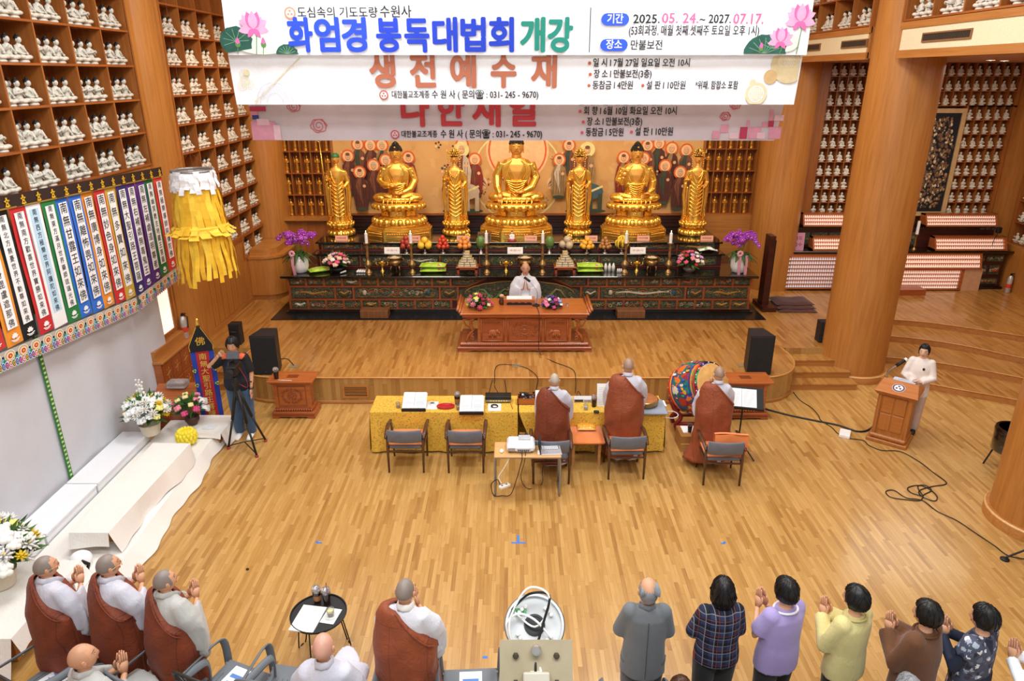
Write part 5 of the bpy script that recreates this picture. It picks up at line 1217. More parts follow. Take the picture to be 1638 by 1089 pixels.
# ------------------------------------------------------------------ vertical name banners on the left wall
ban=[('c8342c','南無釋迦牟尼佛'),('e8932e','南無淸淨法身毘盧遮那佛'),('141414','南無北方無憂世界不動尊如來佛'),('c8282c','南無南方歡喜世界寶勝如來佛'),('cfe6f4','南無西方極樂世界阿彌陀如來佛'),('1c7a3c','南無東方滿月世界藥師琉璃光佛'),('2c6fd0','南無甘露王如來佛'),('2c6fd0','南無離怖畏如來佛'),
       ('e8922e','南無廣博身如來佛'),('cc2a2c','南無妙色身如來佛'),('c9a43c','南無多寶如來佛'),('2a2466','南無大聖引路王菩薩'),('5a2c84','南無右補處無毒鬼王'),('5a2c84','南無左補處道明尊者'),('1c7a3c','南無幽冥教主地藏王菩薩'),('d83a36','南無極樂導師阿彌陀佛')]
CN=['leftmost red','orange one beside the black','black','red one beside the black','light blue','green one beside the light blue','first blue','second blue, beside the orange one','orange one beside the blue','red one beside the orange','mustard yellow','navy','first purple, beside the navy','second purple, beside the green one','green one near the lantern','red one at the right end near the lantern']
M_BPAPER=plain('f4f4f4',.7,var=.02);M_BLUEP=plain('bfe0f4',.7,var=.03)
Xb=-5.8
for i,(c,s_) in enumerate(ban):
    yr=11.76-.2853*(15-i);w_=.278;yc=yr-w_/2;zt=3.97-.036*(yc-8)+.0
    zb=(2.42-.09*(yc-8)) if i < 10 else (2.18+.08*(yc-10.2))
    if i == 10:zb=2.22
    t=thing('prayer_banner','vertical cloth banner with black brushed characters, '+CN[i],'banner',(Xb+.012*(i % 2),yc,0),pi/2)
    H_=zt-zb;mcol=plain(c,.75,var=.05)
    G().grid(lambda u,v:((u-.5)*w_,.006*sin(v*7+i)*1.0,zb+H_*v),4,14).obj('cloth',mcol,t,smooth=SM)
    q=T();n=len(s_);lw=w_*.62;pz0=zb+.2;pz1=zt-.07
    G().add([(-lw/2,-.012,pz0),(lw/2,-.012,pz0),(lw/2,-.012,pz1),(-lw/2,-.012,pz1)],[(0,1,2,3)]).obj('paper_strip',M_BLUEP if i == 4 else M_BPAPER,t)
    if i == 4:G().box(-w_/2+.005,w_/2-.005,-.011,-.0105,zb+.01,zt-.02).obj('white_margin',M_BPAPER,t)
    for k,ch in enumerate(s_):
        step=(pz1-pz0)/n;q.text(ch,0,pz1-step*(k+.5),min(step*.88,lw*.86),0,.008,off=.0135)
    q.g.obj('lettering',INK,t)
    q=T()
    for k in range(5):q.poly(petal(0,zb+.09,pi*(.12+.19*k),.06,.035),0,.012)
    q.stroke([(-.07,zb+.07),(0,zb+.055),(.07,zb+.07)],.012,0,.012);q.stroke([(-.05,zb+.05),(0,zb+.04),(.05,zb+.05)],.008,0,.012)
    q.g.obj('lotus_emblem',M_PAPER,t)
# valance on top and painted fringe below
t=thing('temple_valance','dark brown cloth band with golden emblems above the name banners','valance',(Xb+.03,0,0),pi/2)
G().grid(lambda u,v:(6.9+u*4.88,.004*sin(u*40),3.965-.036*(6.9+u*4.88-8)-.0+(.15-.005*0)*v),40,1).obj('band',plain('2c150c',.8),t)
G().grid(lambda u,v:(6.9+u*4.88,-.003,3.96-.036*(6.9+u*4.88-8)+.018*v),20,1).obj('gold_edge',plain('a07a34',.6),t)
for k in range(18):
    y=11.68-.281*k;z=4.04-.036*(y-8);q=T()
    q.disc(y,z+.036,.016,0,.008,10);q.disc(y,z+.004,.026,0,.008,10,r0=.01);q.disc(y,z-.032,.03,0,.008,10,r0=.014,sz=.7);q.stroke([(y-.045,z+.01),(y,z+.022),(y+.045,z+.01)],.012,0,.009);q.stroke([(y-.04,z-.045),(y,z-.055),(y+.04,z-.045)],.014,0,.009)
    q.g.obj('gold_emblem',plain('e8b82a',.5,.2),t)
FRC=[plain(c,.7,var=.05) for c in ('b8b0a4','1c3fa0','c83428','e8b030','1f7a4a','f0efe8','141418','6fb4d8','e07aa0')]
for nm,ya,yb,za,zb,lab in (('l',6.9,10.3,2.5,2.2,'colourful scalloped temple fringe under the left name banners'),('r',10.36,11.86,2.2,2.31,'colourful scalloped temple fringe under the right name banners')):
    t=thing('temple_fringe',lab,'valance',(Xb+.02,0,0),pi/2);L=yb-ya;zf=lambda y:za+(zb-za)*(y-ya)/L
    G().grid(lambda u,v:(ya+L*u,0,zf(ya+L*u)-.2+.2*v),30,1).obj('ground_cloth',FRC[6],t)
    n=int(L/.22);q=T();q2=T()
    q.g.add([(ya,-.004,zf(ya)),(yb,-.004,zf(yb)),(yb,-.004,zf(yb)-.06),(ya,-.004,zf(ya)-.06)],[(3,2,1,0)],0)
    for k in range(n):
        y=ya+L*(k+.5)/n;z=zf(y)
        for r,m in ((.095,5),(.085,0),(.07,3),(.055,5),(.04,2),(.018,3)):q.disc(y,z-.075,r,m,.005+.0008*(100-r*1000)/10,14,sz=.75)
        for j in range(4):
            yy=ya+L*(k+(j+.5)/4)/n;z=zf(yy)-.17
            for r,m in ((.034,5),(.028,(1,2,4,1)[j]),(.018,(8,5,3,7)[j]),(.009,2)):q2.disc(yy,z,r,m,.006+.0008*(40-r*1000)/4,10,sz=1.5)
        for q_ in (-1,1):q.disc(y+q_*.11*.9,z+.06,.03,7 if k % 2 else 4,.0055,8)
    q.g.obj('cloud_pattern',FRC,t,kind='stuff');q2.g.obj('petal_fringe',FRC,t,kind='stuff')
# white drape with a green ribbon
M_DRAPE=cloth('drape','cbcbd0',.9,.03,3,.12,.1)
t=thing('white_drape','large greyish white wall cloth hanging behind the white steps','drape',(-5.96,0,0))
G().grid(lambda u,v:(.018*sin(u*46)+.012*sin(u*19+1),4.3+u*6.9,.01+2.6*v),120,6).obj('cloth',M_DRAPE,t,smooth=SM)
gr=G();gr.box(.02,.03,8.13,8.2,.01,2.55);gr.obj('green_ribbon',plain('2f7a3a',.7),t)
q=G()
for k in range(40):q.box(.03,.033,8.145,8.185,.05+k*.062,.075+k*.062)
q.obj('ribbon_pattern',plain('cfd88a',.7),t)
# yellow streamer lantern
t=thing('streamer_lantern','hanging paper lantern with white top and long yellow streamers','lantern',(-4.92,11.0,0))
G().tube([(.3*cos(a),.3*sin(a),4.02) for a in [2*pi*i/24 for i in range(25)]],.02,6).obj('hoop',M_STEEL,t,smooth=SM)
for k in range(6):a=k*pi/3;G().tube([(.3*cos(a),.3*sin(a),4.02),(0,0,4.3)],.0012,4).obj('cord',plain('7a5028',.7),t)
G().tube([(0,0,4.3),(0,0,8.6)],.0015,4).obj('cord',plain('7a5028',.7),t)
MY=[plain('f2c12e',.7,var=.12),plain('e8b020',.7,var=.12),plain('f4c83c',.7,var=.1)];MW=plain('f0f0f2',.7,var=.06);rr=random.Random(2)
def strip(a,r0,z0,r1,z1,w_,nm,m,curl_=0.0):
    g=G();n=6;ph=rr.uniform(0,6)
    def f(u,v):
        r=r0+(r1-r0)*v**.8+.012*sin(v*9+ph)+curl_*max(0,v-.85)*4;z=z0+(z1-z0)*v;aa=a+(u-.5)*w_/max(r,.05)+.04*sin(v*6+ph)
        return (r*cos(aa),r*sin(aa),z)
    g.grid(f,1,n);g.obj(nm,m,t)
for k in range(30):
    a=2*pi*k/30;strip(a,.31,4.03,.35+rr.uniform(0,.03),3.72+rr.uniform(-.06,.06),.085,'white_paper',MW)
for k in range(26):
    a=2*pi*(k+.3)/26;strip(a,.32,3.82,.40,3.08+rr.uniform(-.04,.03),.095,'yellow_streamer',MY[k % 3],.12)
for k in range(18):a=2*pi*k/18;strip(a,.40,3.2,.47,3.06+rr.uniform(-.03,.03),.15,'yellow_collar',MY[2],.1)
for k in range(36):a=2*pi*(k+.6)/36;strip(a,.38+.02*(k % 2),3.12,.44+.03*(k % 2),2.32+rr.uniform(-.08,.14),.07,'yellow_streamer',MY[k % 3])
# ------------------------------------------------------------------ right wing: counter, lamp boxes
wc=thing('side_altar','long black topped side altar with dark carved panels in the right wing','altar',(6.45,16.5,0.5))
G().box(.0,5.45,0,.75,0,.9).obj('body',M_DARK,wc);G().box(-.15,5.6,-.12,.8,.9,.95,0,.01).obj('top',M_LACQ,wc);G().box(-.1,5.5,-.08,.2,0,.06).obj('plinth',M_BLACK,wc)
G().box(.42,5.3,.4,.8,.95,1.38).obj('upper_tier',M_DARK,wc);G().box(.4,5.35,.35,.8,1.38,1.43).obj('upper_top',M_LACQ,wc)
def wpan(x0,x1,z0,z1,y,sd):
    f=G().box(x0,x1,y-.02,y,z0,z1).obj('carved_panel',M_PAN,wc);g=carving((x1-x0)*.9,(z1-z0)*.9,sd);g.v=[(a+(x0+x1)/2,b+y-.02,c+(z0+z1)/2) for a,b,c in g.v];g.obj('carving',CARV,f,smooth=SM)
for k,(a,b,c,d) in enumerate([(4.6,4.95,.68,.82),(5.0,5.4,.68,.82),(4.62,5.05,.36,.58),(5.12,5.36,.36,.58),(4.6,4.9,.12,.26),(4.95,5.38,.12,.26)]):wpan(a,b,c,d,0,300+k)
for k in range(3):wpan(.46+k*.42-.02,.84+k*.42-.02,1.0,1.3,.4,320+k)
for k in range(3):wpan(2.2+k*.42,2.58+k*.42,1.0,1.3,.4,330+k)
# stub of the same side altar running beside the altar column
M_LITW=plain('fbe9da',.5,emit=.35,var=0);M_LITR=plain('e89a72',.6,emit=.1,var=0)
def figs(x0,x1,z0,z1,rows,pitch,y,slope=0.0,m=None,sz=1.0):
    g=G();r=random.Random(int(x0*10));n=int((x1-x0)/pitch)
    for j in range(rows):
        z=z0+(z1-z0)*(j+.1)/rows;yy=y+slope*(j+.5)/rows;h=(z1-z0)/rows*.8*sz
        for i in range(n):
            x=x0+pitch*(i+.5);w_=pitch*.36
            g.add([(x-w_,yy,z),(x+w_,yy,z),(x+w_,yy-.03,z),(x-w_,yy-.03,z),(x-w_*.25,yy-.01,z+h),(x+w_*.25,yy-.01,z+h)],[(3,2,5,4),(0,3,4),(2,1,5),(1,0,4,5)])
    return g
def lampbox(x0,x1,z0,z1,y,slope,rows,label,pitch=.052,mf=None,depth=.2):
    t=thing('lamp_display_box',label,'display',(0,0,0));fr=.035
    def q(x,yy,z):return (x,yy,z)
    def pr(xa,xb,nm,m):
        g=G();g.add([q(xa,y,z0),q(xb,y,z0),q(xb,y+slope,z1),q(xa,y+slope,z1),q(xa,y+slope+depth,z0),q(xb,y+slope+depth,z0),q(xb,y+slope+depth,z1),q(xa,y+slope+depth,z1)],[(0,1,2,3),(5,4,7,6),(4,0,3,7),(1,5,6,2),(3,2,6,7),(4,5,1,0)]);return g.obj(nm,m,t)
    pr(x0,x0+fr,'side_panel',M_DESK);pr(x1-fr,x1,'side_panel',M_DESK)
    G().box(x0,x1,y-.01,y+slope+depth,z0,z0+.03).obj('bottom_rail',M_DESK,t);G().box(x0,x1,y+slope-.01,y+slope+depth,z1-.03,z1).obj('top_rail',M_DESK,t)
    g=G();g.add([(x0+fr,y+.045,z0+.02),(x1-fr,y+.045,z0+.02),(x1-fr,y+slope+.045,z1-.02),(x0+fr,y+slope+.045,z1-.02)],[(0,1,2,3)]);g.obj('back_panel',M_LITR,t)
    n=rows
    for j in range(rows):z=z0+.03+(z1-z0-.06)*j/rows;yy=y+slope*(j+.3)/rows;G().box(x0+fr,x1-fr,yy,yy+.05,z-.006,z).obj('ledge',M_DESK,t)
    figs(x0+fr,x1-fr,z0+.03,z1-.03,rows,pitch,y+.035,slope).obj('figurine_rows',mf or M_LITW,t,kind='stuff');return t
lampbox(7.02,8.4,1.97,2.27,16.75,.12,3,'upper lit box with rows of tiny figurines left of the big column')
lampbox(7.2,8.5,1.46,1.76,16.42,.12,3,'lower lit box with rows of tiny figurines left of the big column')
lampbox(9.98,11.72,1.97,2.25,16.75,.12,3,'upper lit box with rows of tiny figurines at the right wing wall')
lampbox(10.12,11.85,1.46,1.76,16.42,.12,3,'lower lit box with rows of tiny figurines under the upper one at right')
lampbox(9.36,11.25,1.04,1.40,16.28,.1,3,'lit box with figurines hanging on the side altar front, right')
lampbox(8.35,9.34,1.04,1.40,16.28,.1,3,'short lit box with figurines half behind the big column')
lampbox(8.35,10.86,.52,1.04,16.3,.0,5,'tall orange lit display with five figurine rows beside the beige board')
o=G().box(10.87,11.3,16.3,16.5,.5,1.04).obj('beige_board',plain('c99a72',.7));tag(o,'plain beige board beside the orange lit display','board')
lampbox(6.12,8.2,.55,1.38,16.28,.0,8,'large display of many white figurine rows in an orange frame by the altar',.056,plain('e8e8ee',.4,emit=.15,var=0))
t=thing('brass_candlestick','brass candlestick with white candle on the side altar in the right wing','candlestick',(9.72,16.62,1.45));G().lathe([(.06,0),(.02,.05),(.04,.12),(.015,.2),(.02,.3),(.06,.36),(.015,.37)],12).obj('stem',M_BRASS,t,smooth=50);G().lathe([(.035,.37),(.033,.68),(0,.69)],10,cap=False).obj('candle',M_WHITE,t,smooth=50)
placard(6.85,16.5,1.45,.3,.42,'c98aa0','upright pink printed card on the side altar',['기도','접수'])
o=G().box(-.12,.12,-.02,.1,0,.2).obj('black_box',M_BLK);o.location=(6.55,16.5,1.45);tag(o,'small black box standing beside the upright pink card','box')
t=thing('microphone_stand','black gooseneck microphone standing on the right end of the side altar','microphone',(11.5,16.5,1.45));G().lathe([(.07,0),(.07,.02),(.01,.03)],12).obj('base',M_BLK,t);G().tube([(0,0,.02),(.02,0,.25),(.08,0,.42)],.008,5).obj('gooseneck',M_BLK,t);G().box(.03,.13,-.05,.05,.42,.56,0,.01).obj('head',M_BLK,t)
o=G().box(-.9,.9,-.2,.16,0,.14).obj('wooden_step',M_RED);o.location=(8.9,16.1,.5);tag(o,'long low wooden step below the orange lit display','step')
t=thing('folding_screen_edge','dark wooden stand post at the right end of the altar','post',(5.62,15.0,.5));G().box(-.06,.06,-.15,.15,.1,1.65).obj('post',M_DARK,t);G().box(-.1,.2,-.35,.35,0,.1).obj('foot',M_DARK,t);G().box(.05,.1,-.1,.3,.1,1.55).obj('board',M_BLK,t)
for k in range(3):
    o=G().grid(lambda u,v:((u-.5)*.85,(v-.5)*.6,.05*(1-abs(2*u-1)**6)*(1-abs(2*v-1)**6)+.01*sin(u*9)),12,10).grid(lambda u,v:((u-.5)*.85,(v-.5)*.6,-.0+.0*u),2,2).obj('floor_cushion',cloth('maroon'+str(k),'4e2a24',.9),smooth=SM);o.location=(6.3,14.9+.1*k,.505+.055*k);tag(o,'dark maroon floor cushion in the flat pile beside the altar end, '+['bottom','middle','top'][k]+' one','cushion')
# small carved table behind the big column
t=thing('carved_side_table','narrow carved wooden table edge left of the big column base','table',(8.1,15.9,.5));G().box(-.3,.3,-.2,.2,.75,.8,0,.01).obj('top',M_RED,t);G().box(-.24,.24,-.15,.15,.1,.75).obj('body',M_RED,t);G().box(-.32,.32,-.22,.22,0,.1,0,.02).obj('base',M_RED,t)
def extinguisher(loc,label,z=0):
    t=thing('fire_extinguisher',label,'fire extinguisher',loc);G().lathe([(.05,0),(.06,.01),(.06,.34),(.045,.39),(.02,.42)],14).obj('cylinder',plain('c9c5c0',.3,.4,var=.05),t,smooth=50)
    G().lathe([(.0605,.12),(.0605,.22)],14,cap=False).obj('label',plain('d0402c',.5),t);G().box(-.015,.015,-.02,.02,.42,.46).box(-.01,.07,-.01,.01,.46,.475).box(-.01,.06,-.01,.01,.44,.45).obj('valve',M_BLK,t);G().tube([(.02,0,.44),(.08,.02,.4),(.075,.0,.2)],.01,6).obj('hose',M_BLK,t)
extinguisher((-5.92,11.9,.93),'silver fire extinguisher on the cabinet beside the left pillar');extinguisher((11.9,16.15,.5),'silver fire extinguisher beside the right end shelves')
# ================================================================== furniture and things on the floor
# carved lecture desk on the stage
dk=thing('lecture_desk','long carved reddish wooden desk of the lecturing monk on the stage','desk',(.235,12.28,.5))
G().box(-1.27,1.27,0,.9,.04,.1,0,.012).box(-1.22,1.22,.04,.86,.1,.17,0,.02).obj('base',M_RED,dk)
G().box(-.88,.88,.1,.8,.17,.68).obj('body',M_DESK,dk)
G().box(-1.16,1.16,-.0,.88,.68,.74,0,.015).box(-1.2,1.2,-.04,.92,.74,.78,0,.01).obj('top',M_DESK,dk)
q=G()
for k in range(60):x=-1.2+2.4*(k+.5)/60;q.ball((x,.04,.135),(.016,.012,.02),6,4)
q.obj('carved_band',M_DESK,dk,smooth=SM,kind='stuff')
pts=[(-1.27,.04),(1.27,.04),(1.27,0),(1.12,0)]+[(1.1-.0-.11*i+.05,.018+.016*(i % 2)) for i in range(20)]+[(-1.12,0),(-1.27,0)]
G().prism(pts,0,.04).obj('scalloped_foot',M_RED,dk)
for s_ in (1,-1):
    for j in range(3):G().tube([(s_*(1.17+.035*j),-.02+.0*j,.76+.04*j),(s_*(1.17+.035*j),.9,.76+.04*j)],.028,8).obj('scroll_end',M_DESK,dk,smooth=SM)
    g=G()
    for k in range(5):curl(g,s_*(.98+.03*(k % 2)),.6-.085*k,.045,1.2,s_,.011,.1,0,k)
    g.tube([(s_*.9,.1,.66),(s_*1.02,.1,.6),(s_*.97,.1,.4),(s_*1.06,.1,.3),(s_*1.1,.08,.17)],[.02,.025,.02,.022,.025],8);g.tube([(s_*.93,.1,.66),(s_*1.15,.1,.62),(s_*1.1,.1,.5),(s_*1.02,.1,.45)],.018,7);g.obj('openwork_bracket',M_DESK,dk,smooth=SM)
for cx_,w_,nm in ((-.6,.42,'e'),(0,.62,'w'),(.6,.42,'e')):
    f=G().box(cx_-w_/2,cx_+w_/2,.085,.11,.2,.64).obj('carved_panel',M_RED,dk)
    g=G();x0,x1,z0,z1=cx_-w_/2,cx_+w_/2,.2,.64
    for a,b in (((x0,z0),(x1,z0)),((x1,z0),(x1,z1)),((x1,z1),(x0,z1)),((x0,z1),(x0,z0))):g.tube([(a[0],.08,a[1]),(b[0],.08,b[1])],.014,6)
    if nm == 'w':
        g.tube([(cx_+.09*cos(a),.078,.42+.09*sin(a)) for a in [2*pi*i/24 for i in range(25)]],.01,6);g.ball((cx_,.08,.42),(.03,.015,.03),8,5)
        for k in range(8):a=k*pi/4;g.tube([(cx_,.08,.42),(cx_+.1*cos(a),.076,.42+.1*sin(a))],.006,5)
        for k in range(14):curl(g,cx_+.2*cos(k*.45)*1.1,.42+.14*sin(k*.45),.035,1.1,(-1)**k,.006,.078,0,k)
    else:
        sg=1 if cx_ < 0 else -1   # elephant
        g.ball((cx_,.078,.37),(.085,.02,.055),10,7);g.ball((cx_+sg*.09,.076,.39),(.035,.018,.036),8,6);g.tube([(cx_+sg*.115,.076,.39),(cx_+sg*.135,.076,.35),(cx_+sg*.13,.076,.3)],[.014,.01,.006],6)
        for q_ in (-.06,-.03,.03,.06):g.tube([(cx_+q_,.078,.35),(cx_+q_,.078,.27)],.014,6)
        g.ball((cx_+sg*.07,.07,.4),(.022,.01,.028),6,5)
        for k in range(6):curl(g,cx_-.13+.052*k,.55+.01*(k % 2),.026,1.1,(-1)**k,.005,.078,0,k)
        for k in range(5):curl(g,cx_-.12+.06*k,.245,.018,1.1,1,.005,.078,0,k)
    g.obj('relief',M_DESK,f,smooth=SM)
DT=1.28
t=thing('book_rest','low wooden reading rest with scalloped cut-out on the carved desk','book rest',(.14,12.75,DT));G().box(-.3,.3,-.02,.0,.0,.11).obj('front_board',M_DESK,t);G().prism([(-.24,.01),(.24,.01)]+[(.24-.04*i,.045+.02*abs(sin(i*1.05))) for i in range(13)],-.024,-.02).obj('cut_out',M_BLK,t);g=G();g.add([(-.3,0,.11),(.3,0,.11),(.3,.26,.1),(-.3,.26,.1),(-.3,0,.09),(.3,0,.09),(.3,.26,.08),(-.3,.26,.08)],[(0,1,2,3),(7,6,5,4),(0,3,7,4),(1,5,6,2),(2,6,7,3)]);g.obj('sloping_top',M_DESK,t);G().box(-.28,-.25,.22,.25,0,.085).box(.25,.28,.22,.25,0,.085).obj('rear_feet',M_DESK,t)
o=G().box(-.24,.24,.0,.22,0,.012).obj('open_script',M_PAPER);o.location=(.14,12.77,DT+.108);o.rotation_euler=(-.04,0,0);tag(o,'open white script lying on the reading rest of the desk','script')
for (x,r_,cols,lab,sd) in ((-.62,.25,[('e84a7a',1,1.3),('f0dc6a',0,1.1),('f08aa0',1,1.2),('8a1f3a',0,.9),('f2e8e0',1,.8),('e8d0a0',0,1)],'low flower arrangement with pink gerberas at the left of the carved desk',31),(.75,.2,[('b8427c',0,1),('e07aa0',0,1),('5a3a8c',0,.9),('8a9ad8',0,.9),('f0f0ee',0,.9),('7a1f48',0,.9)],'low purple and pink flower arrangement right of the desk microphone',33)):
    bouquet('flower_arrangement',lab,(x,12.62,DT),r_,.04,cols,24,.05,sd,bowlc(.1,.05,M_BLK))
t=thing('incense_pot','small brown pot with dried flowers on the carved desk','pot',(-.2,12.8,DT));G().lathe([(.03,0),(.05,.02),(.055,.07),(.035,.1),(.045,.12)],12).obj('pot',plain('5a2c1a',.4),t,smooth=SM);G().ball((0,0,.17),(.05,.05,.035),8,5).ball((.03,.01,.15),.03,6,4).obj('dried_flowers',plain('d0a878',.7),t,smooth=SM)
t=thing('desk_microphone','black gooseneck microphone on a round base on the carved desk','microphone',(.46,12.72,DT));G().lathe([(.075,0),(.075,.015),(.02,.03),(.012,.05)],16).obj('round_base',M_BLK,t);G().tube(smooth_curve([(0,0,.03),(.02,.02,.25),(-.08,.1,.4),(-.16,.16,.46)],5),.007,6).obj('gooseneck',M_STEEL,t,smooth=SM);G().tube([(-.12,.13,.44),(-.22,.2,.5)],.024,10).obj('head',M_BLK,t,smooth=SM)
o=G().box(-.04,.04,-.03,.03,0,.05,0,.008).obj('small_black_clock',M_BLK);o.location=(-.02-.0,12.9,DT);tag(o,'small black box beside the reading rest on the desk','clock')
o=G().lathe([(.02,0),(.025,.05),(.02,.05)],10).obj('drinking_glass',plain('cfd8dc',.1,trans=.9,var=0),smooth=SM);o.location=(1.05,12.7,DT);tag(o,'tiny clear glass at the right of the desk flowers','glass')
t=thing('low_stool','dark wooden stool under the lecturing monk','stool',(.27,13.66,.5));G().box(-.3,.3,-.25,.25,.48,.54).obj('seat',M_DARK,t)
for a,b in ((-.26,-.2),(.26,-.2),(-.26,.2),(.26,.2)):G().box(a-.03,a+.03,b-.03,b+.03,0,.48).obj('leg',M_DARK,t)
# carved offering chests
def chest(x,y,label,w_=.72):
    t=thing('carved_chest',label,'chest',(x,y,0));G().box(-w_/2,w_/2,-.2,.2,.05,.12,0,.02).box(-w_/2+.04,w_/2-.04,-.16,.16,.12,.18,0,.02).obj('base',M_RED,t);G().prism([(-w_/2,.06),(w_/2,.06),(w_/2,0),(w_/2-.1,0),(w_/2-.14,.03),(.05,.03),(0,.015),(-.05,.03),(-w_/2+.14,.03),(-w_/2+.1,0),(-w_/2,0)],-.2,.2).obj('scalloped_foot',M_RED,t)
    G().box(-w_/2+.08,w_/2-.08,-.14,.14,.18,.6).obj('body',M_RED,t);G().box(-w_/2+.02,w_/2-.02,-.18,.18,.6,.65,0,.02).box(-w_/2-.02,w_/2+.02,-.22,.22,.65,.69,0,.008).obj('top',M_DESK,t)
    G().box(-.09,.09,-.06,.06,.689,.695).obj('slot_plate',plain('7a3a18',.4),t)
    for s_ in (1,-1):G().box(s_*(w_/2-.09)-.03,s_*(w_/2-.09)+.03,-.155,-.1,.18,.6).obj('corner_post',M_DESK,t)
    f=G().box(-w_/2+.14,w_/2-.14,-.15,-.135,.23,.56).obj('carved_panel',M_DESK,t);g=G()
    g.tube([(.07*cos(a),-.155,.395+.07*sin(a)) for a in [2*pi*i/20 for i in range(21)]],.008,6);g.ball((0,-.155,.395),(.02,.012,.02),8,5)
    for k in range(8):a=k*pi/4;g.tube([(0,-.155,.395),(.08*cos(a),-.155,.395+.08*sin(a))],.005,5)
    for k in range(16):curl(g,.155*cos(k*.393),.395+.125*sin(k*.393),.026,1.1,(-1)**k,.006,-.155,0,k)
    g.obj('relief',M_RED,f,smooth=SM); 
    q=G()
    for k in range(16):q.ball((-w_/2+.04+(w_-.08)*(k+.5)/16,-.175,.15),(.014,.01,.018),6,4)
    q.obj('carved_band',M_DESK,t,smooth=SM,kind='stuff');return t
chest(-3.66,10.72,'carved offering chest before the left end of the stage beside the cameraman');chest(3.88,10.68,'carved offering chest before the right end of the stage behind the music stand',.8)
# iced drinks
M_CUP=plain('d9dde0',.08,trans=.85,var=0);M_COF=plain('2a130b',.2,var=.1)
def drink(loc,label,straw=None,sleeve=False,h=.15,lid=True):
    t=thing('iced_drink',label,'drink',loc);r=h*.29;G().lathe([(r*.72,0),(r,h),(r*.97,h),(r*.7,.003)],16,cap=False).obj('cup',M_CUP,t,smooth=50);G().lathe([(r*.735,-.0),(r*.99,h*.84)],16).obj('coffee',M_COF,t,smooth=50)
    if lid:G().lathe([(r*1.03,h),(r*1.03,h+.008),(r*.9,h+.03),(r*.4,h+.045)],16).obj('lid',M_CUP,t,smooth=50)
    if straw:G().tube([(0,0,.03),(.01,0,h+.1)],.004,6).obj('straw',plain(straw,.5),t)
    if sleeve:G().lathe([(r*.8,h*.2),(r*.92,h*.6)],16,cap=False).obj('sleeve',plain('a8743e',.8),t)
    return t
drink((-3.9,10.62,.69),'iced coffee cup standing on the left carved chest',h=.16);cable('drinking_straw','white paper straw lying on the left carved chest',[(-3.85,10.54,.7),(-3.62,10.52,.7)],.005,M_WHITE,'straw')
# yellow brocade tables
M_BRO=spotted('yellow_brocade','ecc04a',['cc8234','b09a3a','dc9c3c','c07038','9aa048','e0aa4c'],34,.55,thr=.34,bg2='e6b440');TH=.68
def yellow_table(x0,x1,label,split=False):
    t=thing('folding_table',label,'table',((x0+x1)/2,9.69,0));w_=(x1-x0)/2;G().box(-w_+.03,w_-.03,-.26,.26,TH-.05,TH-.012).obj('table_top',M_WOODX,t)
    for a in (-w_+.12,w_-.12):
        for b in (-.22,.22):G().tube([(a,b,0),(a,b,TH-.05)],.015,8).obj('leg',M_STEEL,t)
    c=thing('tablecloth','yellow flower brocade cloth over the '+('left' if x0 < 0 else 'right')+' table, reaching the floor','tablecloth',((x0+x1)/2,9.69,0));g=G()
    G().box(-w_,w_,-.29,.29,TH-.01,TH).obj('top_cloth',M_BRO,c)
    per=[(-w_,.29),(-w_,-.29),(w_,-.29),(w_,.29)]
    def side(a,b,n,nm,gap=0):
        dx,dy=b[0]-a[0],b[1]-a[1];L=sqrt(dx*dx+dy*dy);nx,ny=dy/L,-dx/L;nx,ny=-dy/L*-1,dx/L*-1
        def f(u,v):
            fold=(.014*sin(u*L*11+1)+.01*sin(u*L*23))*(1-v)+.02*(1-v);e=u
            zz=.03+(TH-.03)*v
            px_,py_=a[0]+dx*e+nx*fold,a[1]+dy*e+ny*fold
            if gap and u < .3:px_ += gap*(1-v)**1.2*max(0,(.3-u)/.3)
            return (px_,py_,zz)
        G().grid(f,n,8).obj(nm,M_BRO,c,smooth=SM)
    side(per[1],per[2],60,'front_drop',.28 if split else 0);side(per[0],per[1],14,'side_drop');side(per[2],per[3],14,'side_drop');side(per[3],per[0],30,'back_drop')
yellow_table(-2.13,.085,'folding table hidden under the left yellow cloth');yellow_table(.105,2.30,'folding table hidden under the right yellow cloth',True)
def tz(px,py,z=TH):p=P(px,py,z);return (p.x,p.y,z)
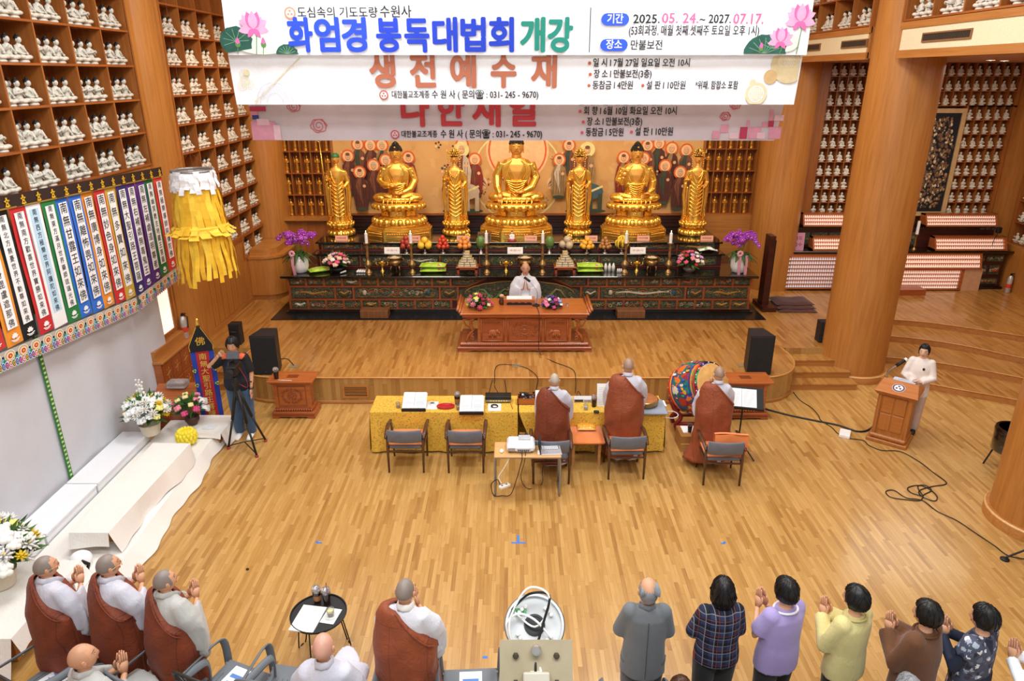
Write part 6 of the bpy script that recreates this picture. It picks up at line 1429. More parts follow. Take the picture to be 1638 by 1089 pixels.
def bookstand(px,py,label,w_=.36):
    x,y,z=tz(px,py);t=thing('reading_stand',label,'book stand',(x,y,z));g=G(); 
    def slope(dz,y0=-.16,y1=.14,x0=-w_/2,x1=w_/2,th=.012):return [(x0,y0,.03+dz),(x1,y0,.03+dz),(x1,y1,.16+dz),(x0,y1,.16+dz),(x0,y0,.03+dz-th),(x1,y0,.03+dz-th),(x1,y1,.16+dz-th),(x0,y1,.16+dz-th)]
    F=[(0,1,2,3),(7,6,5,4),(0,4,5,1),(1,5,6,2),(2,6,7,3),(3,7,4,0)]
    G().add(slope(.0),F).obj('board',M_WHITE,t);G().box(-w_/2,w_/2,-.18,-.155,0,.045).obj('lip',M_BLK,t);G().box(-w_/2+.02,-w_/2+.04,.1,.12,0,.14).box(w_/2-.04,w_/2-.02,.1,.12,0,.14).obj('rear_feet',M_BLK,t)
    b=thing('open_book','open white sutra book on the '+label.replace(' on the yellow table',''),'book',(x,y,z));G().add(slope(.02,-.15,.13,-w_/2+.01,-.003,.018),F).obj('page_block',M_PAPER,b);G().add(slope(.02,-.15,.13,.003,w_/2-.01,.018),F).obj('page_block',plain('dfe9ee',.7,var=.02),b)
    q=G()
    for s_ in (-1,1):
        for i in range(9):
            v=.1+.09*i;y_=-.15+.28*v;zz=.0515+.13*(.01/.3+v*.93)
            q.add([(s_*.09-.06,y_,zz),(s_*.09+.06-.02*(i % 3 == 0),y_,zz),(s_*.09+.06-.02*(i % 3 == 0),y_+.004,zz+.002),(s_*.09-.06,y_+.004,zz+.002)],[(0,1,2,3)])
    q.obj('print',plain('9aa2a8',.8),b)
bookstand(664,650,'left reading stand on the yellow table');bookstand(755,655,'reading stand beside the black rack on the yellow table')
def tray(px,py,label,rz=0):
    x,y,z=tz(px,py);t=thing('white_tray',label,'tray',(x,y,z),rz);G().box(-.1,.1,-.13,.13,0,.012,0,.005).obj('tray',M_WHITE,t);G().lathe([(.042,0),(.045,.03),(.04,.03),(.036,.008)],16,0,(.01,.03,.012),cap=False).obj('cup_rim',M_WHITE,t);G().lathe([(.038,0),(.038,.004)],16,0,(.01,.03,.022)).obj('black_drink',M_BLK,t);return t
tray(690,649,'white tray with a round black dish beside the left reading stand')
x,y,z=tz(791,652);t=thing('white_tray','white tray with black cable coil beside the black rack','tray',(x,y,z));G().box(-.1,.1,-.12,.12,0,.012,0,.005).obj('tray',M_WHITE,t)
cable('cable_coil','small black cable coil on the white tray beside the rack',[(x+.05*cos(a),y+.05*sin(a),z+.018+.002*a) for a in [i*.7 for i in range(16)]],.006)
x,y,z=tz(713,651);o=G().lathe([(.001,.004),(.105,.004),(.135,.022),(.14,.022),(.108,0),(.001,0)],28,0,cap=False,sx=1.0,sy=.72).obj('red_tray',plain('b81828',.3,coat=.4),smooth=SM);o.location=(x,y,z);tag(o,'shallow red oval tray between the two reading stands','tray')
x,y,z=tz(731,651);drink((x,y+.1,z),'iced coffee in a clear cup with brown sleeve beside the red tray',sleeve=True,h=.17)
def glass(px,py,label,col='e8a03c'):
    x,y,z=tz(px,py);t=thing('drinking_glass',label,'glass',(x,y,z));G().lathe([(.028,0),(.036,.09),(.034,.09),(.026,.005)],14,cap=False).obj('glass',M_CUP,t,smooth=50);G().lathe([(.025,.005),(.03,.05)],12).obj('tea',plain(col,.2),t,smooth=50)
glass(637,652,'glass of tea at the left end of the yellow table');glass(733,655,'glass of tea in front of the iced coffee');glass(937,655,'clear glass with ice beside the dark iced drink','f0ece4')
x,y,z=tz(797,642);t=thing('receiver_rack','black wireless receiver rack with two antennas on the yellow table','receiver',(x,y,z));G().box(-.2,.2,-.06,.1,.02,.11,0,.006).obj('case',M_BLK,t)
G().box(-.2,.2,-.066,-.058,.025,.055).obj('front_strip',M_STEEL,t)
for k in range(7):G().box(-.12+.04*k,-.1+.04*k,-.07,-.064,.032,.05).obj('display',plain('e0b84a',.4,emit=.3),t)
for a,b in ((-.15,-.19),(.13,.1)):G().tube([(a,.08,.08),(a+(.06 if a < 0 else -.03),.1,.32)],.006,6).obj('antenna',M_BLK,t)
x,y,z=tz(843,643);t=thing('equipment_box','open wooden box full of cables and small gear on the yellow table','box',(x,y,z));w_=.15
G().box(-w_,w_,-.1,-.085,0,.1).obj('front',M_DESK,t);G().box(-w_,w_,.085,.1,0,.1).obj('back',M_DESK,t);G().box(-w_,-w_+.012,-.1,.1,0,.1).box(w_-.012,w_,-.1,.1,0,.1).obj('sides',M_DESK,t);G().box(-w_,w_,-.1,.1,0,.01).obj('bottom',M_DESK,t)
g=G();rr=random.Random(4)
for k in range(34):c=(rr.uniform(-.13,.13),rr.uniform(-.08,.08),rr.uniform(.06,.15));s_=rr.uniform(.008,.022);g.cbox(c[0],c[1],c[2],s_*1.6,s_,s_,rr.choice((0,0,1,2,3)))
for k in range(6):g.tube([(rr.uniform(-.12,.12),rr.uniform(-.07,.07),.1+.05*sin(j)) for j in range(5)],.005,5,0)
g.obj('gear',[M_BLK,M_STEEL,plain('6a88a8',.5),M_PAPER],t,kind='stuff')
def upright_book(px,py,w_,h_,label,rz=0):
    x,y,z=tz(px,py);t=thing('paper_board',label,'board',(x,y,z),rz);g=G();g.add([(-w_/2,0,0),(w_/2,0,0),(w_/2,.1,h_),(-w_/2,.1,h_),(-w_/2,.012,0),(w_/2,.012,0),(w_/2,.112,h_),(-w_/2,.112,h_)],[(0,1,2,3),(7,6,5,4),(0,3,7,4),(1,5,6,2),(3,2,6,7),(0,4,5,1)]);g.obj('sheet',M_PAPER,t)
    G().box(-.05,.05,.02,.1,0,.02).obj('foot',M_STEEL,t);q=G()
    for i in range(int(h_/.03)): 
        v=.1+.8*i/(h_/.03);q.add([(-w_*.38,.1*v-.002,h_*v),(w_*.36,.1*v-.002,h_*v),(w_*.36,.1*v-.001,h_*v+.004),(-w_*.38,.1*v-.001,h_*v+.004)],[(0,1,2,3)])
    q.obj('print',plain('b4b8bc',.8),t)
upright_book(868,650,.22,.22,'white sheet on a rest left of the shorter monk');upright_book(964,650,.17,.33,'tall white sheet on a rest left of the tallest monk')
x,y,z=tz(932,641);t=thing('mixing_console','small silver and black audio device at the back of the yellow table','audio device',(x,y,z));G().box(-.14,.14,-.06,.06,0,.06,0,.006).obj('case',plain('d0d0d4',.5),t);G().box(-.13,-.0,-.064,-.058,.012,.05).obj('display',plain('2c2c20',.3),t)
for k in range(4):G().tube([(.03+.025*k,-.06,.03),(.03+.025*k,-.072,.03)],.008,8).obj('knob',M_BLK,t)
x,y,z=tz(950,650);drink((x,y,z),'dark iced drink with red straw left of the tallest monk',straw='c02028',h=.15)
x,y,z=tz(954,660);o=G().box(-.04,.04,-.03,.03,0,.03,0,.008).obj('card_reader',M_BLK);o.location=(x,y,z);tag(o,'small black gadget in front of the dark iced drink','gadget')
x,y,z=tz(790+30,650);cable('red_pencil','red pencil lying at the right end of the left yellow table',[(x,y-.1,z+.006),(x-.03,y+.08,z+.006)],.005,M_REDL,'pencil')
# bowl gong on cushion
x,y,z=tz(1037,652);t=thing('square_cushion','grey blue flat cushion under the brass gong','cushion',(x,y-.02,z));G().box(-.25,.25,-.24,.24,0,.045,0,.02).obj('cushion',cloth('greyblue','9aa3b2',.8),t,smooth=SM)
t=thing('bowl_gong','shallow brass gong with rust red cloth top on the grey cushion','gong',(x-.05,y+.02,z+.045));G().lathe([(.15,0),(.19,.03),(.2,.1),(.19,.11)],28).obj('bowl',M_BRASS,t,smooth=50);G().lathe([(.19,.108),(.12,.125),(0,.13)],28,cap=False).obj('cloth_top',plain('b06a38',.8,var=.2),t,smooth=SM)
t=thing('gong_striker','dark red stick standing behind the gong','stick',(x-.1,y+.26,z));G().tube([(0,0,0),(0,0,.18)],.012,8).obj('handle',plain('6a1a1a',.5),t);G().lathe([(.03,0),(.03,.02)],12).obj('foot',M_WHITE,t)
x,y,z=tz(1057,645);o=G().box(-.1,.1,-.1,.1,0,.003).obj('paper_sheet',M_PAPER);o.location=(x-.03,y,z);tag(o,'white paper sheet at the right end of the yellow table','paper')
cable('headset_cable','tangled black headset cable on the white paper sheet',[(x-.08+.1*abs(sin(k*1.3)),y-.07+.12*abs(cos(k*.9)),z+.015) for k in range(9)],.008)
cable('white_loop_cable','white cable loop hanging at the right end of the yellow table',[(2.33,9.85,.45),(2.5,9.8,.5),(2.58,9.75,.46),(2.5,9.72,.42),(2.33,9.8,.4)],.006,M_WHITE)
# armchairs
M_CHW=wood('walnut','5e3a22','482a18',2,.4);M_UPH=cloth('grey_upholstery','6a6c74',.9,.08,12,.1);M_ORG=cloth('orange_cushion','ee8848',.85,.06,6,.2)
def armchair(x,y,rz,label,cushion='seat'):
    t=thing('armchair',label,'chair',(x,y,0),rz)
    for s_ in (1,-1):
        G().tube([(s_*.25,-.24,0),(s_*.255,-.22,.38),(s_*.255,-.2,.62)],[(.014,.014),(.02,.018),(.017,.016)],8).obj('leg',M_CHW,t,smooth=SM)
        G().tube([(s_*.25,.24,0),(s_*.255,.22,.4),(s_*.26,.2,.58)],[(.013,.013),(.019,.018),(.016,.016)],8).obj('leg',M_CHW,t,smooth=SM)
        G().tube([(s_*.27,-.26,.57),(s_*.275,-.12,.61),(s_*.28,.1,.62),(s_*.275,.26,.6)],[(.015,.02),(.018,.028),(.016,.03),(.012,.024)],8,up=(0,0,1)).obj('armrest',M_CHW,t,smooth=SM)
        G().tube([(s_*.25,-.2,.36),(s_*.25,.22,.38)],.016,6).obj('side_rail',M_CHW,t)
    G().tube([(-.25,-.2,.33),(.25,-.2,.33)],.016,6).obj('back_rail',M_CHW,t)
    G().box(-.235,.235,-.22,.25,.37,.44,0,.025).obj('seat',M_UPH,t,smooth=30)
    g=G();g.grid(lambda u,v:((u-.5)*.48,-.25-.04*(1-(2*u-1)**2)-.0*v-.03*v,.5+.2*v),12,4);g.grid(lambda u,v:((.5-u)*.48,-.205-.04*(1-(2*u-1)**2)-.03*v,.5+.2*v),12,4)
    e=G();pts=[]
    def bp(u,v,d):return ((u-.5)*.48,-.25+d-.04*(1-(2*u-1)**2)-.03*v,.5+.2*v)
    rs=[]
    for i in range(13):
        u=i/12;zc=0;r=[]
        for (v,d) in ((0,.01),(0,.035),(.1,.05),(.9,.05),(1,.035),(1,.01),(.9,-.005),(.1,-.005)):r.append(bp(u,v,d))
        rs.append(r)
    e.rings(rs);e.obj('backrest',M_UPH,t,smooth=50)
    if cushion:
        rx=random.Random(int(x*50));c=G().grid(lambda u,v:((u-.5)*.5,-.22+.46*v,.45+.045*(1-abs(2*u-1)**5)*(1-abs(2*v-1)**5)),12,10).grid(lambda u,v:((.5-u)*.5,-.22+.46*v,.445),2,2)
        o=c.obj('seat_cushion',M_ORG,smooth=SM);o.location=(x,y,0);o.rotation_euler=(0,0,rz);tag(o,'orange seat cushion on the '+label,'cushion')
    return t
armchair(-1.53,9.06,0,'grey armchair at the left end of the yellow table');armchair(-.665,9.05,0,'grey armchair before the second reading stand')
armchair(.55,8.76,0,'grey armchair behind the projector table',None);armchair(1.62,8.88,R_(1) if False else .02,'grey armchair behind the tallest monk');armchair(2.95,8.72,-.04,'grey armchair behind the monk at the drum')
o=G().grid(lambda u,v:((u-.5)*.46,.02*sin(u*5),.3*v),10,6).grid(lambda u,v:((.5-u)*.46,-.05+.02*sin(u*5)-.02*sin(pi*v),.3*v),10,6).grid(lambda u,v:((u-.5)*.46,-.05+.05*v+.02*sin(u*5),.3),10,1).obj('back_cushion',M_ORG,smooth=SM);o.location=(3.02,8.56,.48);o.rotation_euler=(-.05,0,-.04);tag(o,'orange cushion standing against the backrest of the chair behind the drum monk','cushion')
# stool with cushions
t=thing('wooden_stool','light wooden stool between two monks at the yellow table','stool',(1.09,9.2,0));ST=wood('stool','c58d52','b57c42',0)
G().box(-.22,.22,-.2,.2,.36,.4).obj('seat',ST,t)
for a,b in ((-.19,-.17),(.19,-.17),(-.19,.17),(.19,.17)):G().box(a-.02,a+.02,b-.02,b+.02,0,.36).obj('leg',ST,t)
o=G().box(-.26,.26,-.29,.25,0,.05,0,.022).obj('flat_cushion',M_ORG,smooth=60);o.location=(1.09,9.2,.4);tag(o,'large flat orange cushion on the light wooden stool','cushion')
o=G().grid(lambda u,v:((u-.5)*.27,(v-.5)*.2,.03+.035*(1-abs(2*u-1)**4)*(1-abs(2*v-1)**4)),10,10).grid(lambda u,v:((.5-u)*.27,(v-.5)*.2,.03-.028*(1-abs(2*u-1)**4)*(1-abs(2*v-1)**4)),10,10).obj('small_pillow',spotted('gold_brocade','e0a030',['f2d070','f8e6a8','c8862a'],30,.4,thr=.35),smooth=SM);o.location=(1.11,9.32,.45);tag(o,'small golden brocade pillow on the flat orange cushion','pillow')
# projector table
t=thing('projector_table','small folding table with pale top carrying the projector','table',(.21,8.38,0));PT=.64
G().box(-.45,.45,-.21,.2,PT-.025,PT,0,.008).obj('table_top',wood('maple','d9ac72','cf9f64',0),t)
for s_ in (1,-1):
    G().tube(smooth_curve([(s_*.44,-.17,0),(s_*.44,-.17,.5),(s_*.41,-.17,PT-.04),(s_*.3,-.17,PT-.035)],5),.014,8).obj('leg',M_STEEL,t,smooth=SM);G().tube([(s_*.44,.16,0),(s_*.44,.16,PT-.03)],.014,8).obj('leg',M_STEEL,t,smooth=SM)
    G().tube([(s_*.44,-.17,.02),(s_*.44,.16,.02)],.012,6).obj('foot_rail',M_STEEL,t)
G().tube([(-.43,-.17,PT-.04),(.43,-.17,PT-.04)],.012,8).obj('front_rail',M_STEEL,t)
t=thing('video_projector','white video projector on the small table with grey card on top','projector',(.12,8.40,PT));G().box(-.19,.19,-.15,.15,.015,.115,0,.03).obj('housing',plain('f2f2f4',.4,var=.01),t,smooth=40)
G().box(-.05,.13,-.155,-.148,.03,.075).obj('port_panel',plain('b8babe',.5),t)
for k in range(6):G().box(-.04+.026*k,-.024+.026*k,-.158,-.153,.04,.058).obj('port',M_BLK,t)
for k in range(8):G().box(-.17+.012*k,-.163+.012*k,-.154,-.149,.035,.085).obj('vent_slat',M_STEEL,t)
G().lathe([(.05,0),(.05,.03),(.04,.035)],16,0,(.1,.0,.0)).obj('lens_ring',M_BLK,t).location=(.0,.12,.05)
for a,b in ((-.15,-.1),(.15,-.1),(0,.12)):G().lathe([(.015,0),(.015,.016)],8,0,(a,b,0)).obj('foot',M_BLK,t)
o=G().box(-.08,.08,-.06,.06,0,.02,0,.004).obj('grey_card',plain('b8bcc4',.5));o.location=(.17,8.47,PT+.115);tag(o,'grey folded card lying on top of the video projector','card')
t=thing('laptop','open silver laptop on the projector table seen from behind the user','laptop',(.52,8.36,PT),.08);G().box(-.14,.14,-.15,.1,0,.014,0,.003).obj('base',plain('c8cacf',.35,.5,var=0),t);G().box(-.12,.12,-.02,.085,.0142,.0155).obj('keyboard',plain('4a4e58',.5),t)
g=G();g.add([(-.145,.1,.014),(-.15,.1,.014),(-.15,-.12,.16),(-.145,-.12,.16)],[(0,1,2,3)])
s_=G().box(-.155,-.145,-.13,.1,.0,.2);s_.obj('screen',M_BLKM,t)
q=G()
for i in range(5):
    for j in range(10):q.box(-.112+.0225*j,-.094+.0225*j,-.015+.019*i,-.001+.019*i,.0155,.017)
q.obj('keys',plain('e0e2e6',.5),t,kind='stuff')
o=G().ball((0,0,.0),(.028,.045,.018),10,6).obj('computer_mouse',M_WHITE,smooth=SM);o.location=(-.14,8.3,PT+.015);tag(o,'white computer mouse at the left of the projector','mouse')
o=G().box(-.015,.015,-.05,.05,0,.014,0,.004).obj('remote_control',M_WHITE);o.location=(.36,8.27,PT);tag(o,'white remote control between projector and laptop','remote')
t=thing('power_strip','white socket block hanging from its cable beside the projector table leg','power strip',(-.1,8.12,.22),.6);G().box(-.08,.08,-.03,.03,-.02,.02,0,.008).obj('housing',M_WHITE,t);G().lathe([(.014,.02),(.014,.021)],8,0,(-.04,0,0)).obj('socket',M_BLK,t);G().lathe([(.014,.02),(.014,.021)],8,0,(.03,0,0)).obj('socket',M_BLK,t)
cable('white_power_cable','white cable from the projector down to the hanging socket block',[(-.02,8.22,PT-.03),(-.12,8.16,.45),(-.18,8.14,.35),(-.14,8.12,.26)],.006,M_WHITE)
cable('projector_cable','black cable looping from the projector down to the left table leg',[(.13,8.24,.68),(.13,8.16,.6),(.06,8.15,.3),(-.02,8.16,.06),(-.14,8.2,.015),(-.25,8.2,.02),(-.28,8.19,.2),(-.2,8.15,.3),(-.16,8.12,.24)],.006)
cable('projector_cable','black cable hanging from the projector to the middle of the floor',[(.18,8.24,.68),(.17,8.16,.58),(.12,8.2,.3),(.22,8.35,.03),(.42,8.5,.01),(.42,8.42,.3),(.47,8.26,.66)],.005)
# drum
t=thing('temple_drum','big drum painted with bright cloud and dragon bands on a red stand','drum',(2.98,10.2,0),R_(0) if False else 0.0)
M_DRM=spotted('drum_paint','1f6a5a',['2a4fa8','e0a832','c8382a','3f8f4a','1f7a78','e8732e','f0e6d0','8a2a3a'],7,.45,thr=.6,bg2='224a9a')
ax=Matrix.Translation((0,0,.72)) @ Matrix.Rotation(radians(35),4,'Z') @ Matrix.Rotation(radians(62),4,'X')
g=G();g.M=ax;g.lathe([(.34,-.32),(.38,-.24),(.42,-.1),(.43,0),(.42,.1),(.38,.24),(.34,.32)],40);g.obj('barrel',M_DRM,t,smooth=60)
for zz,s_ in ((.32,1),(-.32,-1)):
    g=G();g.M=ax;g.lathe([(.345,zz),(.33,zz+s_*.012),(.0,zz+s_*.014)],40,cap=False);g.obj('drumhead',plain('d8a45c',.7,var=.15),t,smooth=60)
    for zb,c in ((zz-s_*.05,'c8302c'),(zz-s_*.1,'f0a030'),(zz-s_*.14,'2a3fa0')):
        r_=.38-.0*abs(zb)+(.32-abs(zb))*.25-.03;g=G();g.M=ax;g.lathe([(r_+.012,zb-.02),(r_+.014,zb+.02)],40,cap=False);g.obj('painted_band',plain(c,.5,var=.1),t,smooth=60)
    for k in range(36):a=2*pi*k/36;g=G();g.M=ax;g.ball((.362*cos(a),.362*sin(a),zz-s_*.022),.011,6,4,0);g.obj('nail',M_BLK if k % 2 else M_WHITE,t)
g=G();rr=random.Random(6)
for k in range(60):
    a=rr.uniform(0,2*pi);z_=rr.uniform(-.16,.16);r_=.43-.25*abs(z_)**1.6;g.M=ax @ Matrix.Rotation(a,4,'Z') @ Matrix.Translation((r_+.002,0,z_));s_=rr.uniform(.02,.05);m=rr.randrange(6)
    for j in range(5):g.tube([(0,s_*.4*cos(j*1.3+u*1.3),s_*.4*sin(j*1.3+u*1.3)+s_*.2*j-s_*.4) for u in (0,1,2,3)],.007,4,m)
g.obj('painted_clouds',[plain(c,.5) for c in ('e8b83a','f2ece0','d0482e','3a6ab8','4fa85a','e88a3a')],t,smooth=SM,kind='stuff')
MS=plain('7a1a18',.4)
for s_ in (1,-1):
    G().tube(smooth_curve([(s_*.3,-.15,.0),(s_*.34,-.12,.12),(s_*.26,-.1,.24),(s_*.36,-.05,.36),(s_*.42,0,.5)],4),.035,8).obj('curved_leg',MS,t,smooth=SM);G().tube(smooth_curve([(s_*.3,.2,.0),(s_*.34,.18,.12),(s_*.26,.14,.24),(s_*.36,.1,.36),(s_*.42,.05,.5)],4),.035,8).obj('curved_leg',MS,t,smooth=SM)
G().tube([(-.3,-.13,.14),(.3,-.13,.14)],.03,8).tube([(-.3,.18,.14),(.3,.18,.14)],.03,8).obj('crossbar',MS,t,smooth=SM)
# wooden step box with drink
t=thing('step_box','light wooden stepped box beside the drum monk','box',(2.78,9.62,0));G().box(-.2,.2,-.2,.2,0,.12).obj('lower_box',wood('sb','bf8a4e','ad7840',0),t);G().box(-.2,.2,-.16,.2,.12,.24).obj('upper_box',wood('sb2','b67f46','a57038',0),t)
o=G().box(-.14,.14,-.1,.12,0,.005).obj('paper_sheet',M_PAPER);o.location=(2.78,9.68,.24);tag(o,'white paper on the light wooden stepped box','paper');drink((2.74,9.6,.245),'dark iced drink on the light wooden stepped box',h=.13,lid=False)
o=G().lathe([(.03,0),(.05,.07),(.045,.075)],12).obj('wooden_cup',plain('8a4a2a',.5),smooth=SM);o.location=(2.86,9.58,.245);tag(o,'small brown wooden cup on the stepped box','cup')
# music stand
t=thing('music_stand','black music stand holding an open book before the right carved chest','music stand',(3.42,9.35,0));G().tube([(0,0,.1),(0,0,.86)],.012,8).obj('post',M_BLK,t);G().lathe([(.02,0),(.02,.06)],8,0,(0,0,.3)).obj('collar',M_BLK,t)
for a in (-.9,1.2,3.4):G().tube([(0,0,.28),(.3*cos(a),.3*sin(a),.015)],.01,6).obj('leg',M_BLK,t)
ms=Matrix.Translation((0.0,-.02,.95)) @ Matrix.Rotation(-.22,4,'Z') @ Matrix.Rotation(.62,4,'X')
def mg(f):g=G();g.M=ms;f(g);return g
mg(lambda g:g.box(-.27,.27,-.17,.19,-.01,0)).obj('desk',M_BLKM,t);mg(lambda g:g.box(-.27,.27,-.19,-.17,-.01,.04)).obj('ledge',M_BLKM,t)
for k in range(4):mg(lambda g:g.box(.2,.21,-.1+.06*k,-.08+.06*k,-.001,.002)).obj('slot',M_BLK,t)
b=thing('open_book','open white book on the black music stand','book',(3.42,9.35,0));mg(lambda g:g.box(-.24,-.06+.02,-.16,.15,.002,.014)).obj('page_block',M_PAPER,b);mg(lambda g:g.box(-.035,.17,-.16,.15,.002,.012)).obj('page_block',M_PAPER,b)
def ln(g):
    for s_ in (-.14,.065):
        for i in range(12):g.box(s_-.075,s_+.07-.03*(i % 4 == 3),-.13+.022*i,-.126+.022*i,.0145,.0148)
mg(ln).obj('print',plain('b0b2b6',.8),b)
# loudspeakers
def speaker(x,y,z,w_,d_,h,label,rz=0,small=False):
    t=thing('loudspeaker',label,'loudspeaker',(x,y,z),rz);pl_=[(-w_/2,-d_/2),(w_/2,-d_/2),(w_/2*.62,d_/2),(-w_/2*.62,d_/2)] if not small else [(-w_/2,-d_/2),(w_/2,-d_/2),(w_/2,d_/2),(-w_/2,d_/2)]
    g=G();hh_=h;n=4;vs=[(a,b,.0) for a,b in pl_]+[(a,b,h) for a,b in pl_];g.add(vs,[(3,2,1,0),(4,5,6,7),(0,1,5,4),(1,2,6,5),(2,3,7,6),(3,0,4,7)]);g.obj('cabinet',plain('1e1e20',.5,var=.05),t)
    m,nt,b_=base('grille','101011',.7);G().box(-w_/2+.01,w_/2-.01,-d_/2-.012,-d_/2,.015,h-.015,0,.005).obj('grille',M_BLKM,t);G().lathe([(.0,0),(.012,0)],10,cap=False).obj('badge',M_STEEL,t).location=(0,-d_/2-.013,.06)
    if small:
        for zz in (h*.3,h*.68):G().lathe([(w_*.32,0),(w_*.28,.006),(.02,.003)],16,cap=False).obj('cone',plain('242426',.4),t).location=(0,-d_/2-.013,zz); 
    return t
speaker(-4.28,11.42,.5,.44,.42,.72,'black loudspeaker on the left end of the stage');speaker(4.3,11.42,.5,.42,.42,.72,'black loudspeaker on the right end of the stage')
speaker(-5.35,12.75,.5,.2,.2,.42,'small black speaker at the left wall pillar behind the red banner',small=True);p=P(1317,548,.5);speaker(p.x,p.y+.1,.5,.19,.2,.42,'small black speaker against the big right column',small=True)
# podium
t=thing('speaker_podium','wooden speaker podium with round dotted emblem on its sloping top','podium',(5.98,9.83,0),R_(-39));MP=wood('podium_wood','b5702f','9f5c24',2)
G().box(-.29,.29,-.26,.26,0,.06,0,.01).box(-.26,.26,-.23,.23,.06,.13,0,.02).obj('base',MP,t);G().box(-.2,.2,-.17,.17,.13,.82).obj('body',MP,t)
for s_ in (1,-1):G().box(s_*.215-.025,s_*.215+.025,-.19,.19,.13,.84).obj('side_frame',MP,t)
for i in range(2):
    for j in range(2):G().box(-.17+.175*i,-.01+.175*i,-.182,-.168,.2+.3*j,.48+.3*j,0,.005).obj('panel',wood('podium_panel'+str(i+j*2),'b87030','a86428',0 if (i+j) % 2 else 2),t)
g=G();g.add([(-.3,-.26,.86),(.3,-.26,.86),(.3,.26,.86),(-.3,.26,.86),(-.26,-.22,.8),(.26,-.22,.8),(.26,.22,.8),(-.26,.22,.8)],[(0,3,2,1),(4,5,6,7),(0,1,5,4),(1,2,6,5),(2,3,7,6),(3,0,4,7)]);g.obj('cornice',MP,t)
g=G();g.add([(-.3,-.26,.86),(.3,-.26,.86),(.24,.02,.99),(-.24,.02,.99),(-.3,.26,.9),(.3,.26,.9)],[(0,1,2,3),(3,2,5,4),(0,3,4),(1,5,2),(0,4,5,1)]);g.obj('sloping_top',wood('podium_top','c88048','b87038',0),t)
q=T();emblem(q,0,0,.085,0,1,.004);q.disc(0,0,.09,1,.003,28);sl=Matrix.Translation((0,-.12,.925)) @ Matrix.Rotation(atan2(.13,.28)-pi/2,4,'X');q.g.v=[tuple(sl @ Vector(v)) for v in q.g.v];q.g.obj('round_emblem',[plain('6e4a5e',.6),M_PAPER],t)
G().tube(smooth_curve([(-.2,.1,.93),(-.22,.08,1.05),(-.16,.1,1.15),(-.1,.14,1.2)],4),.008,6).obj('gooseneck',M_STEEL,t,smooth=SM);G().tube([(-.13,.12,1.18),(-.04,.2,1.27)],.026,10).obj('microphone_head',M_BLK,t,smooth=SM);G().tube([(-.04,.2,1.27),(-.02,.22,1.29)],.03,10).obj('microphone_cover',M_WHITE,t,smooth=SM)
o=G().box(-.16,.16,-.1,.1,0,.01).obj('open_folder',plain('c8d4e4',.6));o.location=(6.12,9.98,.93);o.rotation_euler=(-.05,0,R_(-39));tag(o,'pale blue script folder on the rear of the podium','folder')
o=G().box(-.08,.08,-.12,.12,0,.05,0,.006).obj('socket_box',M_WHITE);o.location=(5.33,9.95,0);o.rotation_euler=(0,0,-.5);tag(o,'white power adapter box on the floor beside the podium','adapter')
def fl(pts,z=.01):return [tuple(P(a,b,z)) for a,b in pts]
cable('thick_floor_cable','thick black cable bundle from the right chest to the podium',fl([(1224,654),(1262,664),(1300,672),(1340,680),(1372,690),(1392,686),(1404,672)]),.018)
cable('thin_floor_cable','thin black cable winding from the stage corner past the podium',fl([(1269,627),(1280,640),(1298,652),(1309,664),(1313,672),(1330,683),(1340,693),(1352,700),(1380,704),(1390,712),(1410,720),(1440,722),(1470,738),(1495,757),(1513,770),(1510,775),(1490,778),(1470,785),(1477,795),(1495,801),(1499,794),(1488,783),(1470,776),(1452,780),(1458,788),(1474,793)]),.007)
cable('cable_tangle','loose loop of thin black cable on the floor right of the podium',fl([(1476,792),(1468,778),(1480,776),(1490,784),(1478,791),(1472,800),(1450,799),(1425,795),(1417,786),(1430,784),(1450,796),(1475,800),(1500,818),(1530,832),(1560,852),(1590,872),(1612,888),(1640,894)]),.007)
for i,pt in enumerate([[(864,565),(866,500)]]):pass
cable('desk_microphone_cable','thin black cable from the desk microphone down to the stage front and table',[(.46,12.68,DT+.01),(.5,12.2,DT),(.5,12.2,.9),(.52,12.18,.52),tuple(P(885,578,.51)),tuple(P(915,590,.51)),(1.1,11.06,.49),(1.1,11.05,.1),(1.05,10.1,.7),tuple(tz(932,640))],.006)
cable('receiver_cable','black cable from the receiver rack up to the stage socket',[tuple(tz(793,640)),(-.22,10.1,.66),(-.3,11.05,.35),(-.3,11.06,.5),tuple(P(792,590,.51)),tuple(P(800,583,.51)),tuple(P(825,584,.51)),tuple(P(845,590,.51)),tuple(P(860,604,.51)),(.42,11.04,.3),(.42,10.2,.62),tuple(tz(865,640))],.006)
for i,(px,py,lb) in enumerate(((826,585,'centre'),(470,586,'left'),(1188,585,'right'))):
    o=G().box(-.08,.08,-.06,.06,0,.01).obj('floor_socket',plain('8a7a5c',.5));p=P(px,py,.5);o.location=p;tag(o,'brass floor socket plate on the '+lb+' of the stage','socket')
cable('speaker_cable','black cable behind the left loudspeaker',[tuple(P(446,574,.51)),tuple(P(460,574,.51)),tuple(P(470,584,.52))],.006)
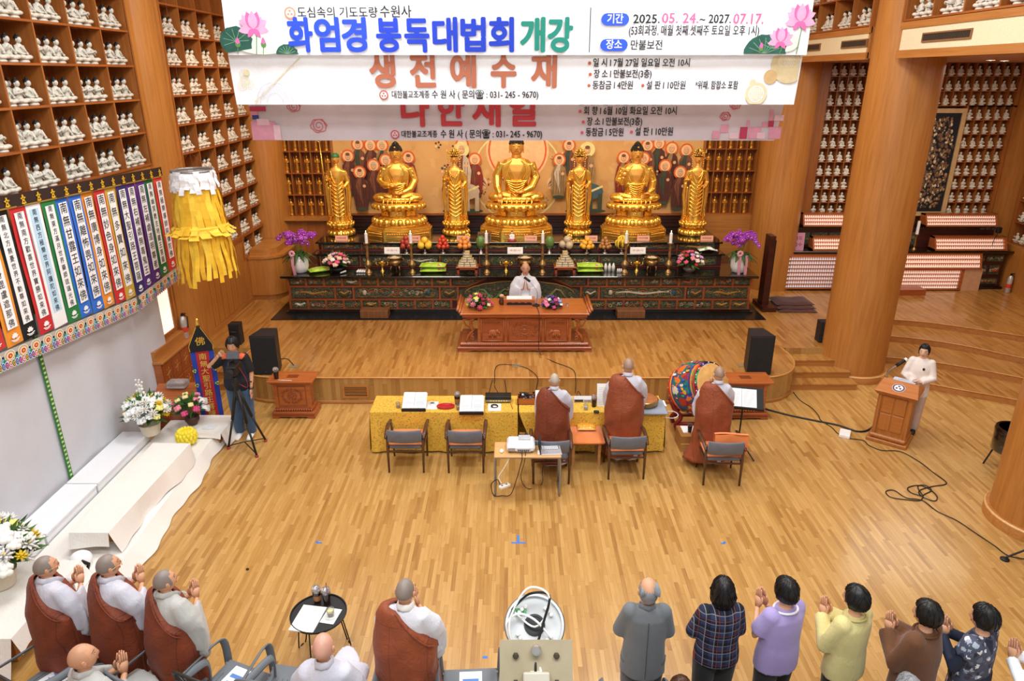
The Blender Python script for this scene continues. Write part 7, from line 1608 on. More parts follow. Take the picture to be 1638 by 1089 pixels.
# tape marks, slot
MT=plain('3f7fd8',.6,var=0)
def tape(segs,label):
    g=G()
    for (a,b) in segs:a=P(*a);b=P(*b);d=(b-a).normalized();n_=Vector((-d.y,d.x,0))*.014;g.add([tuple(a+n_),tuple(b+n_),tuple(b-n_),tuple(a-n_),tuple(a+n_+Vector((0,0,.002))),tuple(b+n_+Vector((0,0,.002))),tuple(b-n_+Vector((0,0,.002))),tuple(a-n_+Vector((0,0,.002)))],[(3,2,1,0),(4,5,6,7),(0,1,5,4),(2,3,7,6),(1,2,6,5),(3,0,4,7)])
    tag(g.obj('tape_mark',MT),label,'tape')
tape([((829,856),(829,867)),((818,868),(841,868))],'blue T shaped tape mark in the middle of the floor');tape([((506,868),(507,865)),((507,868),(515,868))],'small blue corner tape mark on the left floor');tape([((1159,866),(1159,869)),((1153,869),(1159,869))],'small blue corner tape mark on the right floor');tape([((772,1051),(780,1051))],'short blue tape strip before the front row of chairs')
o=G().ball((0,0,.01),(.02,.016,.012),8,5).obj('lens_cap',M_BLK,smooth=SM);p=P(396,911);o.location=p;tag(o,'tiny black object lying alone on the left floor','cap')
# black round stool with cover at the right, stand foot
t=thing('drum_stool','glossy black round drum half hidden behind the near right column','drum',(P(1606,750).x,P(1606,750).y,0));G().lathe([(.22,.3),(.24,.32),(.24,.62),(.22,.66),(.2,.67)],28).obj('shell',M_LACQ,t,smooth=50)
G().lathe([(.245,.6),(.25,.64),(.235,.67),(.0,.67)],28,cap=False).obj('head',M_BLACK,t,smooth=50)
for k in range(3):a=k*2.1+.4;G().tube([(.18*cos(a),.18*sin(a),.32),(.26*cos(a),.26*sin(a),0)],.012,6).obj('leg',M_BLK,t)
p=P(1607,895);t=thing('light_stand','foot of a black stand entering at the right edge below the column','stand',(p.x,p.y,0));G().lathe([(.05,0),(.05,.015),(.02,.03)],12).obj('rubber_foot',M_BLK,t);G().tube([(0,0,.03),(.38,-.1,.35),(.75,-.25,.62)],.012,8).obj('leg',M_BLK,t);G().tube([(.75,-.25,0),(.75,-.25,1.3)],.016,8).obj('pole',M_BLK,t);G().tube([(.75,-.25,.62),(1.3,-.1,.0)],.012,8).tube([(.75,-.25,.62),(.7,-.8,.0)],.012,8).obj('rear_legs',M_BLK,t)
# ------------------------------------------------------------------ camera tripod
t=thing('video_camera','black video camera with raised monitor on a tripod head','camera',(-4.13,9.6,1.22));cmr=M_BLK
G().box(-.07,.07,-.16,.12,.02,.17,0,.015).obj('body',cmr,t); 
g=G();g.M=Matrix.Translation((0,-.16,.09)) @ Matrix.Rotation(pi/2,4,'X');g.lathe([(.05,0),(.055,.05),(.06,.09),(.062,.11),(.05,.11)],18);g.obj('lens',M_BLKM,t,smooth=50);g=G();g.M=Matrix.Translation((0,-.26,.09)) @ Matrix.Rotation(pi/2,4,'X');g.lathe([(.048,0),(.03,.005),(0,.006)],16,cap=False);g.obj('glass',plain('3a4450',.05,coat=1),t)
g=G();g.M=Matrix.Translation((0,.0,.3)) @ Matrix.Rotation(-.5,4,'X');g.box(-.095,.095,-.015,.015,-.06,.06,0,.008);g.obj('monitor',plain('55585c',.4),t);G().tube([(0,0,.17),(0,0,.25)],.01,6).obj('monitor_arm',M_BLK,t)
G().tube([(-.05,.1,.17),(-.05,-.08,.21),(-.05,-.1,.17)],.012,6).obj('handle',M_BLK,t);cable('red_strap','',[(.06,.0,.12),(.14,.02,-.1),(.12,.06,-.25),(.0,.08,-.2)],.005,M_REDL,parent=t)
t=thing('video_tripod','tall black camera tripod with red tipped feet','tripod',(-4.13,9.55,0));G().lathe([(.05,0),(.06,.04),(.05,.1),(.03,.14)],14,0,(0,0,1.05)).obj('fluid_head',M_BLK,t,smooth=50);G().lathe([(.052,.04),(.052,.06)],14,0,(0,0,1.03)).obj('red_ring',M_REDL,t)
G().tube([(0,.02,1.12),(.12,.3,.98)],.01,6).obj('pan_handle',M_BLK,t);G().tube([(0,0,.82),(0,0,1.08)],.035,10).obj('bowl',M_BLK,t)
feet=[P(366,718),P(411,731),P(425,706)]
for f in feet:
    fx,fy=f.x+4.13,f.y-9.55;l_=G();l_.tube([(fx*.08,fy*.08,.98),(fx*.5,fy*.5,.5)],.026,8);l_.tube([(fx*.5,fy*.5,.5),(fx,fy,.03)],.017,8);lg=l_.obj('leg',M_BLK,t,smooth=SM);G().ball((fx,fy,.02),(.03,.03,.02),8,5).obj('red_foot',M_REDL,lg,smooth=SM);G().tube([(0,0,.1),(fx*.9,fy*.9,.06)],.009,6).obj('spreader',M_BLK,t)
cable('camera_cable_coil','coil of black cable on the floor behind the tripod',[(-4.42+.22*cos(a),10.15+.12*sin(a),.015+.004*a) for a in [i*.8 for i in range(24)]],.008)
# ------------------------------------------------------------------ embroidered hanging flag
t=thing('embroidered_flag','tall red and blue embroidered flag with black pointed cap on a pole','flag',(-4.9,10.28,0),R_(20));Hf=1.72
G().tube([(0,.05,0),(0,.05,Hf)],.012,8).obj('pole',M_WOOD,t);G().lathe([(.03,0),(.03,.06),(.018,.08),(.03,.11),(.0,.14)],12,0,(0,.03,Hf)).obj('finial',M_GOLD,t,smooth=SM);G().lathe([(.14,0),(.14,.03),(.02,.05)],16,0,(0,.05,0)).obj('foot',M_BLK,t)
G().prism([(-.17,1.32),(.17,1.32),(.18,1.42),(.03,Hf),(-.03,Hf),(-.18,1.42)],-.02,.02).obj('black_cap',plain('101012',.8),t)
q=T();q.stroke([(-.17,1.33),(-.175,1.42),(-.03,Hf)],.01,0,.023).stroke([(.17,1.33),(.175,1.42),(.03,Hf)],.01,0,.023);q.text('卍' if False else '佛',0,1.48,.15,0,.01,off=.024);q.g.obj('gold_emblem',plain('d8a83a',.5,.3),t)
G().grid(lambda u,v:(-.17+.34*u,.006*sin(v*20),.02+1.3*v),4,20).obj('blue_ground',plain('1f3ca0',.7,var=.15),t,smooth=SM);G().grid(lambda u,v:(-.095+.19*u,-.008+.006*sin(v*20),.1+1.22*v),4,20).obj('red_field',plain('b01c28',.6,var=.1),t,smooth=SM)
q=T()
for i,ch in enumerate('南無大聖引路王菩薩'):q.text(ch,0,1.22-.125*i,.12,0,.008,off=.018)
q.g.obj('lettering',plain('e0b850',.5,.3),t);G().box(-.15,.15,-.016,-.01,.02,.11).obj('green_hem',plain('3f9a3c',.7,var=.2),t)
for s_ in (1,-1):
    for zz in (.75,1.0): 
        for k in range(6):G().ball((s_*.15+.022*cos(k),-.02,zz+.022*sin(k)),.012,6,4).obj('tassel_knot',plain('e8c83a' if k % 2 else '3f9a5a',.6),t)
t=thing('green_tassel','green tassel lying by the foot of the embroidered flag','tassel',(-4.55,10.35,0));G().lathe([(.02,0),(.028,.02),(.02,.28),(.008,.3)],10).obj('threads',plain('4aa84a',.8),t,smooth=SM);G().tube([(0,0,.3),(0,0,.42)],.004,5).obj('loop',M_GREEN2,t)
# ------------------------------------------------------------------ white steps on the left
M_CLO=cloth('cream_cloth','f1ece4',.9,.02,3,.35,.1);M_WB=plain('f0f1f4',.6,var=.015)
for k,(ya,yb) in enumerate(((5.1,6.9),(6.92,8.0),(8.02,9.45))):
    o=thing('white_board','long white board lying against the drape, '+['nearest','middle','farthest'][k]+' one','board',(-5.7,(ya+yb)/2,0));L=(yb-ya)/2;G().box(-.22,.2,-L,L,.3,.33,0,.004).obj('top',M_WB,o);G().box(-.2,.18,-L+.01,L-.01,0,.3).obj('body',M_WB,o)
def covered(name,label,pts,z,drops,seed,fan_=.06):
    """block with cream cloth: pts = 4 corners of the top (ccw), drops = list of edge indices whose cloth hangs down"""
    t=thing(name,label,'covered table',(0,0,0));g=G();c=[Vector((p[0],p[1],z)) for p in pts]
    g.grid(lambda u,v:tuple((c[0].lerp(c[1],u)).lerp(c[3].lerp(c[2],u),v)+Vector((0,0,.002*sin(u*9)*sin(v*30)))),6,20);g.obj('top_cloth',M_CLO,t,smooth=SM)
    m=sum(c,Vector())/4
    for e,zb,out in drops:
        a,b=c[e],c[(e+1) % 4];d=(b-a).normalized();n_=Vector((d.y,-d.x,0));L=(b-a).length
        def f(u,v):
            w_=v;p=a.lerp(b,u)+n_*(out*w_+.035*w_*sin(u*L*4.2+seed)+.012*w_*sin(u*L*13+seed)+.02*w_*w_*max(0,sin(u*L*2.1+seed*2)));return (p.x,p.y,z+(zb+.012*sin(u*L*6)*w_*(1 if zb > .04 else 0)-z)*v)
        G().grid(f,max(8,int(L*16)),10).obj('cloth_drop',M_CLO,t,smooth=SM)
    g=G();s_=[(p-m)*.8+m for p in c];g.slab([(p.x,p.y) for p in s_],0.012,z-.012);g.obj('hidden_table',M_WOODX,t);return t
tp=[P(173,852,.47),P(304,709,.47),P(245,708,.47),P(110,852,.47)]
covered('covered_table','long table under cream cloth on the left, standing on the lower white step',tp,.47,[(0,.2,.05),(3,.3,.02),(2,.3,.02)],1)
lp=[P(196,905,.17),P(352,672,.17),P(250,668,.17),P(20,905,.17)]
covered('low_covered_step','low wide cream covered step running along the left floor',[(-4.44,5.6),(-4.62,10.1),(-5.5,10.1),(-5.5,5.6)],.19,[(0,.012,.13),(3,.02,.06),(1,.02,.08)],2)
covered('covered_block','cream covered block under the nearest flower basket',[(-4.6,5.45),(-4.6,5.95),(-5.7,6.4),(-5.7,5.45)] if False else [(-4.75,5.2),(-4.75,6.35),(-5.75,6.35),(-5.75,5.2)],.4,[(0,.2,.06),(3,.02,.1),(1,.2,.03)],3)
covered('covered_block','small cream covered block at the far end of the white steps',[(-4.45,9.5),(-4.45,10.12),(-5.1,10.12),(-5.1,9.5)],.27,[(0,.02,.1),(3,.2,.03),(1,.05,.05)],4)
WY=[('f4f4f0',1,1.1),('f6f4ea',0,1.1),('f2d22e',1,.9),('f8f8f4',1,1),('f0e68a',0,.9),('f6f6f2',0,1.2),('f4f4f0',0,.9)]
def basket(t):G().lathe([(.12,0),(.15,.16),(.16,.18),(.13,.16)],18,cap=False).obj('basket',cloth('basket','d8cbb4',.9),t,smooth=SM)
bouquet('flower_basket','large white and yellow flower basket on the far end of the white steps',(-5.45,9.4,.33),.32,.34,WY,54,.07,41,basket,spike=2)
bouquet('flower_basket','large white and yellow flower basket behind the leftmost monk',(-5.33,5.95,.41),.4,.36,WY,60,.082,43,basket)
bouquet('flower_basket','dark green bouquet with pink and white roses beside the yellow lotus lantern',(-5.0,9.8,.28),.27,.26,[('d84a80',0,1.2),('f6f2ee',0,1.4),('e88a9a',0,1),('f2e6a0',0,.8),('e0508a',0,1)],16,.06,47,bowlc(.11,.14,plain('4a2c20',.5)))
t=thing('lotus_lantern','round bright yellow paper lotus lantern at the end of the long covered table','lantern',(-4.88,9.3,.2));G().ball((0,0,.13),(.13,.13,.11),16,10).obj('core',plain('f2d828',.7),t,smooth=SM)
pet_=plain('f6e23c',.7,var=.08)
for lay_ in range(4):
    for k in range(14):a=2*pi*(k+.5*lay_)/14;e=-.5+.42*lay_;c=Vector((cos(a)*cos(e),sin(a)*cos(e),sin(e)));g=G();g.ball(Vector((0,0,.13))+Vector((c.x*.135,c.y*.135,c.z*.115)),(.03,.03,.045),6,5);g.obj('petal',pet_,t,smooth=SM)
t=thing('wooden_slant_desk','small slanted wooden offering desk behind the flower baskets','desk',(-5.45,10.3,0),.1);g=G();g.slab([(-.3,-.2),(.3,-.2),(.3,.2),(-.3,.2)],0,.5);g.obj('body',M_RED,t);g=G();g.add([(-.33,-.24,.5),(.33,-.24,.5),(.33,.22,.66),(-.33,.22,.66),(-.33,.22,.5),(.33,.22,.5)],[(0,1,2,3),(3,2,5,4),(0,3,4),(1,5,2)]);g.obj('sloping_lid',M_DESK,t)
o=G().box(-.15,.15,-.1,.1,0,.1,0,.01).obj('clear_box',plain('d4d8dc',.2,trans=.7,var=0));o.location=(-5.45,10.42,.64);tag(o,'clear plastic box on the slanted wooden desk','box')
o=G().box(-.1,.1,-.07,.07,0,.004).obj('white_card',plain('e4e6ea',.6));o.location=(-4.7,9.7,.275);tag(o,'white card on the small covered block beside the roses','card')
t=thing('white_bundle','round white cloth bundle with black strap behind the leftmost monk','bundle',(-4.86,6.5,.19));G().ball((0,0,.1),(.12,.12,.1),14,9).obj('bundle',plain('f4f4f6',.8),t,smooth=SM);G().tube([(.12,-.12,.02),(.15,-.1,.12),(.1,-.13,.18)],.02,6).obj('strap',M_BLK,t)
# ------------------------------------------------------------------ small round table in front
t=thing('round_side_table','small round black table with thin legs beside the seated bald monk','table',(-1.88,5.42,0));zt=.5;G().lathe([(.26,zt-.012),(.27,zt),(.272,zt+.018),(.262,zt+.018),(.258,zt+.004),(.0,zt+.004)],36,cap=False).obj('tray_top',M_BLK,t,smooth=40);G().lathe([(.26,zt-.012),(0,zt-.012)],24,cap=False).obj('underside',M_BLK,t)
for k in range(3):a=.6+k*2.094;G().tube(smooth_curve([(.2*cos(a-.3),.2*sin(a-.3),zt-.01),(.27*cos(a-.2),.27*sin(a-.2),.03),(.27*cos(a),.27*sin(a),.01),(.27*cos(a+.2),.27*sin(a+.2),.03),(.2*cos(a+.3),.2*sin(a+.3),zt-.01)],4),.007,6).obj('leg',M_BLK,t,smooth=SM)
zt += .006;drink((-1.93,5.58,zt),'iced coffee with brown sleeve at the back left of the round table',sleeve=True,h=.15);drink((-1.83,5.56,zt),'iced coffee with red straw at the back right of the round table',straw='c02028',h=.15)
o=G().box(-.12,.12,-.17,.17,0,.012).obj('booklet',M_PAPER);o.location=(-1.96,5.34,zt);o.rotation_euler=(0,0,-.15);tag(o,'white booklet lying over the left edge of the round table','booklet')
q=T();[q.rect(-.08,.08-.03*(i % 3),-.12+.025*i,-.116+.025*i,0) for i in range(10)];q.g.v=[(x,z,.0125) for x,y,z in q.g.v];q.g.obj('print',plain('b8bcc0',.8),o)
o=G().box(-.07,.07,-.1,.1,0,.006).obj('paper_sheet',M_PAPER);o.location=(-1.75,5.38,zt);o.rotation_euler=(0,0,-.2);tag(o,'printed paper sheet under the glass cup on the round table','paper')
t=thing('glass_cup','clear glass cup with pale tea on a saucer on the round table','cup',(-1.75,5.38,zt+.006));G().lathe([(.055,0),(.065,.008),(.0,.004)],18,cap=False).obj('saucer',plain('e8e8e4',.2),t,smooth=50);G().lathe([(.03,.006),(.04,.08),(.038,.08),(.028,.012)],16,cap=False).obj('glass',M_CUP,t,smooth=50);G().lathe([(.027,.012),(.034,.055)],12).obj('tea',plain('e8d890',.2),t)
# ------------------------------------------------------------------ plastic armchairs of the front row
M_PL=plain('6c7277',.5,var=.06);M_PLD=plain('33302e',.45,var=.08)
def slat_row(g,pts,w_,th):g.tube(pts,[(th,w_)]*len(pts),6,up=(0,0,1))
def make_plastic(mat_back):
    t=thing('plastic_armchair','x','chair',(0,0,0))
    for sx in (1,-1):
        for sy in (1,-1):G().tube([(sx*.22,sy*.2,.42),(sx*.25,sy*.24,0)],[(.018,.03),(.014,.022)],6,up=(0,1,0)).obj('leg',M_PL,t)
        G().tube(smooth_curve([(sx*.26,.24,.3),(sx*.275,.25,.58),(sx*.28,.18,.66),(sx*.275,-.05,.67),(sx*.25,-.26,.7)],4),[(.011,.034)]*17,8,up=(0,0,1)).obj('armrest',M_PL,t,smooth=SM)
    G().box(-.24,.24,-.2,.25,.4,.42,0,.008).obj('seat',M_PL,t)
    for k in range(9):G().box(-.2+.045*k,-.175+.045*k,-.15,.1,.421,.426).obj('seat_slat',M_PL,t)
    G().tube(smooth_curve([(-.24,-.2,.42),(-.255,-.27,.65),(-.22,-.33,.82),(0,-.36,.87),(.22,-.33,.82),(.255,-.27,.65),(.24,-.2,.42)],4),[(.014,.022)]*25,8,up=(0,1,0)).obj('back_frame',mat_back,t,smooth=SM)
    for k in range(9):
        x=-.18+.045*k;zt_=.86-.9*x*x*1.2;G().tube([(x*.95,-.2,.43),(x,-.28,.65),(x*1.02,-.345,zt_)],[(.006,.012)]*3,6,up=(0,1,0)).obj('back_slat',mat_back,t,smooth=SM)
    return t
pa=make_plastic(M_PL);pb=make_plastic(M_PLD)
seats=[(-4.02,4.66,-28,pb,'grey plastic armchair at the far left with a leaflet on the seat'),(-3.42,4.32,-28,pa,'grey plastic armchair under the seated monk at the lower left'),(-3.0,4.6,-26,pa,'grey plastic armchair right of the seated lower left monk'),
         (-2.44,4.62,-22,pb,'plastic armchair with white booklet behind the third monk'),(-1.95,4.6,-10,pa,'grey plastic armchair left of the seated bald monk'),(-1.42,4.42,0,pa,'grey plastic armchair under the bald monk at the round table'),(-.9,4.12,0,pa,'grey plastic armchair behind the monk standing alone'),(-.36,4.58,3,pb,'dark backed plastic armchair with white papers beside the lamp mount'),
         (1.02,4.26,0,pa,'grey plastic armchair behind the suited man'),(1.6,3.98,4,pa,'grey plastic armchair behind the plaid shirt'),(2.3,3.8,14,pb,'dark plastic armchair under the seated light brown haired person'),(3.0,3.97,20,pa,'grey plastic armchair under the silver haired person')]
fa=fb=True
for (x,y,a,pr_,lb) in seats:
    if pr_ is pa and fa:o=pa;fa=False;o.location=(x,y,0);o.rotation_euler=(0,0,radians(a));o['label']=lb
    elif pr_ is pb and fb:o=pb;fb=False;o.location=(x,y,0);o.rotation_euler=(0,0,radians(a));o['label']=lb
    else:o=dup(pr_,(x,y,0),radians(a),lb)
for x,y,a,lb in ((-4.02,4.7,-.6,'white and blue leaflet on the far left plastic armchair'),(-2.44,4.68,-.4,'white booklet with blue title on the armchair behind the third monk'),(-.36,4.64,.05,'white papers on the dark backed armchair beside the lamp mount'),(-3.0,4.66,-.5,'white sheet on the armchair right of the seated lower left monk')):
    o=G().box(-.1,.1,-.14,.14,0,.006).obj('leaflet',plain('eceff4',.6));o.location=(x,y,.427);o.rotation_euler=(0,0,a);tag(o,lb,'leaflet')
    q=T();q.rect(-.07,.07,.02,.06,0);q.rect(-.06,.05,-.03,-.02,0);q.g.v=[(x_,z_,.0065) for x_,y_,z_ in q.g.v];q.g.obj('print',plain('5a86c8',.7),o)
o=G().lathe([(.03,0),(.032,.15),(.014,.19),(.014,.21)],12).obj('water_bottle',plain('e4e8ec',.2,var=0),smooth=SM);p=P(967,1089,.43);o.location=(.72,4.35,.0);tag(o,'clear water bottle standing at the bottom edge left of the suited man','bottle')
# ------------------------------------------------------------------ back of a lamp mount in the near foreground
t=thing('lamp_mount','beige mounting plate and white round lamp housing with cables in the foreground','lamp mount',(0,0,0))
C0=P(855,1000,3.55);C1=Vector((C0.x,C0.y,3.55));MI=plain('c8c0ae',.5,var=.03);Mh=Matrix.Translation(C1) @ Matrix.Rotation(radians(38),4,'X')
def hg(f):g=G();g.M=Mh;f(g);return g
hd=hg(lambda g:g.lathe([(.095,-.06),(.105,0),(.105,.02),(.097,.022),(.095,.006),(0,.004)],36,cap=False)).obj('round_housing',plain('c6c8c8',.5),t,smooth=50)
hg(lambda g:g.lathe([(.105,.012),(.109,.016),(.105,.02)],36,cap=False)).obj('rim',M_STEEL,t,smooth=SM);hg(lambda g:g.lathe([(.032,.004),(.038,.008),(.03,.009),(.03,.005),(0,.0045)],24,cap=False)).obj('dark_opening',M_BLK,t)
rr=random.Random(8)
for k in range(12):a=(k//3)*pi/2+.5+.22*(k % 3);r_=.068;hg(lambda g:g.lathe([(.007,.004),(.007,.022),(.004,.023)],8,0,(r_*cos(a),r_*sin(a),0))).obj('terminal',plain('d8d6d0',.5),t)
for k in range(4):hg(lambda g:g.cbox(-.07+.012*k,.045,.014,.009,.02,.012)).obj('green_terminal',plain('2f8a44',.5),t)
pl0=P(857,1062,3.45);Mp=Matrix.Translation((C1.x+.002,C1.y-.12,C1.z-.02)) @ Matrix.Rotation(radians(52),4,'X')
def pg(f):g=G();g.M=Mp;f(g);return g
pg(lambda g:g.box(-.125,.125,-.14,.05,-.008,0)).obj('mounting_plate',plain('a89a7c',.6,var=.08),t)
for a,b in ((-.07,.0),(.07,.0),(-.07,-.085),(.07,-.085)):pg(lambda g:g.lathe([(.011,0),(.011,.012),(.006,.02)],6,0,(a,b,0))).obj('bolt',plain('4a4034',.5,.5),t)
pg(lambda g:g.box(-.045,.045,-.16,-.05,0,.03,0,.004)).obj('junction_box',MI,t);pg(lambda g:g.lathe([(.018,0),(.018,.03),(.012,.034)],12,0,(0,.02,0))).obj('cable_gland',M_SILVER,t)
def W(x,y,z):return tuple(Mh @ Vector((x,y,z)))
G().tube(smooth_curve([W(-.07,-.09,.01),W(-.09,.0,.06),W(-.03,.1,.12),W(.04,.09,.12),W(.05,.04,.08),W(-.0,-.01,.03),W(-.07,.04,.02)],6),.0036,8).obj('white_cable',M_WHITE,t,smooth=SM);G().tube(smooth_curve([W(-.08,.05,.02),W(-.02,.09,.09),W(.05,.08,.11),W(.03,.0,.06),W(.005,-.08,.04),W(.0,-.14,.05),W(.0,-.2,.03)],6),.0045,8).obj('black_cable',M_BLK,t,smooth=SM)
G().tube(smooth_curve([W(.01,-.12,.04),W(.02,-.17,.05),W(.02,-.22,.04)],6),.004,8).obj('white_cable',M_WHITE,t);G().tube(smooth_curve([W(-.09,-.04,.01),W(-.1,-.0,.04),W(-.06,.03,.05),W(.0,.01,.05),W(.06,-.05,.03)],6),.004,8).obj('white_cable',M_WHITE,t,smooth=SM)
G().tube([(C1.x,C1.y-.13,C1.z-.06),(C1.x,C1.y-.16,3.2),(C1.x,C1.y-.16,0)],.03,10).obj('support_pole',MI,t);G().lathe([(.2,0),(.2,.02),(.04,.04)],20,0,(C1.x,C1.y-.16,0)).obj('foot',MI,t)
# ================================================================== people
M_SKIN=plain('d9a27e',.55,var=.05);M_SKIN2=plain('e8bda0',.5,var=.04);M_SCALP=plain('a08472',.5,var=.08);M_SCALPG=plain('8d8077',.45,var=.08)
M_DK=plain('1a1210',.5,var=0);M_LIPS=plain('b86a5c',.5,var=0);M_EYEW=plain('e8e0d8',.4,var=0)
def head_geo(g,c,k=1.0,yaw=0.0,pitch=0.0,stubble=False,mi0=0):
    """head facing +Y; c = centre; slots: 0 skin 1 scalp 2 dark 3 lips 4 eye white"""
    M=Matrix.Translation(c) @ Matrix.Rotation(yaw,4,'Z') @ Matrix.Rotation(pitch,4,'X') @ Matrix.Scale(k,4)
    old=g.M;g.M=M;nu,nv=28,20;vs=[]; 
    def sh(a,t):
        x,y,z=sin(t)*sin(a),sin(t)*cos(a),cos(t)
        X,Y,Z=x*.074,y*.093,z*.115
        if z < 0: 
            q=-z;X *= 1-.30*q*q-.05*q
            if y < 0:Y *= 1-.38*q
            else:Y *= 1-.12*q
        else:
            if y < 0:Y *= 1.06
            X *= 1+.04*z
        if y > 0:
            Y -= .006*exp(-((abs(X)-.031)/.014)**2-((Z-.008)/.014)**2)*1.2
            Y += .017*exp(-(X/.011)**2)*exp(-((Z+.03)/.02)**2)*(1 if Z < .02 else .4) + .008*exp(-(X/.01)**2-((Z+.0)/.03)**2)
            Y += .004*exp(-((Z-.03)/.012)**2-(X/.05)**2)+.006*exp(-(X/.022)**2-((Z+.062)/.012)**2)+.006*exp(-(X/.02)**2-((Z+.095)/.016)**2)
            Y += .003*exp(-((abs(X)-.042)/.016)**2-((Z+.025)/.02)**2)
        return (X,Y,Z)
    vs=[sh(0,0)]
    for j in range(1,nv):
        for i in range(nu):vs.append(sh(2*pi*i/nu,pi*j/nv))
    vs.append(sh(0,pi));fs=[];ms=[]
    def mat_of(idx):
        p=[sum(vs[i][q] for i in idx)/len(idx) for q in range(3)]
        if not stubble:return 0
        return 1 if (p[2] > .062 or (p[1] < .035+.0*p[2] and p[2] > -.03-.2*(p[1])) ) and not (p[1] > .05 and p[2] < .075) else 0
    for i in range(nu):f=(0,1+i,1+(i+1) % nu);fs.append(f);ms.append(mat_of(f))
    for j in range(nv-2):
        for i in range(nu):a=1+j*nu+i;b=1+j*nu+(i+1) % nu;f=(a,a+nu,b+nu,b);fs.append(f);ms.append(mat_of(f))
    e=len(vs)-1;o=1+(nv-2)*nu
    for i in range(nu):fs.append((e,o+(i+1) % nu,o+i));ms.append(0)
    b0=len(g.f);g.add(vs,fs,0)
    for i,m in enumerate(ms):g.m[b0+i]=m
    for q in (1,-1):   # ears, eyes, brows
        g.ball((q*.076,-.006,-.008),(.009,.018,.03),8,6,0);g.tube([(q*.08,.006,-.026),(q*.084,-.012,-.0),(q*.083,-.006,.018),(q*.079,.008,.012)],.004,5,0)
        g.ball((q*.031,.0765,.005),(.012,.007,.0035),8,5,4);g.ball((q*.031,.0815,.005),(.005,.003,.0036),6,4,2)
        g.tube([(q*.017,.0835,.010),(q*.031,.0825,.0105),(q*.046,.073,.008)],.0014,4,2)
        g.tube([(q*.014,.089,.028),(q*.032,.083,.033),(q*.052,.066,.027)],.0018,4,2)
    g.tube([(-.02,.075,-.06),(-.008,.0815,-.0575),(0,.081,-.059),(.008,.0815,-.0575),(.02,.075,-.06)],.0038,5,3);g.tube([(-.014,.0765,-.066),(0,.0805,-.067),(.014,.0765,-.066)],.004,5,3)
    g.M=old
def hand_geo(g,w,tip,side,k=1.0,curl_=0.15):
    """palm and five fingers from wrist w towards tip; side = thumb side vector (unit)"""
    w=Vector(w);d=(Vector(tip)-w);L=d.length;d.normalize();s=Vector(side);s=(s-d*s.dot(d)).normalized();n=d.cross(s)
    g.tube([w,w+d*L*.25,w+d*L*.52],[(.026*k,.014*k),(.036*k,.015*k),(.037*k,.012*k)],10,0,up=s)
    for i in range(4):
        o=s*(.027-.018*i)*k;fl=(.43,.5,.47,.38)[i]*L;b=w+d*L*.48+o
        g.tube([b,b+d*fl*.45+n*.002,b+d*fl*.8+n*curl_*fl*.12,b+d*fl+n*curl_*fl*.3],[.0088*k,.0082*k,.0074*k,.005*k],7)
    b=w+d*L*.12+s*.026*k
    g.tube([b,b+d*L*.16+s*.016*k,b+d*L*.34+s*.02*k,b+d*L*.45+s*.014*k],[.012*k,.0105*k,.009*k,.006*k],7)
def rg(cx,cy,z,rx,ry,n=24,f=None,tx=0.0):return [((cx+rx*(1 if f is None else f(2*pi*i/n))*cos(2*pi*i/n)),cy+ry*(1 if f is None else f(2*pi*i/n))*sin(2*pi*i/n),z+tx*cos(2*pi*i/n)) for i in range(n)]
PR={'pray':((.165,0,1.31),(.215,.07,1.07),(.04,.25,1.17),(.012,.285,1.35)),
      'low':((.165,0,1.31),(.21,.05,1.06),(.05,.22,1.02),(.0,.3,1.06)),
      'down':((.165,0,1.31),(.21,.0,1.05),(.2,.06,.84),(.2,.09,.67))}
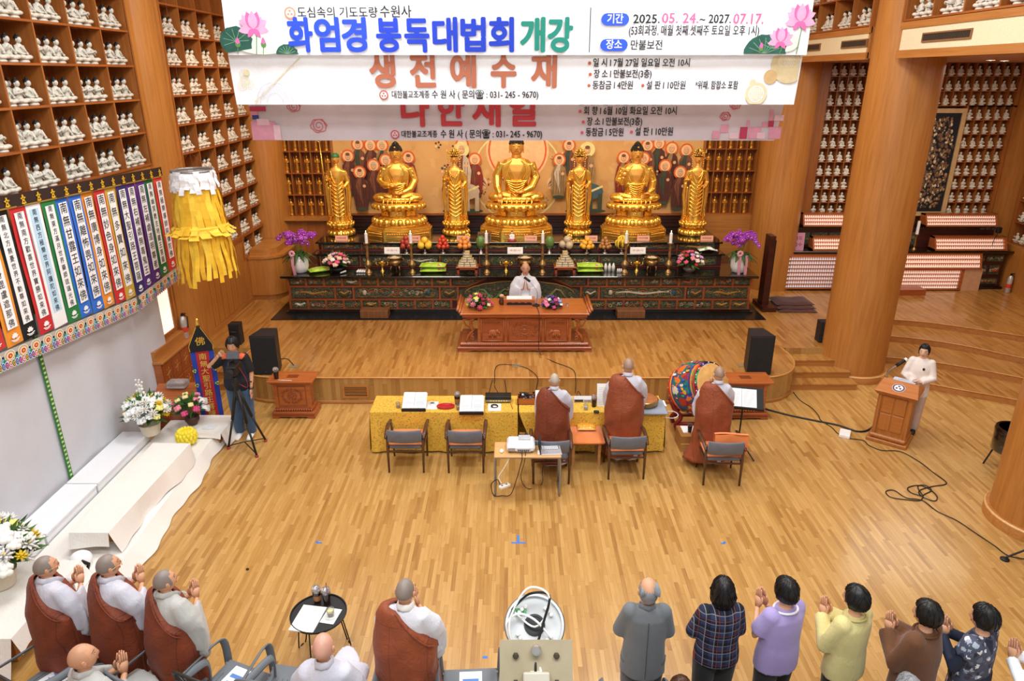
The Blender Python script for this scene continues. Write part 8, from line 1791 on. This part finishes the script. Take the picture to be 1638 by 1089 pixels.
def person(label,x,y,h,rot,arms=('pray','pray'),dressf=None,hair=None,skin=None,scalp=None,bald=False,sit=False,head=(0,0),z0=0.0,lean=0.0,slim=1.0,nm='person',armpts=None):
    t=thing(nm,label,'person',(x,y,z0),rot);k=h/1.62;dz=-.42 if sit else 0.0
    skin=skin or M_SKIN;V=lambda p:(p[0]*k,p[1]*k,(p[2]+dz)*k)
    b=G()
    b.rings([[V(p) for p in r] for r in (rg(0,0,.80,.15*slim,.11),rg(0,0,.9,.155*slim,.115),rg(0,0,1.02,.13*slim,.095),rg(0,.0,1.18,.15*slim,.105),rg(0,-.005,1.28,.16*slim,.095),rg(0,-.01,1.335,.11,.07),rg(0,-.01,1.36,.06,.06))])
    b.tube([V((0,-.012,1.32)),V((0,.0,1.4)),V((0,.008,1.46))],[.056*k,.05*k,.05*k],12)
    legs=[]
    for q in (1,-1):
        if sit:lp=[(q*.09,0,.87),(q*.1,.4,.87),(q*.1,.42,.5)]
        else:lp=[(q*.085,0,.84),(q*.09,.015,.45),(q*.09,-.01,.07)]
        b.tube([V(p) for p in lp],[.085*k,.058*k,.036*k],12);legs.append(lp)
        a=lp[-1];b.tube([V((a[0],a[1]-.03,a[2]-.035)),V((a[0],a[1]+.06,a[2]-.03)),V((a[0]+q*.01,a[1]+.17,a[2]-.045))],[.033*k,.036*k,.025*k],10)
    A=[]
    for i,q in enumerate((1,-1)):
        ap=(armpts or {}).get(q) or PR[arms[i]];ap=[(q*p[0]*(slim if j < 2 else 1),p[1],p[2]) for j,p in enumerate(ap)];A.append(ap)
        b.tube([V((ap[0][0]*.86,ap[0][1],ap[0][2]-.03)),V(ap[1]),V(ap[2])],[.04*k,.036*k,.025*k],12)
    vs,fs=remesh_obj(b,.015,2);m=G();m.add(vs,fs)
    for i,q in enumerate((1,-1)):
        ap=A[i];side=(0,-1,.15) if arms[i] in ('pray',) else ((-q,.4,.6) if arms[i] == 'low' else (0,1,0))
        hand_geo(m,V(ap[2]),V(ap[3]),side,k*1.0,-.1 if arms[i] == 'pray' else .3)
    head_geo(m,V((0,.012,1.51)),k*1.03,head[0],head[1],bald)
    m.obj('body',[skin,scalp or M_SCALP,M_DK,M_LIPS,M_EYEW],t,smooth=SM)
    if dressf:dressf(t,k,V,A,legs,dz)
    if hair:hair(t,k,V((0,.012,1.505)),head)
    return t
# ---- hair
def hair_cap(style,col='14110f',seed=0,bun=False):
    mh=plain(col,.42,var=.25)
    def f(t,k,c,head):
        g=G();g.M=Matrix.Translation(c) @ Matrix.Rotation(head[0],4,'Z') @ Matrix.Rotation(head[1],4,'X') @ Matrix.Scale(k,4);nu,nv=36,16;vs=[]
        zb={'short':-.065,'bob':-.13,'crop':-.045,'tied':-.07,'balding':-.05}[style];th={'short':1.24,'bob':1.26,'crop':1.08,'tied':1.13,'balding':1.07}[style]
        def p(u,v):
            a=2*pi*u;front=cos(a) > .55;side=abs(sin(a))
            zlow=(.068 if cos(a) > .75 else (.03 if cos(a) > .55 else (-.01 if cos(a) > .3 else zb+.02*max(0,cos(a)+.2))))
            tt=math.acos(max(-1,min(1,zlow/.115/th))) if abs(zlow) < .115*th else pi*.82
            if zlow < -.1:tt=pi*.8
            t_=tt*v;x,y,z=sin(t_)*sin(a),sin(t_)*cos(a),cos(t_)
            w_=1+.02*sin(a*17+v*9+seed)*v+.035*noise.noise(Vector((x*3+seed,y*3,z*4)))
            X,Y,Z=x*.074*th*w_*1.02,y*.093*th*w_*(1.03 if y < 0 else .96),z*.115*th*w_+.004
            if style == 'bob' and z < 0:X=math.copysign(min(abs(X)*1.1+.01,.098),X) if abs(X) > .02 else X;Y=Y*1.1 if y < 0 else Y;Z=Z*1.15
            if style in ('short','tied') and z < -.1 and y < 0:X *= 1-.2*(-z);Y *= 1-.12*(-z)
            return (X,Y,Z)
        g.grid(p,nu,nv);g.grid(lambda u,v:tuple(q*.9 for q in p(u,1-v*.12)),nu,1)
        o=g.obj('hair',mh,t,smooth=SM)
        s=G();s.M=g.M;r=random.Random(seed+3)     # strands give the outline some texture
        for i in range(46):
            u=r.random();v0=r.uniform(0.0,.35)
            if 0.1 < u < .0:continue
            pts=[Vector(p(u+.03*sin(q+i),min(1,v0+(.99-v0)*q/5)))*1.012 for q in range(6)];s.tube(pts,[.001,.0035,.004,.004,.003,.001],4)
        s.obj('hair_strands',mh,o,smooth=SM,kind='stuff')
        if bun:b=G();b.M=g.M;b.ball((0,-.12 if bun != 'top' else -.05,-.03 if bun != 'top' else .13),(.045,.04,.04),12,8);b.tube([(.03*cos(a_),-.135+.0*a_,-.03+.03*sin(a_)) for a_ in [q*.6 for q in range(8)]],.01,5);b.obj('bun',mh,o,smooth=SM)
    return f
def balding(col):
    def f(t,k,c,head):
        mh=plain(col,.5,var=.25);g=G();g.M=Matrix.Translation(c) @ Matrix.Rotation(head[0],4,'Z') @ Matrix.Scale(k,4)
        def p(u,v):
            a=pi*.36+u*pi*1.28;t_=.3*pi+v*.34*pi-(.08*pi if abs(u-.5) > .3 else 0);x,y,z=sin(t_)*sin(a),sin(t_)*cos(a),cos(t_);w_=1.1+.03*sin(a*25);return (x*.074*w_,y*.096*w_,z*.115)
        g.grid(p,30,5)
        for i in range(36):
            a=-1.05+2.1*i/35;g.tube([(.05*a-.012,.055-.03*abs(a),.105-.03*abs(a)),(.06*a+.012,0,.121-.035*abs(a)),(.075*a+.012,-.06,.095-.04*abs(a)),(.075*a,-.088,.05-.03*abs(a))],.0042,4)
        g.obj('hair',mh,t,smooth=SM)
    return f
# ---- clothes
def topwear(t,k,V,A,mat,nm='shirt',hem=.78,w_=.2,sleeve=1.0,sr=(.075,.065,.05),slim=1.0,wr=.006,seed=0,collar=None,slit=False,parts=True,d_=.0):
    g=G()
    g.rings([[V(p) for p in r] for r in (rg(0,0,hem,(w_+.005)*slim,.155+d_),rg(0,0,hem+.1,w_*slim,.15+d_),rg(0,0,1.02,(w_-.02)*slim,.135+d_),rg(0,-.0,1.18,(w_-.012)*slim,.132+d_),rg(0,-.008,1.28,(w_-.015)*slim,.115),rg(0,-.01,1.335,.13,.09),rg(0,-.01,1.372,.072,.07))])
    for ap in A:
        a,b,c=[Vector(p) for p in ap[:3]];q=1 if a.x > 0 else -1;a=a-Vector((q*.03,0,.005))
        if sleeve >= 1:pts=[a,b,b.lerp(c,min(1,sleeve-.08))];rr_=[sr[0],sr[1],sr[2]]
        else:pts=[a,a.lerp(b,.5),a.lerp(b,sleeve*1.0)];rr_=[sr[0],sr[0],sr[1]]
        g.tube([V(p) for p in pts],[r*k for r in rr_],14);g.ball(V(a),sr[0]*k*1.02,12,8)
    f=fused(g,.0135,2,wr*k,8.0,seed);o=f.obj(nm,mat,t,smooth=SM);return o
def trousers(t,k,V,legs,mat,r=(.115,.088,.07),dz=0,sit=False,shoes=True,smat=None):
    g=G();g.rings([[V(p) for p in q] for q in (rg(0,0,.76,.14,.115),rg(0,0,.84,.168,.13),rg(0,0,.98,.15,.115))])
    for lp in legs:g.tube([V(p) for p in (lp[0],lp[1],(lp[2][0],lp[2][1],lp[2][2]+.0))],[q*k for q in r],14);g.ball(V(lp[1]),r[1]*k*1.02,10,7)
    fused(g,.016,2,.005*k,9).obj('trousers',mat,t,smooth=SM)
    if shoes:
        for lp in legs:
            a=lp[2];s=G();s.tube([V((a[0],a[1]-.055,a[2]-.03)),V((a[0],a[1]+.0,a[2]-.022)),V((a[0],a[1]+.1,a[2]-.03)),V((a[0],a[1]+.185,a[2]-.045))],[(.034*k,.036*k),(.04*k,.042*k),(.036*k,.045*k),(.02*k,.032*k)],12,up=(0,0,1));s.obj('shoe',smat or M_BLK,t,smooth=SM)
def kasaya_mat(nm,col,dark):
    m,nt,b=base(nm,col,.62);b.inputs['Sheen Weight'].default_value=.05
    tc=N(nt,'ShaderNodeTexCoord');br=N(nt,'ShaderNodeTexBrick');br.inputs['Scale'].default_value=1.0;br.inputs['Mortar Size'].default_value=.003;br.inputs['Brick Width'].default_value=.3;br.inputs['Row Height'].default_value=.62;br.offset=.35
    mp=N(nt,'ShaderNodeMapping');mp.inputs['Rotation'].default_value=(pi/2,0,0);mp.inputs['Scale'].default_value=(1,1,1)
    nt.links.new(tc.outputs['Object'],mp.inputs['Vector']);nt.links.new(mp.outputs[0],br.inputs['Vector'])
    c=lin(col);br.inputs['Color1'].default_value=c;br.inputs['Color2'].default_value=tuple(v*.9 for v in c[:3])+(1,);br.inputs['Mortar'].default_value=lin(dark)
    nz=N(nt,'ShaderNodeTexNoise');nz.inputs['Scale'].default_value=7;nz.inputs['Detail'].default_value=5;nt.links.new(tc.outputs['Object'],nz.inputs['Vector'])
    mx=N(nt,'ShaderNodeMix',data_type='RGBA',blend_type='MULTIPLY');mx.inputs['Factor'].default_value=.5;nt.links.new(br.outputs['Color'],mx.inputs['A']);nt.links.new(ramp(nt,nz.outputs['Fac'],[(.3,'b8b0aa'),(.65,'ffffff')]),mx.inputs['B'])
    nt.links.new(mx.outputs['Result'],b.inputs['Base Color'])
    n2=N(nt,'ShaderNodeTexNoise');n2.inputs['Scale'].default_value=10;n2.inputs['Distortion'].default_value=2.5;n2.inputs['Detail'].default_value=3;nt.links.new(tc.outputs['Object'],n2.inputs['Vector'])
    bp=N(nt,'ShaderNodeBump');bp.inputs['Strength'].default_value=.35;bp.inputs['Distance'].default_value=.03;nt.links.new(n2.outputs['Fac'],bp.inputs['Height']);nt.links.new(bp.outputs[0],b.inputs['Normal'])
    return m
M_KAS=kasaya_mat('brown_kasaya','8a3c1b','6c2c12');M_KAS2=kasaya_mat('bright_brown_kasaya','a04e2a','823c1e')
M_GREY=cloth('grey_robe','cfcfdb',.85,.05,4,.3);M_GREY2=cloth('warm_grey_robe','bdbdb8',.85,.06,4,.3);M_GREY3=cloth('white_grey_robe','e2e4ec',.85,.04,4,.3)
def monk_dress(grey,kas=None,sit=False,seed=0,sleeve_len=1.0,right_only=True,trail=0.0):
    def f(t,k,V,A,legs,dz):
        g=G();hemz=.1 if not sit else .55
        g.rings([[V(p) for p in r] for r in (rg(0,0,hemz,.27 if not sit else .26,.22 if not sit else .2),rg(0,0,.5 if not sit else .75,.245,.2),rg(0,0,.9,.205,.165),rg(0,0,1.1,.19,.145),rg(0,-.005,1.26,.18,.125),rg(0,-.01,1.33,.14,.095),rg(0,-.012,1.385,.068,.066))])
        if sit:g.tube([V((0,-.02,.82)),V((0,.25,.86)),V((0,.45,.86))],[(.19*k,.2*k),(.14*k,.22*k),(.12*k,.22*k)],16);g.tube([V((0,.45,.88)),V((0,.47,.5))],[(.13*k,.22*k),(.12*k,.25*k)],16)
        for ap in A:
            a,b,c=[Vector(p) for p in ap[:3]];q=1 if a.x > 0 else -1;D=sleeve_len;out=Vector((q*.03,0,0))
            sec=[(a-Vector((q*.04,0,0)),.085,.085,0),(a.lerp(b,.5)+out*.5,.09,.12,.03),(b+out*1.6,.075,.2,.1*D),(b.lerp(c,.5)+out*1.6,.06,.28,.2*D),(b.lerp(c,.9)+out*1.2,.04,.31,.27*D)]
            rs=[]
            d0=None
            for i,(cc,rw,rh,dn) in enumerate(sec):
                d=(b-a) if i < 2 else ((c-a) if i == 2 else (c-b));d=Vector((d.x,d.y,0)) if abs(d.x)+abs(d.y) > .05 else Vector((q*.3,1,0));d.normalize()
                if i < 2:d=Vector((q*.3,.25,-1)).normalized()
                up=Vector((0,0,1));up=(up-d*up.dot(d)).normalized();sd=d.cross(up)
                if i < 2:up=Vector((0,1,0));up=(up-d*up.dot(d)).normalized();sd=d.cross(up)
                rs.append([V(cc-Vector((0,0,dn))+up*rh*D*cos(2*pi*j/16)*(1 if i >= 2 else .9)+sd*rw*sin(2*pi*j/16)) for j in range(16)])
            g.tube([V(p) for p in (a-Vector((q*.05,0,0)),a.lerp(b,.6),b)],[.085*k,.1*k,.09*k],12);g.ball(V(a-Vector((q*.025,0,.035))),.078*k,12,8)
            g.rings(rs[2:]);g.tube([V(b),V(b-Vector((-q*.01,.0,.22*D)))],[.085*k,.05*k],10)
        fused(g,.017,2,.02*k,5.5,seed).obj('grey_robe',grey,t,smooth=SM)
        c_=G()    # crossed collar
        c_.tube([V(p) for p in ((-.05,.05,1.36),(-.066,0,1.395),(-.045,-.062,1.41),(0,-.078,1.415),(.045,-.062,1.41),(.066,0,1.395),(.05,.055,1.36),(0,.12,1.28))],[(.028*k,.009*k)]*8,8,up=(0,0,1));c_.obj('collar',M_WHITE if grey is M_GREY3 else grey,t,smooth=SM)
        if kas:
            K=G();nz_=34;r_=random.Random(seed)
            prof=[(1.42,.075,.07),(1.40,.13,.09),(1.365,.205,.12),(1.28,.245,.15),(1.1,.27,.2),(.9,.275,.23),(.6,.285,.235),(.3,.285,.225),(.13,.29,.225)]
            def pr(z):
                for i in range(len(prof)-1):
                    if prof[i][0] >= z >= prof[i+1][0]:s_=(prof[i][0]-z)/(prof[i][0]-prof[i+1][0]);return tuple(prof[i][j]+(prof[i+1][j]-prof[i][j])*s_ for j in (1,2))
                return prof[-1][1:]
            def fn(u,v):
                a=2*pi*u;z=1.40-1.27*v;rx,ry=pr(z);x=cos(a);y=sin(a)
                w_=1+.055*(1-2*abs(sin(3.2*(x*.5-z*1.7)+seed+y)))*min(1,v*4)*(1-.6*v)+.045*sin(a*8+z*2.0+seed)*v+.05*noise.noise(Vector((x*2+seed,y*2,z*5)))
                X=rx*w_*x-.02;Y=ry*w_*y*(1.05 if y < 0 else 1.0);zl=1.385-(X+.05)*1.12 if X > -.05 else 1.42
                if y > 0:zl=1.36-(X+.05)*1.3 if X > -.05 else 1.36
                if z > zl:
                    dzz=z-zl;z=zl-.004*sin(dzz*50)
                if z < .4:X -= trail*(.4-z)*(1 if x < 0 else .2)
                return V((X,Y,z))
            K.grid(fn,64,nz_);o=K.obj('brown_kasaya',kas,t,smooth=SM)
            md=o.modifiers.new('s','SOLIDIFY');md.thickness=.008;md.offset=1
            hm=G();pts=[]
            for j in range(17):
                X=-.06+.30*j/16;zl=1.385-(X+.05)*1.12;rx,ry=pr(min(1.38,zl));y=-ry*1.08*sqrt(max(0,1-((X+.02)/(rx*1.02))**2));pts.append(V((X,y-.006,zl-.012)))
            hm.tube(pts,[(.016*k,.007*k)]*17,6,up=(0,0,1));hm.obj('hem',kas,o,smooth=SM)
        if not sit:
            for lp in legs:
                a=lp[2];s=G();s.tube([V((a[0],a[1]-.06,a[2]-.03)),V((a[0],a[1]+.05,a[2]-.02)),V((a[0],a[1]+.19,a[2]-.04))],[(.036*k,.036*k),(.042*k,.045*k),(.022*k,.03*k)],10,up=(0,0,1));s.obj('slipper',M_GREY2,t,smooth=SM)
    return f
def glasses(t,k,yaw=0):
    g=G();c=Vector((0,.012,1.505));R_=Matrix.Rotation(yaw,3,'Z')
    for q in (1,-1):
        g.tube([(c+R_ @ Vector((q*.034+.024*cos(a),.1,.006+.018*sin(a))))*k for a in [2*pi*i/14 for i in range(15)]],.002,4);g.tube([(c+R_ @ Vector(p))*k for p in ((q*.058,.1,.01),(q*.082,.03,.01),(q*.082,-.01,.0))],.002,4)
    g.obj('glasses',M_BRASS,t)

# standing monks, front left
mA=person('monk at the far left beside the flowers in brown robe over lilac grey',-4.06,4.98,1.50,R_(-30),dressf=monk_dress(M_GREY,M_KAS,seed=1),bald=True,scalp=M_SCALPG,head=(R_(-18),R_(8)));glasses(mA,1.50/1.62,R_(-18))
mB=person('second monk from the left with thin glasses and hands in prayer',-3.50,4.96,1.53,R_(-30),dressf=monk_dress(M_GREY,M_KAS,seed=2),bald=True,scalp=M_SCALPG,head=(R_(-15),R_(8)));glasses(mB,1.53/1.62,R_(-15))
mC=person('third monk from the left whose grey robe is warmer and hangs to a point',-2.94,4.80,1.50,R_(-32),dressf=monk_dress(M_GREY2,M_KAS,seed=3,sleeve_len=1.15),bald=True,scalp=M_SCALPG,head=(R_(-12),R_(10)))
mD=person('monk standing alone in the front middle in brown robe and white collar',-.87,4.58,1.58,R_(-6),dressf=monk_dress(M_GREY3,M_KAS2,seed=4),bald=True,scalp=M_SCALPG,head=(R_(-5),0));glasses(mD,1.58/1.62,R_(-5))
# standing monks at the table
person('shorter monk at the yellow table behind the projector table, dark brown robe',.60,9.03,1.46,R_(0),dressf=monk_dress(M_GREY,M_KAS,seed=5),bald=True,scalp=plain('b8aa98',.5))
person('tallest monk at the yellow table, light brown robe with seams, microphone headset at the ear',1.66,9.2,1.62,R_(2),dressf=monk_dress(M_GREY,M_KAS2,seed=6),bald=True)
person('monk standing at the painted drum with a trailing light brown robe',2.93,9.08,1.54,R_(3),dressf=monk_dress(M_GREY,M_KAS2,seed=7,trail=.45),bald=True)
# the lecturing monk
lect=person('monk in white robe sitting behind the carved desk with palms together',.27,13.66,1.66,R_(180),dressf=monk_dress(M_GREY3,None,sit=True,seed=8),bald=True,sit=True,scalp=M_SKIN,z0=.64)
# seated monks at the bottom edge
person('bald monk in light grey sitting at the lower left with hands in prayer',-3.38,4.25,1.66,R_(-32),dressf=monk_dress(M_GREY2,None,sit=True,seed=9),bald=True,sit=True,scalp=plain('d09a78',.4),head=(R_(-20),R_(12)),z0=0)
person('bald monk in pale grey seen from behind beside the small round table',-1.5,4.32,1.70,R_(0),arms=('low','low'),dressf=monk_dress(M_GREY,None,sit=True,seed=10),bald=True,sit=True,scalp=plain('dca690',.35))
# lay people, front right
def lay(top,pants,**kw):
    def f(t,k,V,A,legs,dz):
        a=dict(kw);extra=a.pop('extra',None);pr_=a.pop('pr',(.115,.088,.075));topwear(t,k,V,A,top,**a);trousers(t,k,V,legs,pants,r=pr_)
        if extra:extra(t,k,V)
    return f
M_SUIT=cloth('grey_suit','6f7478',.8,.05,8,.12);M_BPANT=cloth('black_trousers','16161a',.85,.1,6,.2);M_GPANT=cloth('grey_trousers','5c5f64',.85,.1,6,.2)
mp_,nt,b_=base('plaid_cotton','1f2a44',.85)
tc=N(nt,'ShaderNodeTexCoord');sp=N(nt,'ShaderNodeSeparateXYZ');nt.links.new(tc.outputs['Object'],sp.inputs[0])
def stripe(out,sc_,w_,off=0.0):return math_(nt,'LESS_THAN',math_(nt,'FRACT',math_(nt,'ADD',math_(nt,'MULTIPLY',out,sc_),off)),w_)
d1=math_(nt,'MULTIPLY',math_(nt,'ADD',stripe(sp.outputs[0],14,.45),stripe(sp.outputs[2],14,.45)),.5)
l1=math_(nt,'MAXIMUM',stripe(sp.outputs[0],14,.07,.1),stripe(sp.outputs[2],14,.07,.1));r1_=math_(nt,'MAXIMUM',stripe(sp.outputs[0],7,.03,.35),stripe(sp.outputs[2],7,.03,.35))
c1=ramp(nt,d1,[(0,'2f3c60'),(.5,'1c2540'),(1,'0e1220')]);mx=N(nt,'ShaderNodeMix',data_type='RGBA');nt.links.new(math_(nt,'MULTIPLY',l1,.6),mx.inputs['Factor']);nt.links.new(c1,mx.inputs['A']);mx.inputs['B'].default_value=lin('b8b0a8')
mx2=N(nt,'ShaderNodeMix',data_type='RGBA');nt.links.new(math_(nt,'MULTIPLY',r1_,.7),mx2.inputs['Factor']);nt.links.new(mx.outputs['Result'],mx2.inputs['A']);mx2.inputs['B'].default_value=lin('a84a44');nt.links.new(mx2.outputs['Result'],b_.inputs['Base Color'])
def suit_x(t,k,V):
    g=G();g.tube([V(p) for p in ((-.055,.04,1.36),(-.068,-.02,1.385),(0,-.075,1.4),(.068,-.02,1.385),(.055,.04,1.36))],[(.022*k,.008*k)]*5,8,up=(0,0,1));g.obj('collar',M_SUIT,t,smooth=SM)
    g=G();g.tube([V((0,-.134,1.3)),V((0,-.15,1.0)),V((0,-.16,.8)),V((0,-.16,.72))],.0025,4);g.obj('back_seam',plain('44484c',.8),t)
person('grey haired man in a grey suit jacket standing at the front',1.11,4.6,1.57,R_(-2),arms=('low','low'),dressf=lay(M_SUIT,M_GPANT,nm='suit_jacket',hem=.68,w_=.195,sleeve=1.95,sr=(.078,.068,.055),wr=.004,seed=11,extra=suit_x),hair=balding('8f9296'),skin=M_SKIN)
person('woman with straight black bob in a dark blue plaid shirt',1.73,4.62,1.55,R_(4),arms=('low','low'),dressf=lay(mp_,M_BPANT,nm='plaid_shirt',hem=.8,w_=.2,sleeve=1.6,sr=(.075,.068,.055),seed=12),hair=hair_cap('bob','0c0a0a',1))
M_LAV=cloth('lavender_blouse','ab9bd2',.8,.04,5,.15)
def neckband(col,r=.075,z=1.365):
    def f(t,k,V):
        g=G();g.tube([V((r*1.15*cos(a),r*sin(a)-.012,z-.012*sin(a))) for a in [2*pi*i/20 for i in range(21)]],.011*k,6);g.obj('neckband',plain(col,.8),t,smooth=SM)
    return f
person('woman in a lavender short sleeved blouse with white neckband, hands in prayer',2.24,4.6,1.57,R_(24),dressf=lay(M_LAV,M_BPANT,nm='blouse',hem=.75,w_=.212,sleeve=.8,sr=(.08,.078,.07),seed=13,extra=neckband('f4f2f6',.088,1.355)),hair=hair_cap('short','100d0c',2),head=(R_(6),0))
M_YEL=cloth('yellow_blouse','dccf8c',.8,.05,5,.3)
person('woman with glasses in a pale yellow blouse and a wrist bracelet, hands in prayer',2.78,4.53,1.55,R_(30),dressf=lay(M_YEL,M_BPANT,nm='blouse',hem=.75,w_=.212,sleeve=1.15,sr=(.08,.08,.068),seed=14,extra=neckband('c9bb74',.085,1.36)),hair=hair_cap('short','12100f',5),head=(R_(14),0))
M_BRN=cloth('brown_jacket','6a4224',.85,.06,5,.25)
person('woman with curly black hair in a wide brown jacket, hands in prayer',3.26,4.36,1.55,R_(34),dressf=lay(M_BRN,M_BPANT,nm='jacket',hem=.58,w_=.225,sleeve=1.5,sr=(.085,.09,.08),seed=15,d_=.02,extra=neckband('5c381e',.09,1.36)),hair=hair_cap('short','100c0b',9),head=(R_(10),0))
M_VEST=spotted('patterned_vest','4a5064',['e8e8ec','6a7288','262c40','a8b0c0','3a3a48'],22,.7,thr=.42)
def vest_x(t,k,V):pass
def vestd(t,k,V,A,legs,dz):
    topwear(t,k,V,A,plain('20283c',.8),nm='undershirt',hem=.9,w_=.185,sleeve=1.8,sr=(.07,.06,.048),seed=16);topwear(t,k,V,A,M_VEST,nm='patterned_vest',hem=.6,w_=.215,sleeve=.25,sr=(.086,.084,.07),seed=17);trousers(t,k,V,legs,plain('8a7468',.85))
person('woman in a grey and white patterned vest over a dark long sleeve',3.70,4.34,1.53,R_(36),dressf=vestd,hair=hair_cap('short','0e0c0c',12),head=(R_(6),0))
person('person in a white shirt cut off by the right picture edge',4.12,4.12,1.5,R_(36),dressf=lay(plain('f0f0f2',.8),spotted('print_skirt','16161c',['c9a02a','2a3fa0','101014'],12,.8),nm='shirt',hem=.7,w_=.205,sleeve=1.1,seed=18),hair=hair_cap('short','14110f',14))
# heads of seated people at the bottom edge
def sit_lay(top,**kw):
    def f(t,k,V,A,legs,dz):topwear(t,k,V,A,top,hem=.8,**kw);trousers(t,k,V,legs,M_BPANT)
    return f
person('seated person with brown permed hair at the bottom edge beside the suited man',1.27,3.98,1.56,R_(0),arms=('low','low'),dressf=sit_lay(plain('3a3030',.8)),hair=hair_cap('short','4a2c1a',21,'top'),sit=True)
person('seated person with black hair at the bottom edge below the plaid shirt',1.75,3.86,1.53,R_(5),arms=('low','low'),dressf=sit_lay(plain('22242c',.8)),hair=hair_cap('short','141111',22),sit=True)
person('seated person with silver grey hair at the bottom edge below the brown jacket',3.0,4.0,1.56,R_(20),arms=('low','low'),dressf=sit_lay(plain('8a94a4',.8)),hair=hair_cap('short','8f9092',23),sit=True)
person('seated person with light brown hair barely showing at the bottom edge below the yellow blouse',2.33,3.82,1.52,R_(14),arms=('low','low'),dressf=sit_lay(plain('4a4440',.8)),hair=hair_cap('short','6a5034',24),sit=True)
# woman at the speaker podium
M_CRM=cloth('cream_top','efe4da',.85,.03,5,.2)
def crm(t,k,V,A,legs,dz):topwear(t,k,V,A,M_CRM,nm='cream_top',hem=.7,w_=.195,sleeve=1.85,sr=(.07,.07,.055),seed=31);trousers(t,k,V,legs,plain('d8c4b8',.85),r=(.11,.085,.075));o=G().ball(V((-.05,.125,1.22)),(.02*k,.012*k,.026*k),8,6).obj('brooch',M_BLK,t,smooth=SM)
person('woman in cream top and beige trousers speaking at the podium, hands together',6.40,10.1,1.50,R_(148),arms=('low','low'),dressf=crm,hair=hair_cap('tied','0c0a0b',32,True),skin=M_SKIN2,head=(R_(-6),R_(-6)))
# camera operator
def camd(t,k,V,A,legs,dz):
    topwear(t,k,V,A,plain('16171a',.85),nm='tshirt',hem=.82,w_=.2,sleeve=.85,sr=(.078,.075,.065),seed=33);topwear(t,k,V,A,plain('1a2030',.85),nm='vest',hem=.85,w_=.21,sleeve=.05,sr=(.07,.06,.05),seed=34)
    g=G()
    for q in (1,-1):g.tube([V((q*.1,.1,1.33)),V((q*.13,.02,1.37)),V((q*.13,-.08,1.33)),V((q*.12,-.13,1.26))],[(.05*k,.014*k)]*4,8,up=(1,0,0))
    g.obj('orange_yoke',plain('e0623a',.8),t,smooth=SM)
    trousers(t,k,V,legs,cloth('jeans','3c5878',.85,.15,8,.2),r=(.12,.09,.07),smat=M_WHITE)
    g=G();g.tube([V((-.215+.0*a,.0,.86)) for a in (0,)]*2 if False else [V((A[1][2][0]+.034*cos(a),A[1][2][1]+.0+.034*sin(a),A[1][2][2]+.0)) for a in [2*pi*i/12 for i in range(13)]],.008,5);g.obj('wristwatch',M_BLK,t)
person('cameraman in black vest with orange shoulders and blue jeans behind the video tripod',-4.24,9.92,1.68,R_(180),arms=('low','down'),armpts={1:((.165,0,1.31),(.36,.1,1.2),(.14,.2,1.42),(.05,.24,1.5))},dressf=camd,hair=hair_cap('short','121010',35),head=(0,R_(-10)))
